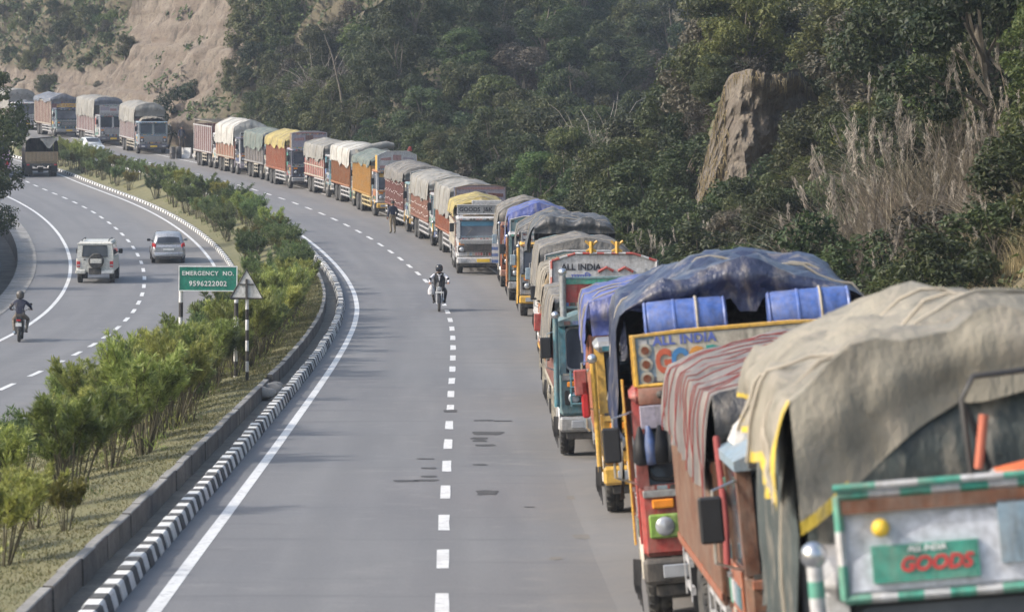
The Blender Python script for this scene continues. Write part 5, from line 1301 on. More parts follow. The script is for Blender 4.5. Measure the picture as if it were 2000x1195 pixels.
# 3
t3 = truck(35.0, 2.22, 8.6, 'red truck with navy blue tarpaulin over two blue drums on its roof', yaw=-.042, cab=C_['red'], side=C_['orange'], rib=C_['orange'], rib_sp=.2, rib_w=.07, rail=C_['white'], seed=3, trim=C_['silver'], grille=C_['lime'], bars=BLACK, lamp_col=C_['lime'], bumper=DARK, roof=2.45, glass=GLASS, gasket=BLACK, twin=False, front_axle=1.2, axles=(3.1, 5.9, 7.2), arch=C_['cream'], door=C_['red'], guard=C_['cream'], head=.5,
  tarp=dict(col=T_['navy'], top=3.42, crown=.34, pow=3.0, hem_l=1.95, hem_r=2.0, lump=.15, fold=1.1, flare=.4, jag=.3, ov=.13, xoff=.03, wide_r=1.24, front=lambda x: 3.40 + .06 * math.sin(x * 4 + 1) - (.16 if abs(x - .2) < .16 else 0), y0=1.25, bows=.0, round=.2, hem_l_slope=.02, ropes=((2.6, 2.6), (4.8, 4.6)), rope_r=.016), wall_top=2.4,
  board=dict(col=C_['lblue'], z0=2.62, z1=3.18, arch=.02, w=1.1, y=.1, frame=C_['yellow'], box=C_['yellow'], panels=((-.88, .9, 2.66, 3.15, C_['cream']),), text=(('all_india_blue', -.55, 3.09, .85),)))
for k, key in enumerate(BIG): letter(key, t3, (-.79 + .185 * k, .074, 2.86)).scale = (.72, 1.0, 1)
for k in range(3):
    b = MB(); b.lathe([(-.012, 1e-4), (-.012, .045)], (0, 0, 0), 'y', 14); b.mi = 1; b.lathe([(0, .03), (0, .075), (.01, .075)], (0, 0, 0), 'y', 14); b.build('painted_flower', [C_['orange'], C_['cream']], t3, loc=(-.985, .085, 3.0 - .15 * k))
b = MB(); b.box(-1.1, -.62, .05, .14, 2.42, 2.6, .01); b.mi = 1; b.ball((-.86, .04, 2.52), .045, 8); b.build('painted_panel', [C_['rust'], DARK], t3, 60)
b = MB(); b.box(-1.1, -.6, .03, .13, 2.16, 2.41, .01); b.build('painted_panel', C_['lilac'], t3)
for k, x in enumerate((-1.12, -1.02, -.9, -.78)):
    b = MB(); b.lathe([(-.42, .05), (-.38, .10), (-.2, .075), (0, .02)], (x, -.04, 2.2), 'z', 8); b.v = [tuple(Vector(v) + Vector((.03 * mnoise.noise(Vector(v) * 9), .03 * mnoise.noise(Vector(v) * 9 + Vector((4, 0, 0))), 0))) for v in b.v]; b.build('tassel', (BLACK, C_['blue'], BLACK, BLACK)[k], t3, 60)
b = MB(); b.tube([(-1.26, .35, .9), (-1.26, .32, 2.7)], .016, 6); b.build('post', C_['yellow'], t3)
# grey lower sheet below the navy one
tarp(t3, dict(col=T_['grey'], top=2.5, crown=.05, hem_l=1.45, hem_r=2.2, lump=.03, fold=1.0, flare=.4, jag=.35, rear=False, hem_l_slope=.05, ov=.09, seed=8), 1.2, 1.9, 8.5, 2.5, 'lower_sheet')
# drums under the front of the cloth
DRUM = paint((.055, .12, .38), .4, .4)
m4 = t3.matrix_world if False else None
def world_on(t, p):
    M = Matrix.Translation(t.location) @ t.rotation_euler.to_matrix().to_4x4(); return M @ Vector(p)
for k, (x, lab) in enumerate(((-.50, 'bright blue plastic drum lying at the left above the red truck cab'), (.88, 'bright blue plastic drum lying at the right above the red truck cab'))):
    e = empty('drum', world_on(t3, (x, 1.05, 2.92)), t3.rotation_euler); tag(e, lab, 'drum', 'blue drums')
    b = MB(); b.lathe([(-.46, .1), (-.46, .27), (-.44, .29), (-.42, .275), (-.40, .285), (-.14, .29), (-.13, .30), (-.11, .30), (-.10, .29), (.10, .29), (.11, .30), (.13, .30), (.14, .29), (.40, .285), (.42, .275), (.44, .29), (.46, .27), (.46, .1)], (0, 0, .29), 'x', 24); b.build('drum_body', DRUM, e, 40)
    b = MB()
    for xx in (.13,): b.tube([(xx, .305 * math.cos(a), .29 + .305 * math.sin(a)) for a in np.linspace(0, 2 * PI, 20)], .016, 5, False)
    b.build('strap', ROPE, e)
# 4
t4 = truck(47.6, 2.38, 8.2, 'orange-red truck with small bright blue tarpaulin and yellow cab posts', yaw=-.02, cab=C_['yellow'], side=C_['orange'], rib=C_['orange'], rib_sp=.22, rib_w=.09, rail=C_['orange'], studs=False, seed=4, trim=C_['yellow'], cab2=C_['silver'], grille=DARK, mirror=C_['red'], arch=C_['cream'], bumper=C_['yellow'], plate=PLATEW, roof=2.45,
  tarp=dict(col=T_['blue'], top=3.12, crown=.22, hem_l=2.35, hem_r=2.4, lump=.05, jag=.2, front=2.6, fold=1.0), wall_top=2.6, posts=C_['yellow'], post_z=(.7, 2.3))
b = MB(); b.tube([(-1.36, .1, 1.3), (-1.4, .0, 1.35), (-1.4, .0, 2.1), (-1.3, .1, 2.2)], .02, 5); b.mi = 1; b.box(-1.44, -1.32, -.05, .05, 1.5, 2.05, .03); b.build('reflector', [CHROME, REDL], t4, 40)
# 5
t5 = truck(58.8, 2.05, 8.3, 'teal truck with grey tarpaulin, chrome ball posts and silver bumper', cab=C_['teal'], side=C_['maroon'], rib=C_['maroon'], rail=C_['cream'], seed=5, trim=C_['silver'], cab2=C_['lteal'], roof_col=C_['lteal'], dome=True, bars=C_['teal'], grille=DARK, bumper=C_['silver'], plate=PLATEW, arch=C_['white'], guard=C_['cream'], gasket=C_['silver'], roof=2.42, glass=GLASS,
  tarp=dict(col=T_['grey'], top=2.9, crown=.16, pow=1.3, hem_l=1.75, hem_r=2.2, lump=.05, front=2.6, front_mi=2, front_col=T_['dkgrey'], fold=1.2), wall_top=2.3, posts=C_['teal'], post_z=(.95, 2.55), post_r=.05,
  board=dict(col=C_['red'], z0=2.72, z1=3.25, arch=.0, w=1.12, y=.5, frame=C_['lteal'], panels=((-.5, .9, 2.74, 3.0, C_['lteal']), (-.35, .8, 2.74, 2.95, C_['lblue']), (-1.08, 1.08, 3.14, 3.23, C_['green']))))
b = MB()
for x in (-.98, -.78): b.tube([(x, -.03, .95), (x, -.03, 1.6)], .022, 5)
for z in (1.0, 1.15, 1.3, 1.45): b.tube([(-1.0, -.035, z), (1.0, -.035, z)], .02, 5)
for x in (.78, .98): b.tube([(x, -.03, .95), (x, -.03, 1.6)], .022, 5)
b.build('front_guard', C_['teal'], t5)
b = MB(); b.tube([(-1.08, .45, 2.55), (-1.08, .45, 3.3)], .06, 8); b.mi = 1; b.ball((-1.08, .45, 3.36), .08, 12); b.build('board_post', [C_['silver'], CHROME], t5, 60)
# 6
t6 = truck(70.3, 2.15, 8.6, 'rust-brown truck with white ALL INDIA board and two yellow star ornaments', cab=C_['white'], side=C_['orange2'] if False else paint((.36, .12, .05)), rib=paint((.33, .11, .045)), rib_sp=.19, rib_w=.08, rail=C_['yellow'], seed=6, trim=C_['white'], studs=True, guard=C_['cream'], mirror=C_['red'],
  tarp=dict(col=T_['warm'], top=3.05, crown=.3, hem_l=2.25, hem_r=2.3, lump=.05, front=2.6, fold=1.0), wall_top=2.5,
  board=dict(col=C_['white'], z0=2.64, z1=3.5, arch=.16, w=1.14, y=.2, frame=RW, panels=((-1.0, .9, 2.7, 3.18, C_['white']),), text=(('all_india_black', -.50, 3.2, 1.25), ('permit', -.5, 2.98, 1.4)), horns=C_['yellow'], box=C_['white']))
b = MB(); b.grid(lambda u, v: (-1.25 + .75 * u + .1 * math.sin(v * 5), .55 + .5 * v + .12 * fbm(u * 4, v * 4, 2), 2.75 + .5 * math.sin(PI * u) * (.4 + .6 * v) + .25 * fbm(u * 3, v * 3, 7)), 16, 12); b.build('bundle', T_['brownc'], t6, 179)
b = MB()
for sg in (-1, 1):
    b.tube([(.25 + sg * .05, .17, 3.12), (.25 + sg * .2, .165, 3.2), (.25 + sg * .38, .17, 3.1)], .035, 6)
b.build('painted_emblem', C_['red'], t6)
# 7 and the one between
t6b = truck(88.5, 2.45, 8.6, 'truck under pale grey canvas wedged between the rust-brown and the black-sheeted trucks', cab=C_['lteal'], side=C_['dred'], seed=61, trim=C_['white'], cab2=C_['white'], tarp=dict(col=T_['grey'], top=3.2, crown=.26, pow=1.2, hem_l=1.9, hem_r=2.2, lump=.06, front=2.5), wall_top=2.3, posts=C_['teal'], post_z=(1.0, 2.5), board=dict(col=C_['lteal'], z0=2.66, z1=3.15, frame=C_['white'], y=.2))
t7 = truck(102.5, 2.62, 8.8, 'truck with big lumpy black tarpaulin bulging over a white name board', yaw=-.03, cab=C_['white'], side=C_['dblue'], seed=7, trim=C_['white'], cab2=C_['lteal'], tarp=dict(col=T_['dkgrey'], top=3.45, crown=.32, pow=3, hem_l=2.75, hem_r=2.8, lump=.15, fold=1.8, flare=1.2, ov=.12, front=3.25, y0=1.2, bows=0, round=.2), wall_top=2.4, mirror=C_['lblue'], board=dict(col=C_['white'], z0=2.66, z1=3.22, frame=C_['lteal'], y=.2, w=1.1))
t8 = truck(114.0, 2.45, 8.6, 'truck with yellow corner posts, blue grille and peaked grey tarpaulin', yaw=-.045, cab=C_['white'], side=C_['wood'], seed=8, trim=C_['yellow'], grille=C_['blue'], bars=C_['yellow'], mirror=C_['lblue'], cab2=C_['yellow'], bumper=C_['yellow'], posts=C_['yellow'], post_z=(.5, 2.45), post_r=.06, tarp=dict(col=T_['dkgrey'], top=3.05, crown=.62, pow=1.1, hem_l=2.5, hem_r=2.2, lump=.06, front=2.6, fold=1.3), board=dict(col=C_['white'], z0=2.66, z1=3.1, frame=C_['grey'], y=.2, lamp=C_['red']), glass=GLASS2, gasket=BLACK)
t9 = truck(123.8, 2.5, 8.2, 'truck with bright blue tarpaulin, orange posts and pale cab', yaw=-.06, cab=C_['lteal'], side=C_['orange'], seed=9, trim=C_['orange2'], cab2=C_['white'], posts=C_['orange2'], post_z=(.6, 2.45), post_r=.055, bumper=C_['silver'], tarp=dict(col=T_['blue'], top=3.25, crown=.45, pow=1.1, hem_l=2.0, hem_r=2.2, lump=.05, front=2.5), board=dict(col=C_['lteal'], z0=2.66, z1=3.25, frame=C_['white'], panels=((-.9, .9, 2.75, 3.0, C_['white']),), lamp=C_['red'], y=.2))
t10 = truck(132.6, 2.75, 7.9, 'orange-cabbed truck with grey tarpaulin and a blue and white striped mirror flag', yaw=-.06, cab=C_['orange'], side=C_['maroon'], seed=10, trim=C_['silver'], cab2=C_['rust'], bumper=C_['rust'], posts=C_['silver'], post_z=(.9, 2.6), tarp=dict(col=T_['grey'], top=3.05, crown=.5, pow=1.3, hem_l=1.85, hem_r=2.2, lump=.07, front=2.4, fold=1.5), mirror=C_['lblue'], glass=GLASS, guard=C_['cream'])
b = MB()
for k in range(6): b.mi = k % 2; b.box(-1.55, -1.28, -.16, -.13, 1.05 + .13 * k, 1.18 + .13 * k)
b.build('flag', [C_['blue'], WHITE], t10)
t12 = truck(141.6, 1.62, 8.0, 'white flat-nosed truck with GOODS J&K board and yellow tarpaulin', yaw=-.05, cab=C_['white'], side=C_['orange'], rib=C_['cream'], seed=12, trim=C_['white'], cab2=C_['white'], grille=DARK, bars=DARK, sill=1.6, roof=2.38, hw=1.14, band=plain((.08, .25, .38), .3, 0, 'bluestrip'), glass=GLASS2, gasket=C_['lblue'], bumper=C_['white'], wall_top=2.2,
  motif=((-1.0, 1.0, 1.02, 1.28, DARK), (-1.0, 1.0, 1.34, 1.5, C_['silver'])), tarp=dict(col=T_['yellow'], top=2.98, crown=.32, pow=1.1, hem_l=2.5, hem_r=2.5, lump=.04, front=2.85, jag=.1), board=dict(col=C_['silver'], z0=2.62, z1=3.02, arch=.0, w=1.1, y=.5, squares=False, frame=C_['white'], text=(('goods_jk', -.30, 2.82, .85),)))
b = MB(); b.box(-.45, .9, 1.0, 1.1, 3.02, 3.2, .02); b.build('sign_top', C_['white'], t12)
t13 = truck(151.2, 2.42, 8.8, 'truck with grey tarpaulin and tall board topped in faded pink', cab=C_['white'], side=C_['orange'], rib=C_['orange'], seed=13, trim=C_['lilac'], tarp=dict(col=T_['lgrey'], top=3.25, crown=.22, pow=1.2, hem_l=1.9, hem_r=2.2, lump=.04, bows=.04, front=2.8), wall_top=2.4, board=dict(col=C_['lilac'], z0=2.66, z1=3.5, arch=.1, w=1.16, y=.2, frame=C_['wood'], box=C_['dblue'], skew=.06, panels=((-1.05, -.35, 2.95, 3.1, C_['maroon']), (-.22, .22, 2.95, 3.15, C_['dblue']), (.35, 1.05, 2.95, 3.1, C_['maroon']), (-1.1, 1.1, 3.3, 3.42, C_['pink']))))
t14 = truck(160.6, 2.4, 9.2, 'truck with pale canvas, brown side and blue-windowed cab', cab=C_['lteal'], side=paint((.22, .075, .045)), rib=paint((.24, .085, .05)), rib_sp=.2, seed=14, trim=C_['silver'], cab2=C_['grey'], guard=WHITE, studs=True, tarp=dict(col=T_['lgrey'], top=3.15, crown=.28, pow=1.3, hem_l=2.2, hem_r=2.2, lump=.05, bows=.03, front=2.7), wall_top=2.5, band=plain((.15, .32, .45), .3, 0, 'bluestrip2'), bumper=C_['blue'], motif=((-1.0, -.1, 1.0, 1.2, C_['blue']), (.1, 1.0, 1.0, 1.2, C_['blue'])), posts=C_['yellow'], post_z=(.6, 1.2), board=dict(col=C_['white'], z0=2.66, z1=3.2, frame=C_['lteal'], y=.2, panels=((-.9, .9, 2.75, 2.95, C_['lteal']),)))
t15 = truck(171.0, 2.45, 9.0, 'green and yellow cabbed truck with dark red spotted side and grey tarpaulin', cab=C_['cream'], side=C_['dred'], rib=C_['dred'], rib_sp=.22, studs=True, seed=15, trim=C_['yellow'], cab2=C_['lteal'], band=C_['yellow'], grille=C_['teal'], bars=C_['green'], guard=WHITE, tarp=dict(col=T_['grey'], top=3.1, crown=.34, pow=1.4, hem_l=2.5, hem_r=2.4, lump=.06, bows=.03, front=2.7), wall_top=2.6, motif=((-1.05, 1.05, 1.02, 1.22, C_['teal']), (-1.05, 1.05, 1.28, 1.36, C_['orange2'])), board=dict(col=C_['lteal'], z0=2.66, z1=3.3, frame=C_['white'], y=.2, w=1.1))
t16 = truck(184.2, 2.6, 8.4, 'bright mustard yellow sided truck with arched white and pink board', cab=C_['white'], side=C_['mustard'], rib=C_['mustard'], rib_sp=.24, seed=16, trim=C_['yellow'], cab2=C_['orange2'], guard=paint((.62, .5, .25)), band=C_['yellow'], grille=C_['silver'], bars=C_['lilac'], tarp=dict(col=T_['green'], top=3.15, crown=.4, pow=1.2, hem_l=2.75, hem_r=2.6, lump=.04, bows=.03, front=2.8), wall_top=2.8, motif=((-1.05, -.1, 1.0, 1.3, C_['silver']), (.1, 1.05, 1.0, 1.3, C_['silver']), (-1.1, 1.1, 1.4, 1.48, C_['orange2'])), board=dict(col=C_['white'], z0=2.64, z1=3.7, arch=.22, w=1.12, y=.15, frame=C_['white'], box=C_['yellow'], skew=.1, panels=((-1.0, -.32, 2.75, 2.9, C_['pink']), (-.24, .24, 3.2, 3.42, C_['pink']), (.32, 1.0, 2.75, 2.9, C_['pink']), (-.95, -.35, 3.2, 3.3, C_['pink']), (.35, .95, 3.2, 3.3, C_['lilac'])), lamp=C_['red']))
t17 = truck(193.2, 2.9, 8.4, 'orange sided truck with clean white tarpaulin and a rolled canvas on top', cab=C_['lteal'], side=C_['orange'], rib=C_['orange2'], seed=17, trim=C_['green'], cab2=C_['grey'], guard=WHITE, tarp=dict(col=T_['white'], top=3.35, crown=.25, pow=1.4, hem_l=2.25, hem_r=2.3, lump=.04, front=2.5, bows=.015, hem_l_slope=.04), wall_top=2.5)
b = MB(); b.tube([(-.9, 1.2, 3.15), (-.2, 1.4, 3.42), (.9, 1.5, 3.6), (1.35, 1.6, 3.55)], .26, 12, True, .2); b.v = [tuple(Vector(v) * (1 + .02 * mnoise.noise(Vector(v) * 6))) for v in b.v]
o = b.build('canvas_roll', T_['lgrey'], None, 60); o.location = t17.location; o.rotation_euler = t17.rotation_euler; tag(o, 'long grey canvas roll lying across the front of the white tarpaulin', 'canvas roll')
t18 = truck(202.4, 3.0, 8.6, 'dark red truck with pale ribs and square grey tarpaulin hanging halfway down', cab=C_['teal'], side=C_['red'], rib=C_['cream'], rib_sp=.6, rib_w=.1, seed=18, trim=C_['cream'], cab2=C_['grey'], guard=WHITE, tarp=dict(col=T_['lgrey'], top=3.1, crown=.32, pow=1.3, hem_l=2.2, hem_r=2.2, lump=.03, bows=.03, front=2.6), wall_top=2.4, mid_rail=True)
t19 = truck(212.2, 2.45, 8.8, 'orange sided truck with yellow tarpaulin and dark blue cab under a white board', cab=C_['dblue'], side=C_['orange2'], rib=C_['orange'], rib_sp=.2, seed=19, trim=C_['silver'], cab2=C_['dred'], roof_col=C_['lilac'], guard=WHITE, gasket=C_['white'], bumper=C_['grey'], grille=DARK, bars=C_['dblue'], tarp=dict(col=T_['yellow'], top=3.15, crown=.5, pow=1.3, hem_l=2.6, hem_r=2.6, lump=.04, bows=.03, front=2.8), wall_top=2.7, board=dict(col=C_['lilac'], z0=2.64, z1=3.75, arch=.1, w=1.16, y=.15, frame=C_['white'], box=C_['wood'], skew=.08, panels=((-1.0, -.35, 3.15, 3.3, C_['pink']), (-.26, .26, 3.2, 3.42, C_['maroon']), (.35, 1.0, 3.15, 3.3, C_['pink']), (-1.1, 1.1, 3.6, 3.7, C_['pink']))))
t20 = truck(221.2, 2.75, 8.6, 'dull brown sided truck with grey-green tarpaulin', cab=C_['lteal'], side=paint((.16, .11, .085)), rib=C_['grey'], rib_sp=.55, rib_w=.09, seed=20, trim=C_['cream'], cab2=C_['white'], guard=C_['cream'], twin=True, tarp=dict(col=T_['green'], top=3.15, crown=.3, pow=1.3, hem_l=2.05, hem_r=2.2, lump=.03, bows=.02, front=2.6, front_mi=2, front_col=T_['slate']), wall_top=2.3)
t21 = truck(230.2, 2.55, 8.6, 'orange ribbed truck with tall bright white tarpaulin', cab=C_['white'], side=C_['orange'], rib=C_['cream'], rib_sp=.6, rib_w=.08, seed=21, trim=C_['lilac'], cab2=C_['dblue'], guard=C_['cream'], twin=True, tarp=dict(col=T_['white'], top=3.35, crown=.5, pow=1.4, hem_l=2.05, hem_r=2.2, lump=.04, bows=.02, front=2.6), wall_top=2.3, board=dict(col=C_['grey'], z0=2.64, z1=3.1, frame=C_['white'], y=.2))
t22 = truck(239.0, 2.75, 8.8, 'open dark red truck with white ribs and no tarpaulin', cab=C_['white'], side=C_['dred'], rib=WHITE, seed=22, trim=C_['white'], cab2=C_['white'], guard=C_['cream'], twin=True, wall_top=3.1, rib_sp=.72, rib_w=.11, motif=((-1.0, 1.0, 1.0, 1.2, C_['pink']),))
t23 = truck(264.5, 2.2, 9.0, 'blue-white truck with split windscreen and cream tarpaulin, first beyond the gap', yaw=-.05, cab=C_['silver'], side=C_['dred'], rib=WHITE, rib_sp=.62, rib_w=.11, seed=23, trim=C_['lblue'], cab2=C_['lblue'], bumper=C_['dblue'], split=True, gasket=C_['lteal'], grille=C_['silver'], bars=C_['grey'], guard=C_['cream'], glass=GLASS, sill=1.6, tarp=dict(col=T_['lgrey'], top=3.7, crown=.4, pow=2, hem_l=2.45, hem_r=2.4, lump=.06, bows=.02, front=3.0, y0=1.8), wall_top=2.6, cargo_col=DARK)
b = MB(); b.grid(lambda u, v: (-1.0 + 2.1 * u, .3 + 1.4 * v, 2.62 + .42 * math.sin(PI * u) ** .4 * math.sin(PI * (.15 + .85 * v)) ** .5 + .12 * fbm(u * 5, v * 4, 3)), 22, 12); b.build('roof_bundle', T_['warm'], t23, 179)
t24 = truck(279.0, 2.3, 9.0, 'white-fronted truck with split windscreen, tall board and two-tone tarpaulin', yaw=.0, cab=C_['white'], side=C_['dred'], rib=WHITE, rib_sp=.62, rib_w=.11, seed=24, trim=C_['lilac'], cab2=C_['silver'], bumper=C_['dblue'], split=True, grille=C_['silver'], bars=C_['white'], glass=GLASS, sill=1.6, tarp=dict(col=T_['lgrey'], top=3.85, crown=.25, pow=3, hem_l=2.35, hem_r=2.4, lump=.05, front=3.4, front_mi=2, front_col=T_['slate']), wall_top=2.5, board=dict(col=C_['white'], z0=2.64, z1=3.5, arch=.0, w=1.16, y=.15, frame=C_['grey'], panels=((-.25, .3, 3.0, 3.2, C_['pink']), (-1.1, -.3, 3.05, 3.35, C_['lilac']), (.4, 1.1, 3.05, 3.35, C_['lilac']), (-1.1, 1.1, 2.7, 2.85, C_['grey']))))
t25 = truck(295.0, 2.2, 9.0, 'truck with dark slate tarpaulin and ribbed maroon side, last fully seen in the queue', cab=C_['lteal'], side=C_['dred'], rib=C_['cream'], seed=25, trim=C_['silver'], cab2=C_['dblue'], sill=1.6, tarp=dict(col=T_['slate'], top=3.5, crown=.4, pow=1.1, hem_l=3.2, hem_r=3.2, lump=.04, front=3.0), wall_top=3.25, rib_sp=.62, rib_w=.11, board=dict(col=C_['yellow'], z0=2.64, z1=3.1, frame=C_['dblue'], y=.2))
t26 = truck(311.0, 2.2, 9.0, 'farthest truck with whitish tarpaulin half hidden behind the left tree', cab=C_['white'], side=C_['maroon'], rib=C_['cream'], seed=26, tarp=dict(col=T_['lgrey'], top=3.6, crown=.3, hem_l=1.9, hem_r=2, lump=.05, front=2.7), wall_top=2.4)
# bicycle lashed on the roof of the nearest truck
def local_empty(name, t, p, rz=0):
    e = empty(name, world_on(t, p)); e.rotation_euler = (Matrix.Rotation(0, 3, 'X') @ t.rotation_euler.to_matrix() @ Matrix.Rotation(rz, 3, 'Z')).to_euler(); return e
e = local_empty('bicycle', t1, (.02, .75, 2.56), .2); tag(e, 'black bicycle with grey and orange saddle stowed on the nearest cab roof', 'bicycle')
b = MB(); b.tube([(-.35, 0, .05), (-.38, 0, .85), (-.30, 0, .97), (.1, 0, .98), (.5, 0, .97)], .018, 6); b.tube([(-.35, .05, .82), (-.2, .02, .3), (.0, 0, .22), (.5, 0, .2)], .02, 6); b.tube([(.1, 0, .98), (.2, .1, .55)], .016, 6); b.build('frame', BLACK, e, 60)
b = MB(); b.lathe([(-.26, .03), (-.22, .075), (0, .1), (.2, .085), (.27, .04)], (-.02, -.02, .40), 'x', 14); b.v = [(x, y, .40 + (z - .40) * .8 + .05 * x) for x, y, z in b.v]; b.m = [((i // 14) % 3 == 1) * 1 for i in range(len(b.f))]; b.build('saddle', [C_['grey'], plain((.6, .14, .05), .6, 0, 'or')], e, 60)
b = MB(); b.tube([(.12, -.03, .62), (.34, -.03, .68)], .035, 8); b.build('grip', plain((.65, .12, .03), .4, 0, 'grip'), e, 60)
b = MB(); b.tube([(-.32, -.01, .45), (-.26, -.01, .75)], .028, 8); b.build('grip', plain((.5, .14, .08), .5, 0, 'grip2'), e, 60)
# white sack tied at the front of the second truck
e = world_on(t2, (-.92, 1.4, 2.62)); b = MB(); b.lathe([(-.2, .02), (-.18, .13), (-.05, .15), (.1, .11), (.2, .04), (.25, .06)], (0, 0, 0), 'z', 14); b.v = [tuple(Vector(v) * (1 + .25 * mnoise.noise(Vector(v) * 7))) for v in b.v]
tag(b.build('sack', cloth((.62, .61, .60)), None, 60, loc=e, rot=(0, .5, 0)), 'small white cloth sack tied in front of the rope-lashed tarpaulin', 'sack')
# ------------------------------------------------------------------ signs on the median
def striped_pole(b, x, y, z0, z1, r, n, first=0):
    for k in range(n):
        b.mi = (k + first) % 2; za, zc = z0 + (z1 - z0) * k / n, z0 + (z1 - z0) * (k + 1) / n
        b.lathe([(za, r), (zc, r)], (x, y, 0), 'z', 10)
POLEM = [paint((.02, .02, .022), .5, .25), paint((.66, .66, .65), .5, .2)]
SIGNG = paint((.015, .22, .155), .45, .12); GALV = paint((.55, .55, .54), .5, .2, .05)
zg = 1.30
e = empty('triangle_sign', (-6.47, 79.4, zg), (0, 0, -.06)); tag(e, 'grey back of a triangular warning sign on a black and white pole', 'sign')
b = MB(); striped_pole(b, 0, 0, -.1, 2.18, .042, 9); b.build('pole', POLEM, e, 60)
b = MB(); b.prism([(-.39, 1.95), (.39, 1.95), (0, 2.63)], -.075, -.06, 'y'); pl = b.build('plate', GALV, e)
b = MB(); ring = [(-.40, -.068, 1.945), (.40, -.068, 1.945), (0, -.068, 2.645), (-.40, -.068, 1.945)]; b.tube(ring, .03, 5, False); b.build('rim', DARK, pl)
b = MB(); b.box(-.025, .025, -.12, -.078, 1.93, 2.42); b.box(-.17, .17, -.11, -.079, 2.27, 2.30); b.build('bracket', DARK, e)
e = empty('information_sign', (-7.74, 82.5, .98), (0, .01, .05)); tag(e, 'green EMERGENCY NO. board with a phone number on two striped posts', 'sign')
for x in (-.68, .72):
    b = MB(); striped_pole(b, x, .05, -.3, 2.3, .055, 7, 1); b.build('post', POLEM, e, 60)
b = MB(); b.box(-.735, .735, -.03, .0, 2.23, 2.85, .005); bo = b.build('board', SIGNG, e)
b = MB()
for x0, x1, z0, z1 in ((-.745, .745, 2.22, 2.245), (-.745, .745, 2.835, 2.86), (-.745, -.72, 2.246, 2.834), (.72, .745, 2.246, 2.834)): b.box(x0, x1, -.04, -.002, z0, z1)
b.build('border', TX_WHITE, bo)
letter('emergency', bo, (0, -.036, 2.67), sx=.78); letter('number', bo, (0, -.036, 2.41), sx=.88)
# ------------------------------------------------------------------ cars
def frus(b, x0, ya0, yb0, z0, x1, ya1, yb1, z1):
    vs = [(-x0, ya0, z0), (x0, ya0, z0), (x0, yb0, z0), (-x0, yb0, z0), (-x1, ya1, z1), (x1, ya1, z1), (x1, yb1, z1), (-x1, yb1, z1)]
    return b.add(vs, [(3, 2, 1, 0), (4, 5, 6, 7), (0, 1, 5, 4), (1, 2, 6, 5), (2, 3, 7, 6), (3, 0, 4, 7)])
def loft(b, secs, n_mirror=True):
    """secs: (y, [(x,z)...]) half sections from bottom centre outwards to top centre"""
    rings = []
    for y, pr in secs: rings.append([(x, y, z) for x, z in pr] + [(-x, y, z) for x, z in pr[::-1] if x > 1e-6])
    m = len(rings[0]); vs = [p for r in rings for p in r]; fs = []
    for j in range(len(rings) - 1):
        for k in range(m): fs.append((j * m + k, j * m + (k + 1) % m, (j + 1) * m + (k + 1) % m, (j + 1) * m + k))
    fs += [tuple(range(m)), tuple(range((len(rings) - 1) * m, len(rings) * m))[::-1]]
    return b.add(vs, fs)
CT = tyre_meshes(.30, .19, 20); CT36 = tyre_meshes(.36, .22, 22)
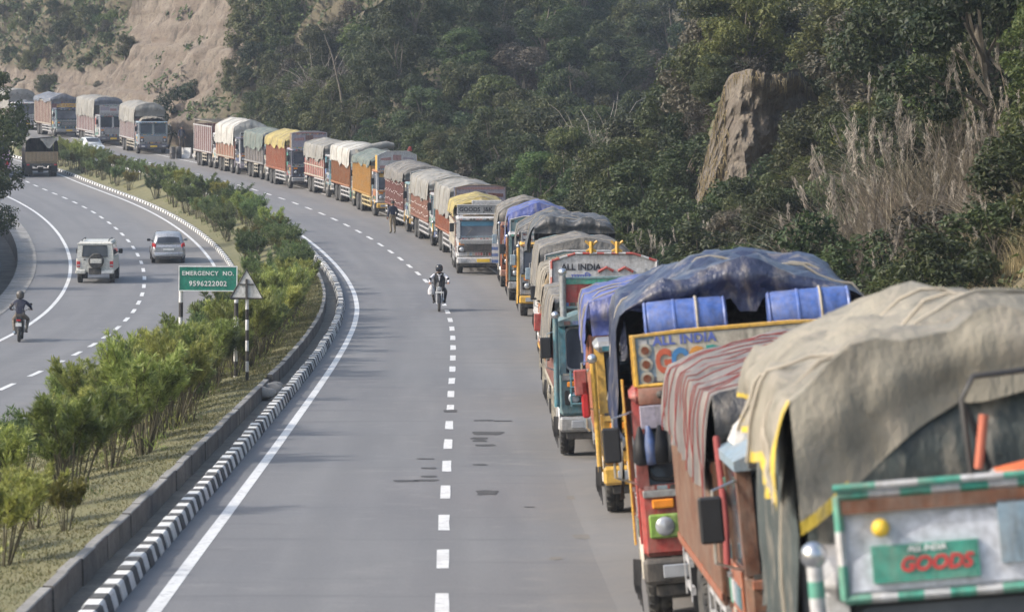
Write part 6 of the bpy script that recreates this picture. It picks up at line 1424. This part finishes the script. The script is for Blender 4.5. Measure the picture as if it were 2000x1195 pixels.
def hatch(loc, rot, body, label):
    e = empty('car', loc, rot); tag(e, label, 'car')
    prof = lambda hw, zb, zm, zt: [(0, zb), (hw * .86, zb), (hw * .97, zb + .12), (hw, zm), (hw * .985, zm + .18), (hw * .93, zt), (0, zt + .015)]
    b = MB(); loft(b, [(0.0, prof(.66, .34, .5, .80)), (.05, prof(.76, .26, .5, .90)), (.25, prof(.81, .22, .5, .95)), (1.0, prof(.825, .21, .5, .94)), (2.4, prof(.82, .21, .5, .92)), (3.2, prof(.79, .22, .5, .84)), (3.6, prof(.70, .26, .48, .72)), (3.72, prof(.55, .32, .46, .62))]); b.build('body', body, e, 50)
    b = MB(); cp = lambda x0, x1, z1: [(0, .9), (x0, .9), (x0 * .985, 1.0), (x1 + .04, z1 - .1), (x1 - .06, z1), (0, z1 + .025)]
    loft(b, [(.10, cp(.70, .64, 1.05)), (.22, cp(.74, .60, 1.36)), (.45, cp(.76, .585, 1.475)), (1.2, cp(.775, .59, 1.49)), (1.9, cp(.77, .585, 1.44)), (2.35, cp(.74, .60, 1.12)), (2.55, cp(.70, .62, 1.0))]); cb = b.build('cabin', body, e, 50)
    b = MB(); b.grid(lambda u, v: ((u - .5) * (1.16 - .16 * v) * (1 - .06 * abs(u - .5) * (1 - v)), .045 + .115 * v + .05 * v ** 3 + .02 * (2 * u - 1) ** 2, 1.0 + .33 * v), 8, 4); b.build('rear_window', GLASS, cb, 60)
    for sg in (-1, 1):
        b = MB(); b.add([(sg * .768, .42, .99), (sg * .775, 1.95, .99), (sg * .632, 1.75, 1.39), (sg * .626, .55, 1.41)], [(0, 1, 2, 3)]); b.build('side_window', GLASS, cb)
        b = MB(); b.box(min(sg * .60, sg * .80), max(sg * .60, sg * .80), -.01, .22, .74, .98, .05); b.v = [(x, y + (.10 if abs(x) > .7 else 0), z + (.04 if abs(x) > .7 else -.02)) for x, y, z in b.v]; b.build('tail_lamp', REDL, e)
        b = MB(); b.tube([(sg * .76, 1.85, 1.0), (sg * .86, 1.83, 1.04)], .02, 5); b.box(min(sg * .83, sg * 1.0), max(sg * .83, sg * 1.0), 1.78, 1.86, .98, 1.11, .03); b.build('door_mirror', BLACK if sg < 0 else body, e)
        for y in (.72, 3.05):
            wheel(e, sg * .72, y, sg, (.4, .4, .41), True, .30, CT)
            b = MB(); b.tube([(sg * .80, y + .34 * math.cos(a), .3 + .34 * math.sin(a)) for a in np.linspace(0, PI, 11)], .03, 5); b.build('wheel_arch', DARK, e)
        b = MB(); b.box(min(sg * .4, sg * .66), max(sg * .4, sg * .66), 3.6, 3.68, .56, .68, .03); b.build('headlight', LENS, e)
    b = MB(); b.box(-.72, .72, -.055, .12, .34, .56, .05); bu = b.build('bumper', body, e, 50)
    b = MB(); b.box(-.66, .66, -.03, .1, .24, .335, .02); b.build('lower_bumper', DARK, bu)
    b = MB(); b.box(-.27, .27, -.03, -.012, .64, .74, .005); b.build('number_plate', PLATEW, e)
    b = MB(); b.box(-.36, .36, -.02, .03, .75, .775, .004); b.build('trim', CHROME, e)
    b = MB(); b.add([(-.46, 2.32, 1.17), (.46, 2.32, 1.17), (.52, 1.93, 1.43), (-.52, 1.93, 1.43)], [(0, 1, 2, 3)]); b.v = [(x, y + .03, z + .03) for x, y, z in b.v]; b.build('windscreen', GLASS, cb)
    return e
def place(xf, zf, df, slf, Y, d): return (float(xf(Y, d)), Y, float(zf(Y))), (math.atan(float(slf(Y))), 0, math.atan(-float(df(Y))))
loc, rot = place(xL, zL, dL, slopeL, 158.5, 1.3)
SILV = paint((.42, .43, .45), .3, .12, .35)
hatch(loc, rot, SILV, 'silver hatchback driving away on the left carriageway')
loc, rot = place(xR, zR, dR, slopeR, 262.0, -2.2); q = hatch(loc, (0, 0, rot[2] + PI), paint((.58, .6, .6), .3, .15), 'white car coming past the far trucks behind the median bushes')
# white off-roader seen from behind
(loc, rot) = place(xL, zL, dL, slopeL, 146.0, -2.2)
e = empty('car', loc, (rot[0], 0, rot[2] - .06)); tag(e, 'white boxy off-roader with spare wheel on its tailgate', 'car'); W = paint((.60, .59, .54), .35, .2)
b = MB(); b.box(-.84, .84, .02, 3.1, .50, 1.15, .05); b.box(-.74, .74, 3.0, 4.0, .52, 1.12, .06); b.build('body', W, e, 35)
b = MB(); frus(b, .83, .03, 2.75, 1.14, .75, .10, 2.45, 1.80); frus(b, .75, .10, 2.45, 1.80, .70, .18, 2.38, 1.86); cb = b.build('cabin', W, e)
b = MB(); b.add([(-.56, .015, 1.22), (.56, .015, 1.22), (.53, .065, 1.68), (-.53, .065, 1.68)], [(0, 1, 2, 3)]); b.v = [(x, y - .004, z) for x, y, z in b.v]; rw_ = b.build('rear_window', GLASS, cb)
b = MB(); b.tube([(-.57, .005, 1.21), (.57, .005, 1.21), (.54, .055, 1.69), (-.54, .055, 1.69), (-.57, .005, 1.21)], .014, 5, False); b.build('window_frame', BLACK, rw_)
for sg in (-1, 1):
    b = MB(); b.add([(sg * .834, .35, 1.2), (sg * .834, 2.55, 1.2), (sg * .765, 2.35, 1.7), (sg * .765, .4, 1.7)], [(0, 1, 2, 3)]); b.v = [(x + sg * .006, y, z) for x, y, z in b.v]; b.build('side_window', GLASS, cb)
    b = MB(); b.box(min(sg * .66, sg * .82), max(sg * .66, sg * .82), -.01, .03, .74, 1.0, .015); b.mi = 1; b.box(min(sg * .67, sg * .81), max(sg * .67, sg * .81), -.016, .0, .80, .86); b.build('tail_lamp', [REDL, LENS], e)
    b = MB(); b.tube([(sg * .8, 2.5, 1.25), (sg * .92, 2.48, 1.3)], .02, 5); b.box(min(sg * .88, sg * 1.06), max(sg * .88, sg * 1.06), 2.42, 2.5, 1.2, 1.42, .03); b.build('door_mirror', BLACK, e)
    b = MB(); b.tube([(sg * .6, .3, 1.88), (sg * .6, .34, 1.94), (sg * .6, 2.1, 1.94), (sg * .6, 2.15, 1.88)], .022, 5); b.build('roof_rail', BLACK, e)
    b = MB(); b.box(min(sg * .42, sg * .86), max(sg * .42, sg * .86), -.10, .06, .44, .62, .03); b.build('bumper', W, e, 35)
    for y in (.75, 3.3):
        wheel(e, sg * .72, y, sg, (.3, .3, .3), True, .36, CT36)
b = MB(); b.box(-.28, .28, -.06, .02, .40, .70, .02); b.build('tow_panel', DARK, e)
b = MB(); b.box(.30, .78, -.125, -.103, .47, .58, .004); b.build('number_plate', PLATEW, e)
b = MB(); b.lathe([(-.20, .18), (-.20, .30), (-.16, .345), (-.06, .35), (-.02, .3), (-.02, .05)], (.06, 0, 1.02), 'y', 24); sp = b.build('spare_wheel', RUBBER, e, 40)
b = MB(); b.box(-.19, .31, -.225, -.20, .92, 1.12, .01); b.build('cover_plate', W, sp)
b = MB(); b.box(-.5, -.42, .0, .018, 1.05, 1.10, .005); b.build('handle', BLACK, e)
b = MB(); b.box(-.80, .80, .06, .2, 1.76, 1.80, .01); b.build('spoiler', W, cb)
# ------------------------------------------------------------------ motorcycles with riders
def motorcycle(loc, rot, label, bodycol, sc_=1.0):
    e = empty('motorcycle', loc, rot); e.scale = (sc_,) * 3; tag(e, label, 'motorcycle')
    for y, nm in ((-.64, 'front'), (.64, 'rear')):
        b = MB(); h, r = .05, .30
        b.lathe([(-h, r * .78), (-h, r * .88), (-h * .5, r * .985), (0, r), (h * .5, r * .985), (h, r * .88), (h, r * .78)], (0, y, r), 'x', 26); ty = b.build('tyre', RUBBER, e, 60)
        b = MB()
        b.tube([(0, y + .235 * math.cos(a), r + .235 * math.sin(a)) for a in np.linspace(0, 2 * PI, 25)], .018, 5, False); b.lathe([(-.06, .05), (.06, .05)], (0, y, r), 'x', 10)
        for k in range(6): a = PI * k / 3; b.tube([(0, y, r), (0, y + .23 * math.cos(a), r + .23 * math.sin(a))], .014, 4)
        b.build('rim', CHROME, ty, 60)
        b = MB(); pts = [(y + .345 * math.cos(a), r + .345 * math.sin(a)) for a in np.linspace(.15 * PI, .95 * PI, 12)]
        b.grid(lambda u, v: ((u - .5) * .13, pts[round(v * 11)][0], pts[round(v * 11)][1] - .02 * (2 * u - 1) ** 2), 4, 11); b.build('mudguard', bodycol if nm == 'front' else BLACK, e, 60)
    b = MB()
    for sg in (-1, 1): b.tube([(sg * .085, -.64, .30), (sg * .085, -.46, .98)], .022, 6)
    b.box(-.1, .1, -.5, -.42, .86, .92); b.build('fork', CHROME, e, 60)
    b = MB(); b.tube([(-.37, -.33, 1.06), (-.22, -.40, 1.05), (-.08, -.45, .98), (.08, -.45, .98), (.22, -.40, 1.05), (.37, -.33, 1.06)], .014, 6)
    for sg in (-1, 1): b.tube([(sg * .26, -.34, 1.055), (sg * .39, -.32, 1.06)], .02, 6); b.tube([(sg * .24, -.38, 1.06), (sg * .32, -.42, 1.2)], .008, 4); b.lathe([(-.01, .05), (.01, .05)], (sg * .33, -.42, 1.22), 'y', 10)
    b.build('handlebar', BLACK, e, 60)
    b = MB(); b.lathe([(-.10, .05), (-.06, .095), (.06, .085), (.1, .05)], (0, -.55, .86), 'y', 16); b.mi = 1; b.lathe([(-.112, .001), (-.105, .08), (-.08, .088)], (0, -.55, .86), 'y', 16); b.build('headlight', [bodycol, LENS], e, 60)
    b = MB(); b.grid(lambda u, v: ((u - .5) * (.26 - .08 * v), -.62 + .10 * v + .12 * (2 * u - 1) ** 2, .92 + .18 * v), 8, 4); b.build('visor', BLACK, e, 60)
    b = MB(); b.box(-.14, .14, -.7, -.685, .70, .76, .004); b.build('number_plate', PLATEW, e)
    b = MB(); secs = [(-.32, .06, .78, .88), (-.22, .13, .74, .97), (0, .15, .73, .99), (.14, .10, .74, .90), (.2, .05, .76, .84)]
    loft(b, [(y, [(0, z0), (w_ * .8, z0), (w_, (z0 + z1) / 2), (w_ * .7, z1), (0, z1 + .02)]) for y, w_, z0, z1 in secs]); b.build('fuel_tank', bodycol, e, 60)
    b = MB(); loft(b, [(y, [(0, z0), (w_, z0), (w_, z1 - .02), (w_ * .8, z1), (0, z1 + .01)]) for y, w_, z0, z1 in ((.14, .09, .74, .82), (.35, .13, .74, .82), (.7, .12, .76, .86), (.86, .07, .80, .88))]); b.build('seat', BLACK, e, 60)
    b = MB(); b.box(-.12, .12, -.18, .2, .26, .52, .04); b.lathe([(.0, .09), (.2, .1)], (0, -.08, .5), 'z', 12)
    for k in range(4): b.lathe([(0, .115), (.014, .115)], (0, -.08, .53 + .04 * k), 'z', 12)
    b.build('engine', paint((.12, .12, .12), .45, .4, .4), e, 40)
    b = MB(); b.tube([(0, -.44, .92), (0, .0, .74), (0, .6, .72)], .025, 6); b.tube([(0, -.44, .85), (0, -.2, .3), (0, .2, .3), (0, .64, .3)], .02, 6)
    for sg in (-1, 1): b.tube([(sg * .11, .64, .32), (sg * .12, .52, .74)], .025, 6); b.tube([(0, .15, .33), (sg * .26, .15, .32)], .015, 5)
    b.build('frame', BLACK, e, 60)
    b = MB(); b.tube([(.1, -.2, .4), (.13, -.1, .25), (.15, .2, .25), (.16, .8, .36)], .02, 6); b.tube([(.16, .3, .27), (.16, .85, .37)], .045, 8); b.build('exhaust', CHROME, e, 60)
    b = MB(); b.box(-.07, .07, .86, .9, .74, .80, .01); b.build('tail_lamp', REDL, e)
    b = MB(); b.box(-.10, .10, .9, .91, .56, .68, .004); b.build('rear_plate', PLATEW, e)
    return e
loc, rot = place(xR, zR, dR, slopeR, 118.4, .02)
loc = (-142 / 53.6, 118.4, loc[2])
motorcycle(loc, (0, 0, rot[2] * .4), 'black motorcycle coming towards the camera on the right carriageway', BLACK, .97)
pe = person('vest', ride(), loc, (0, 0, rot[2] * .4), 'motorcyclist in black helmet, white shirt and black vest riding towards the camera', helmet=paint((.02, .02, .022), .25, .15), glove=False, sc_=.97)
b = MB(); V0 = [(.205, 1.0), (.215, 1.15), (.22, 1.3), (.17, 1.42)]
def vest(u, v):
    a = 2 * PI * u; k = v * 3; i0 = min(int(k), 2); f_ = k - i0; rx = V0[i0][0] * (1 - f_) + V0[i0 + 1][0] * f_; z = V0[i0][1] * (1 - f_) + V0[i0 + 1][1] * f_
    return (rx * math.cos(a), .215 - .085 * v + rx * .8 * math.sin(a), z - .1)
b.grid(vest, 20, 9); b.build('vest', BLK, pe, 179)
b = MB(); b.add([(-.045, .0, 1.34), (.045, .0, 1.34), (0.01, -.035, 1.12), (-.01, -.035, 1.12)], [(0, 1, 2, 3)]); b.tube([(-.09, .02, 1.37), (0, -.03, 1.33), (.09, .02, 1.37)], .016, 5); b.build('collar', SHIRTW, pe)
b = MB(); b.lathe([(-.2, .03), (-.17, .13), (0, .14), (.14, .07), (.2, .02)], (-.27, -.25, .78), 'z', 12); b.v = [(x, y, z) for x, y, z in b.v]
for o_ in (b,): o_.v = [tuple(Vector(v) + Vector((1, .6, .3)) * .03 * mnoise.noise(Vector(v) * 8)) for v in o_.v]
bag = b.build('bag', cloth((.58, .58, .6)), None, 60); bag.location = loc; tag(bag, 'white plastic bag hanging from the oncoming motorcycle handlebar', 'bag')
(loc, rot) = place(xL, zL, dL, slopeL, 113.0, -4.1)
loc = (-960 / (FPX / 112.0), 112.0, float(zL(112.0)))
motorcycle(loc, (0, 0, PI + .08), 'dark motorcycle riding away near the left picture edge', BLACK)
person('rear', ride(), loc, (0, 0, PI + .08), 'motorcyclist in navy jacket and grey helmet seen from behind at the left', helmet=paint((.07, .065, .06), .4, .3))
# standing men
y = 170.7; person('stand', STAND, (-233 / (FPX / y), y, float(zR(y))), (0, 0, .6 + PI), 'man in navy jacket and khaki trousers standing beside the yellow truck')
# barriers and the man by the far gap
def jersey(loc, rz, m, label):
    b = MB(); b.prism([(-.3, 0), (.3, 0), (.3, .08), (.12, .35), (.08, .85), (-.08, .85), (-.12, .35), (-.3, .08)], -.6, .6, 'y'); o = b.build('barrier', m, None, loc=loc, rot=(0, 0, rz)); tag(o, label, 'barrier', 'road barriers in the far gap'); return o
yb_ = 257.0; zb_ = float(zR(yb_))
jersey((-25.9, yb_, zb_), 1.2, paint((.6, .6, .6), .6, .3), 'white concrete road barrier standing in the gap between far trucks')
jersey((-25.1, yb_ + 1.6, zb_), .3, paint((.34, .34, .35), .6, .4), 'grey concrete road barrier behind the white one')
b = MB(); b.box(-.35, .35, -.35, .35, 0, .5, .03); b.box(-.33, .34, -.3, .36, .5, 1.0, .03); b.box(-.3, .3, -.33, .3, 1.0, 1.4, .03); tag(b.build('block_stack', CONC, None, loc=(-24.6, 256.2, zb_)), 'stack of grey concrete blocks at the corner behind the open red truck', 'blocks')
for k, (x, yy) in enumerate(((-26.75, 256.2), (-26.3, 256.6))):
    b = MB(); b.lathe([(0, .2), (.03, .23), (.42, .235), (.45, .25), (.48, .235), (.9, .23), (.93, .2)], (0, 0, 0), 'z', 16)
    tag(b.build('barrel', paint((.05, .05, .055), .5, .4), None, 40, loc=(x, yy, zb_)), ('dark barrel beside the blue-white truck in the far gap', 'dark barrel next to the white barrier in the far gap')[k], 'barrel', 'barrels in the far gap')
person('stand2', STAND, (-26.1, 256.9, zb_ + .84), (0, 0, .3), 'man in dark clothes standing on the barriers between far trucks')
# ------------------------------------------------------------------ traffic ahead on the left carriageway
loc, rot = place(xL, zL, dL, slopeL, 239.0, 1.75)
e = empty('truck', loc, (0, 0, rot[2] - .06)); tag(e, 'old open-backed truck with ragged canvas and tan tailgate driving away', 'truck'); TAN = paint((.24, .17, .085), .7, .5)
b = MB(); b.box(-1.2, 1.2, .0, .06, 1.12, 1.85, .01)
tg = b.build('tail_gate', TAN, e)
b = MB()
for x in np.linspace(-1.15, 1.1, 9): b.box(x, x + .05, -.025, -.002, 1.14, 1.84)
b.build('slats', paint((.30, .20, .10)), tg)
b = MB(); b.box(-1.2, -1.14, .07, 4.6, 1.12, 1.85); b.box(1.14, 1.2, .07, 4.6, 1.12, 1.85); b.box(-1.13, 1.13, .07, 4.6, 1.0, 1.11); b.build('load_bed', TAN, e)
b = MB(); b.box(-1.1, 1.1, 4.4, 4.5, 1.12, 2.9); b.build('front_wall', DARK, e)
def hoop(u, v):
    a = PI * u; x = -1.2 * math.copysign(abs(math.cos(a)) ** .45, math.cos(a)); z = 1.86 + 1.05 * abs(math.sin(a)) ** .5
    rag = (.25 * mnoise.noise(Vector((u * 9, 0, 3)))) * (1 - v) if v < .15 else 0
    return (x + .03 * mnoise.noise(Vector((u * 7, v * 9, 0))), .05 + 4.5 * v + rag, z + .06 * fbm(u * 6, v * 6, 2))
b = MB(); b.grid(hoop, 30, 24); b.build('canvas_cover', T_['grey'], e, 179)
b = MB(); b.grid(lambda u, v: (-.1 + 1.2 * u, -.03 - .15 * v * math.sin(PI * u), 2.86 - (.15 + .6 * math.sin(PI * u) ** 2) * v + .06 * mnoise.noise(Vector((u * 8, v * 3, 1)))), 14, 8); b.build('torn_flap', T_['lgrey'], e, 179)
b = MB(); b.box(-1.1, 1.1, 4.8, 6.4, .8, 2.5, .06); b.build('cab_body', paint((.12, .16, .1)), e)
b = MB(); b.box(-.42, -.32, .1, 6.2, .7, .95); b.box(.32, .42, .1, 6.2, .7, .95); b.tube([(-.95, 1.5, .5), (.95, 1.5, .5)], .09, 8); b.lathe([(-.2, .2), (.2, .2)], (0, 1.5, .5), 'x', 12); b.box(-1.1, 1.1, .02, .12, .82, 1.0); b.build('chassis', DARK, e)
for sg in (-1, 1):
    for x in (1.04, .74): wheel(e, sg * x, 1.5, sg, (.2, .2, .2), False)
    wheel(e, sg * 1.0, 5.6, sg, (.2, .2, .2))
    b = MB(); b.box(min(sg * .7, sg * 1.2), max(sg * .7, sg * 1.2), .75, .78, .35, 1.0); b.build('mudflap', BLACK, e)
    b = MB(); b.box(min(sg * .9, sg * 1.1), max(sg * .9, sg * 1.1), -.01, .02, .86, .96, .01); b.build('tail_lamp', REDL, e)
loc, rot = place(xL, zL, dL, slopeL, 238.0, -1.75)
e = empty('bus', loc, (0, 0, rot[2] - .06)); tag(e, 'pink and lilac bus half hidden by the tree at the left edge', 'bus'); LIL = paint((.52, .33, .50), .45, .25)
b = MB(); b.box(-1.2, 1.2, .0, 9.5, .55, 1.75, .08); b.box(-1.16, 1.16, .04, 9.4, 1.75, 3.0, .15); b.build('body', LIL, e, 35)
b = MB(); b.box(-1.0, 1.0, .02, .05, 1.85, 2.7, .02); b.build('rear_window', GLASS, e)
for k in range(6):
    for sg in (-1, 1): b = MB(); b.box(min(sg * 1.15, sg * 1.172), max(sg * 1.15, sg * 1.172), .6 + 1.4 * k, 1.8 + 1.4 * k, 1.85, 2.6, .01); b.build('window', GLASS, e)
for sg in (-1, 1):
    b = MB(); b.box(min(sg * .85, sg * 1.1), max(sg * .85, sg * 1.1), -.02, .02, .9, 1.3, .02); b.build('tail_lamp', REDL, e)
    for y in (2.3, 7.4): wheel(e, sg * 1.05, y, sg, (.3, .3, .3))
b = MB(); b.box(-1.2, 1.2, -.12, .05, .42, .62, .04); b.mi = 1; b.box(-.45, .1, -.135, -.12, .62, .76); b.build('bumper', [DARK, PLATE], e)
# green cable hanging down the right hillside
b = MB(); b.tube([(12.2, 95, 8.4), (12.35, 94.7, 7.4), (12.7, 94.4, 6.2), (13.2, 94.2, 5.3), (13.9, 94, 4.3), (14.6, 94, 3.5)], .035, 6); b.tube([(12.25, 95.1, 8.4), (12.5, 94.6, 6.9), (13.0, 94.2, 5.6), (13.7, 94, 4.5), (14.6, 94, 3.4)], .02, 6)
tag(b.build('cable', paint((.03, .10, .09), .6, .2)), 'dark green cable hanging down the right hillside through the reeds', 'cable')
# ------------------------------------------------------------------ morning haze
b = MB(); b.box(-420, 420, -70, 720, -7.5, 75); hz = bpy.data.materials.new('haze'); hz.use_nodes = True; t = hz.node_tree
for n_ in list(t.nodes): t.nodes.remove(n_)
pv = N(t, 'ShaderNodeVolumePrincipled'); pv.inputs['Color'].default_value = (.72, .83, 1.0, 1); pv.inputs['Density'].default_value = .0003; pv.inputs['Anisotropy'].default_value = .1
oo = N(t, 'ShaderNodeOutputMaterial'); t.links.new(pv.outputs[0], oo.inputs['Volume'])
o = b.build('haze', hz); tag(o, 'thin bluish morning haze over the valley', 'haze', kind='stuff')
# things of one kind that would read alike are told apart by their order across the view
same = {}
for o in list(C.objects):
    if o.parent is None and 'label' in o.keys() and o.get('category') in ('tree', 'shrub', 'bush', 'reeds'): same.setdefault(o['label'], []).append(o)
for lab, obs in same.items():
    if len(obs) < 2: continue
    obs.sort(key=lambda o: o.location.x / max(o.location.y, 1))
    words = {2: ('left', 'right'), 3: ('left', 'middle', 'right'), 4: ('leftmost', 'second', 'third', 'rightmost')}.get(len(obs)) or tuple(['leftmost', 'second', 'third', 'fourth', 'fifth', 'sixth', 'seventh', 'eighth'][:len(obs) - 1]) + ('rightmost',)
    if len(words) < len(obs): continue
    for o, q in zip(obs, words):
        if len(lab.split()) <= 15: o['label'] = lab.replace(' tree ', ' %s tree ' % q, 1).replace(' shrub ', ' %s shrub ' % q, 1).replace(' oleander,', ' %s oleander,' % q, 1).replace(' bush ', ' %s bush ' % q, 1).replace(' reed tuft ', ' %s reed tuft ' % q, 1)
print('TREES', N_TREES, 'SHRUBS', nshrub, nb, 'OLEANDERS', nole, 'objects', len(bpy.data.objects))
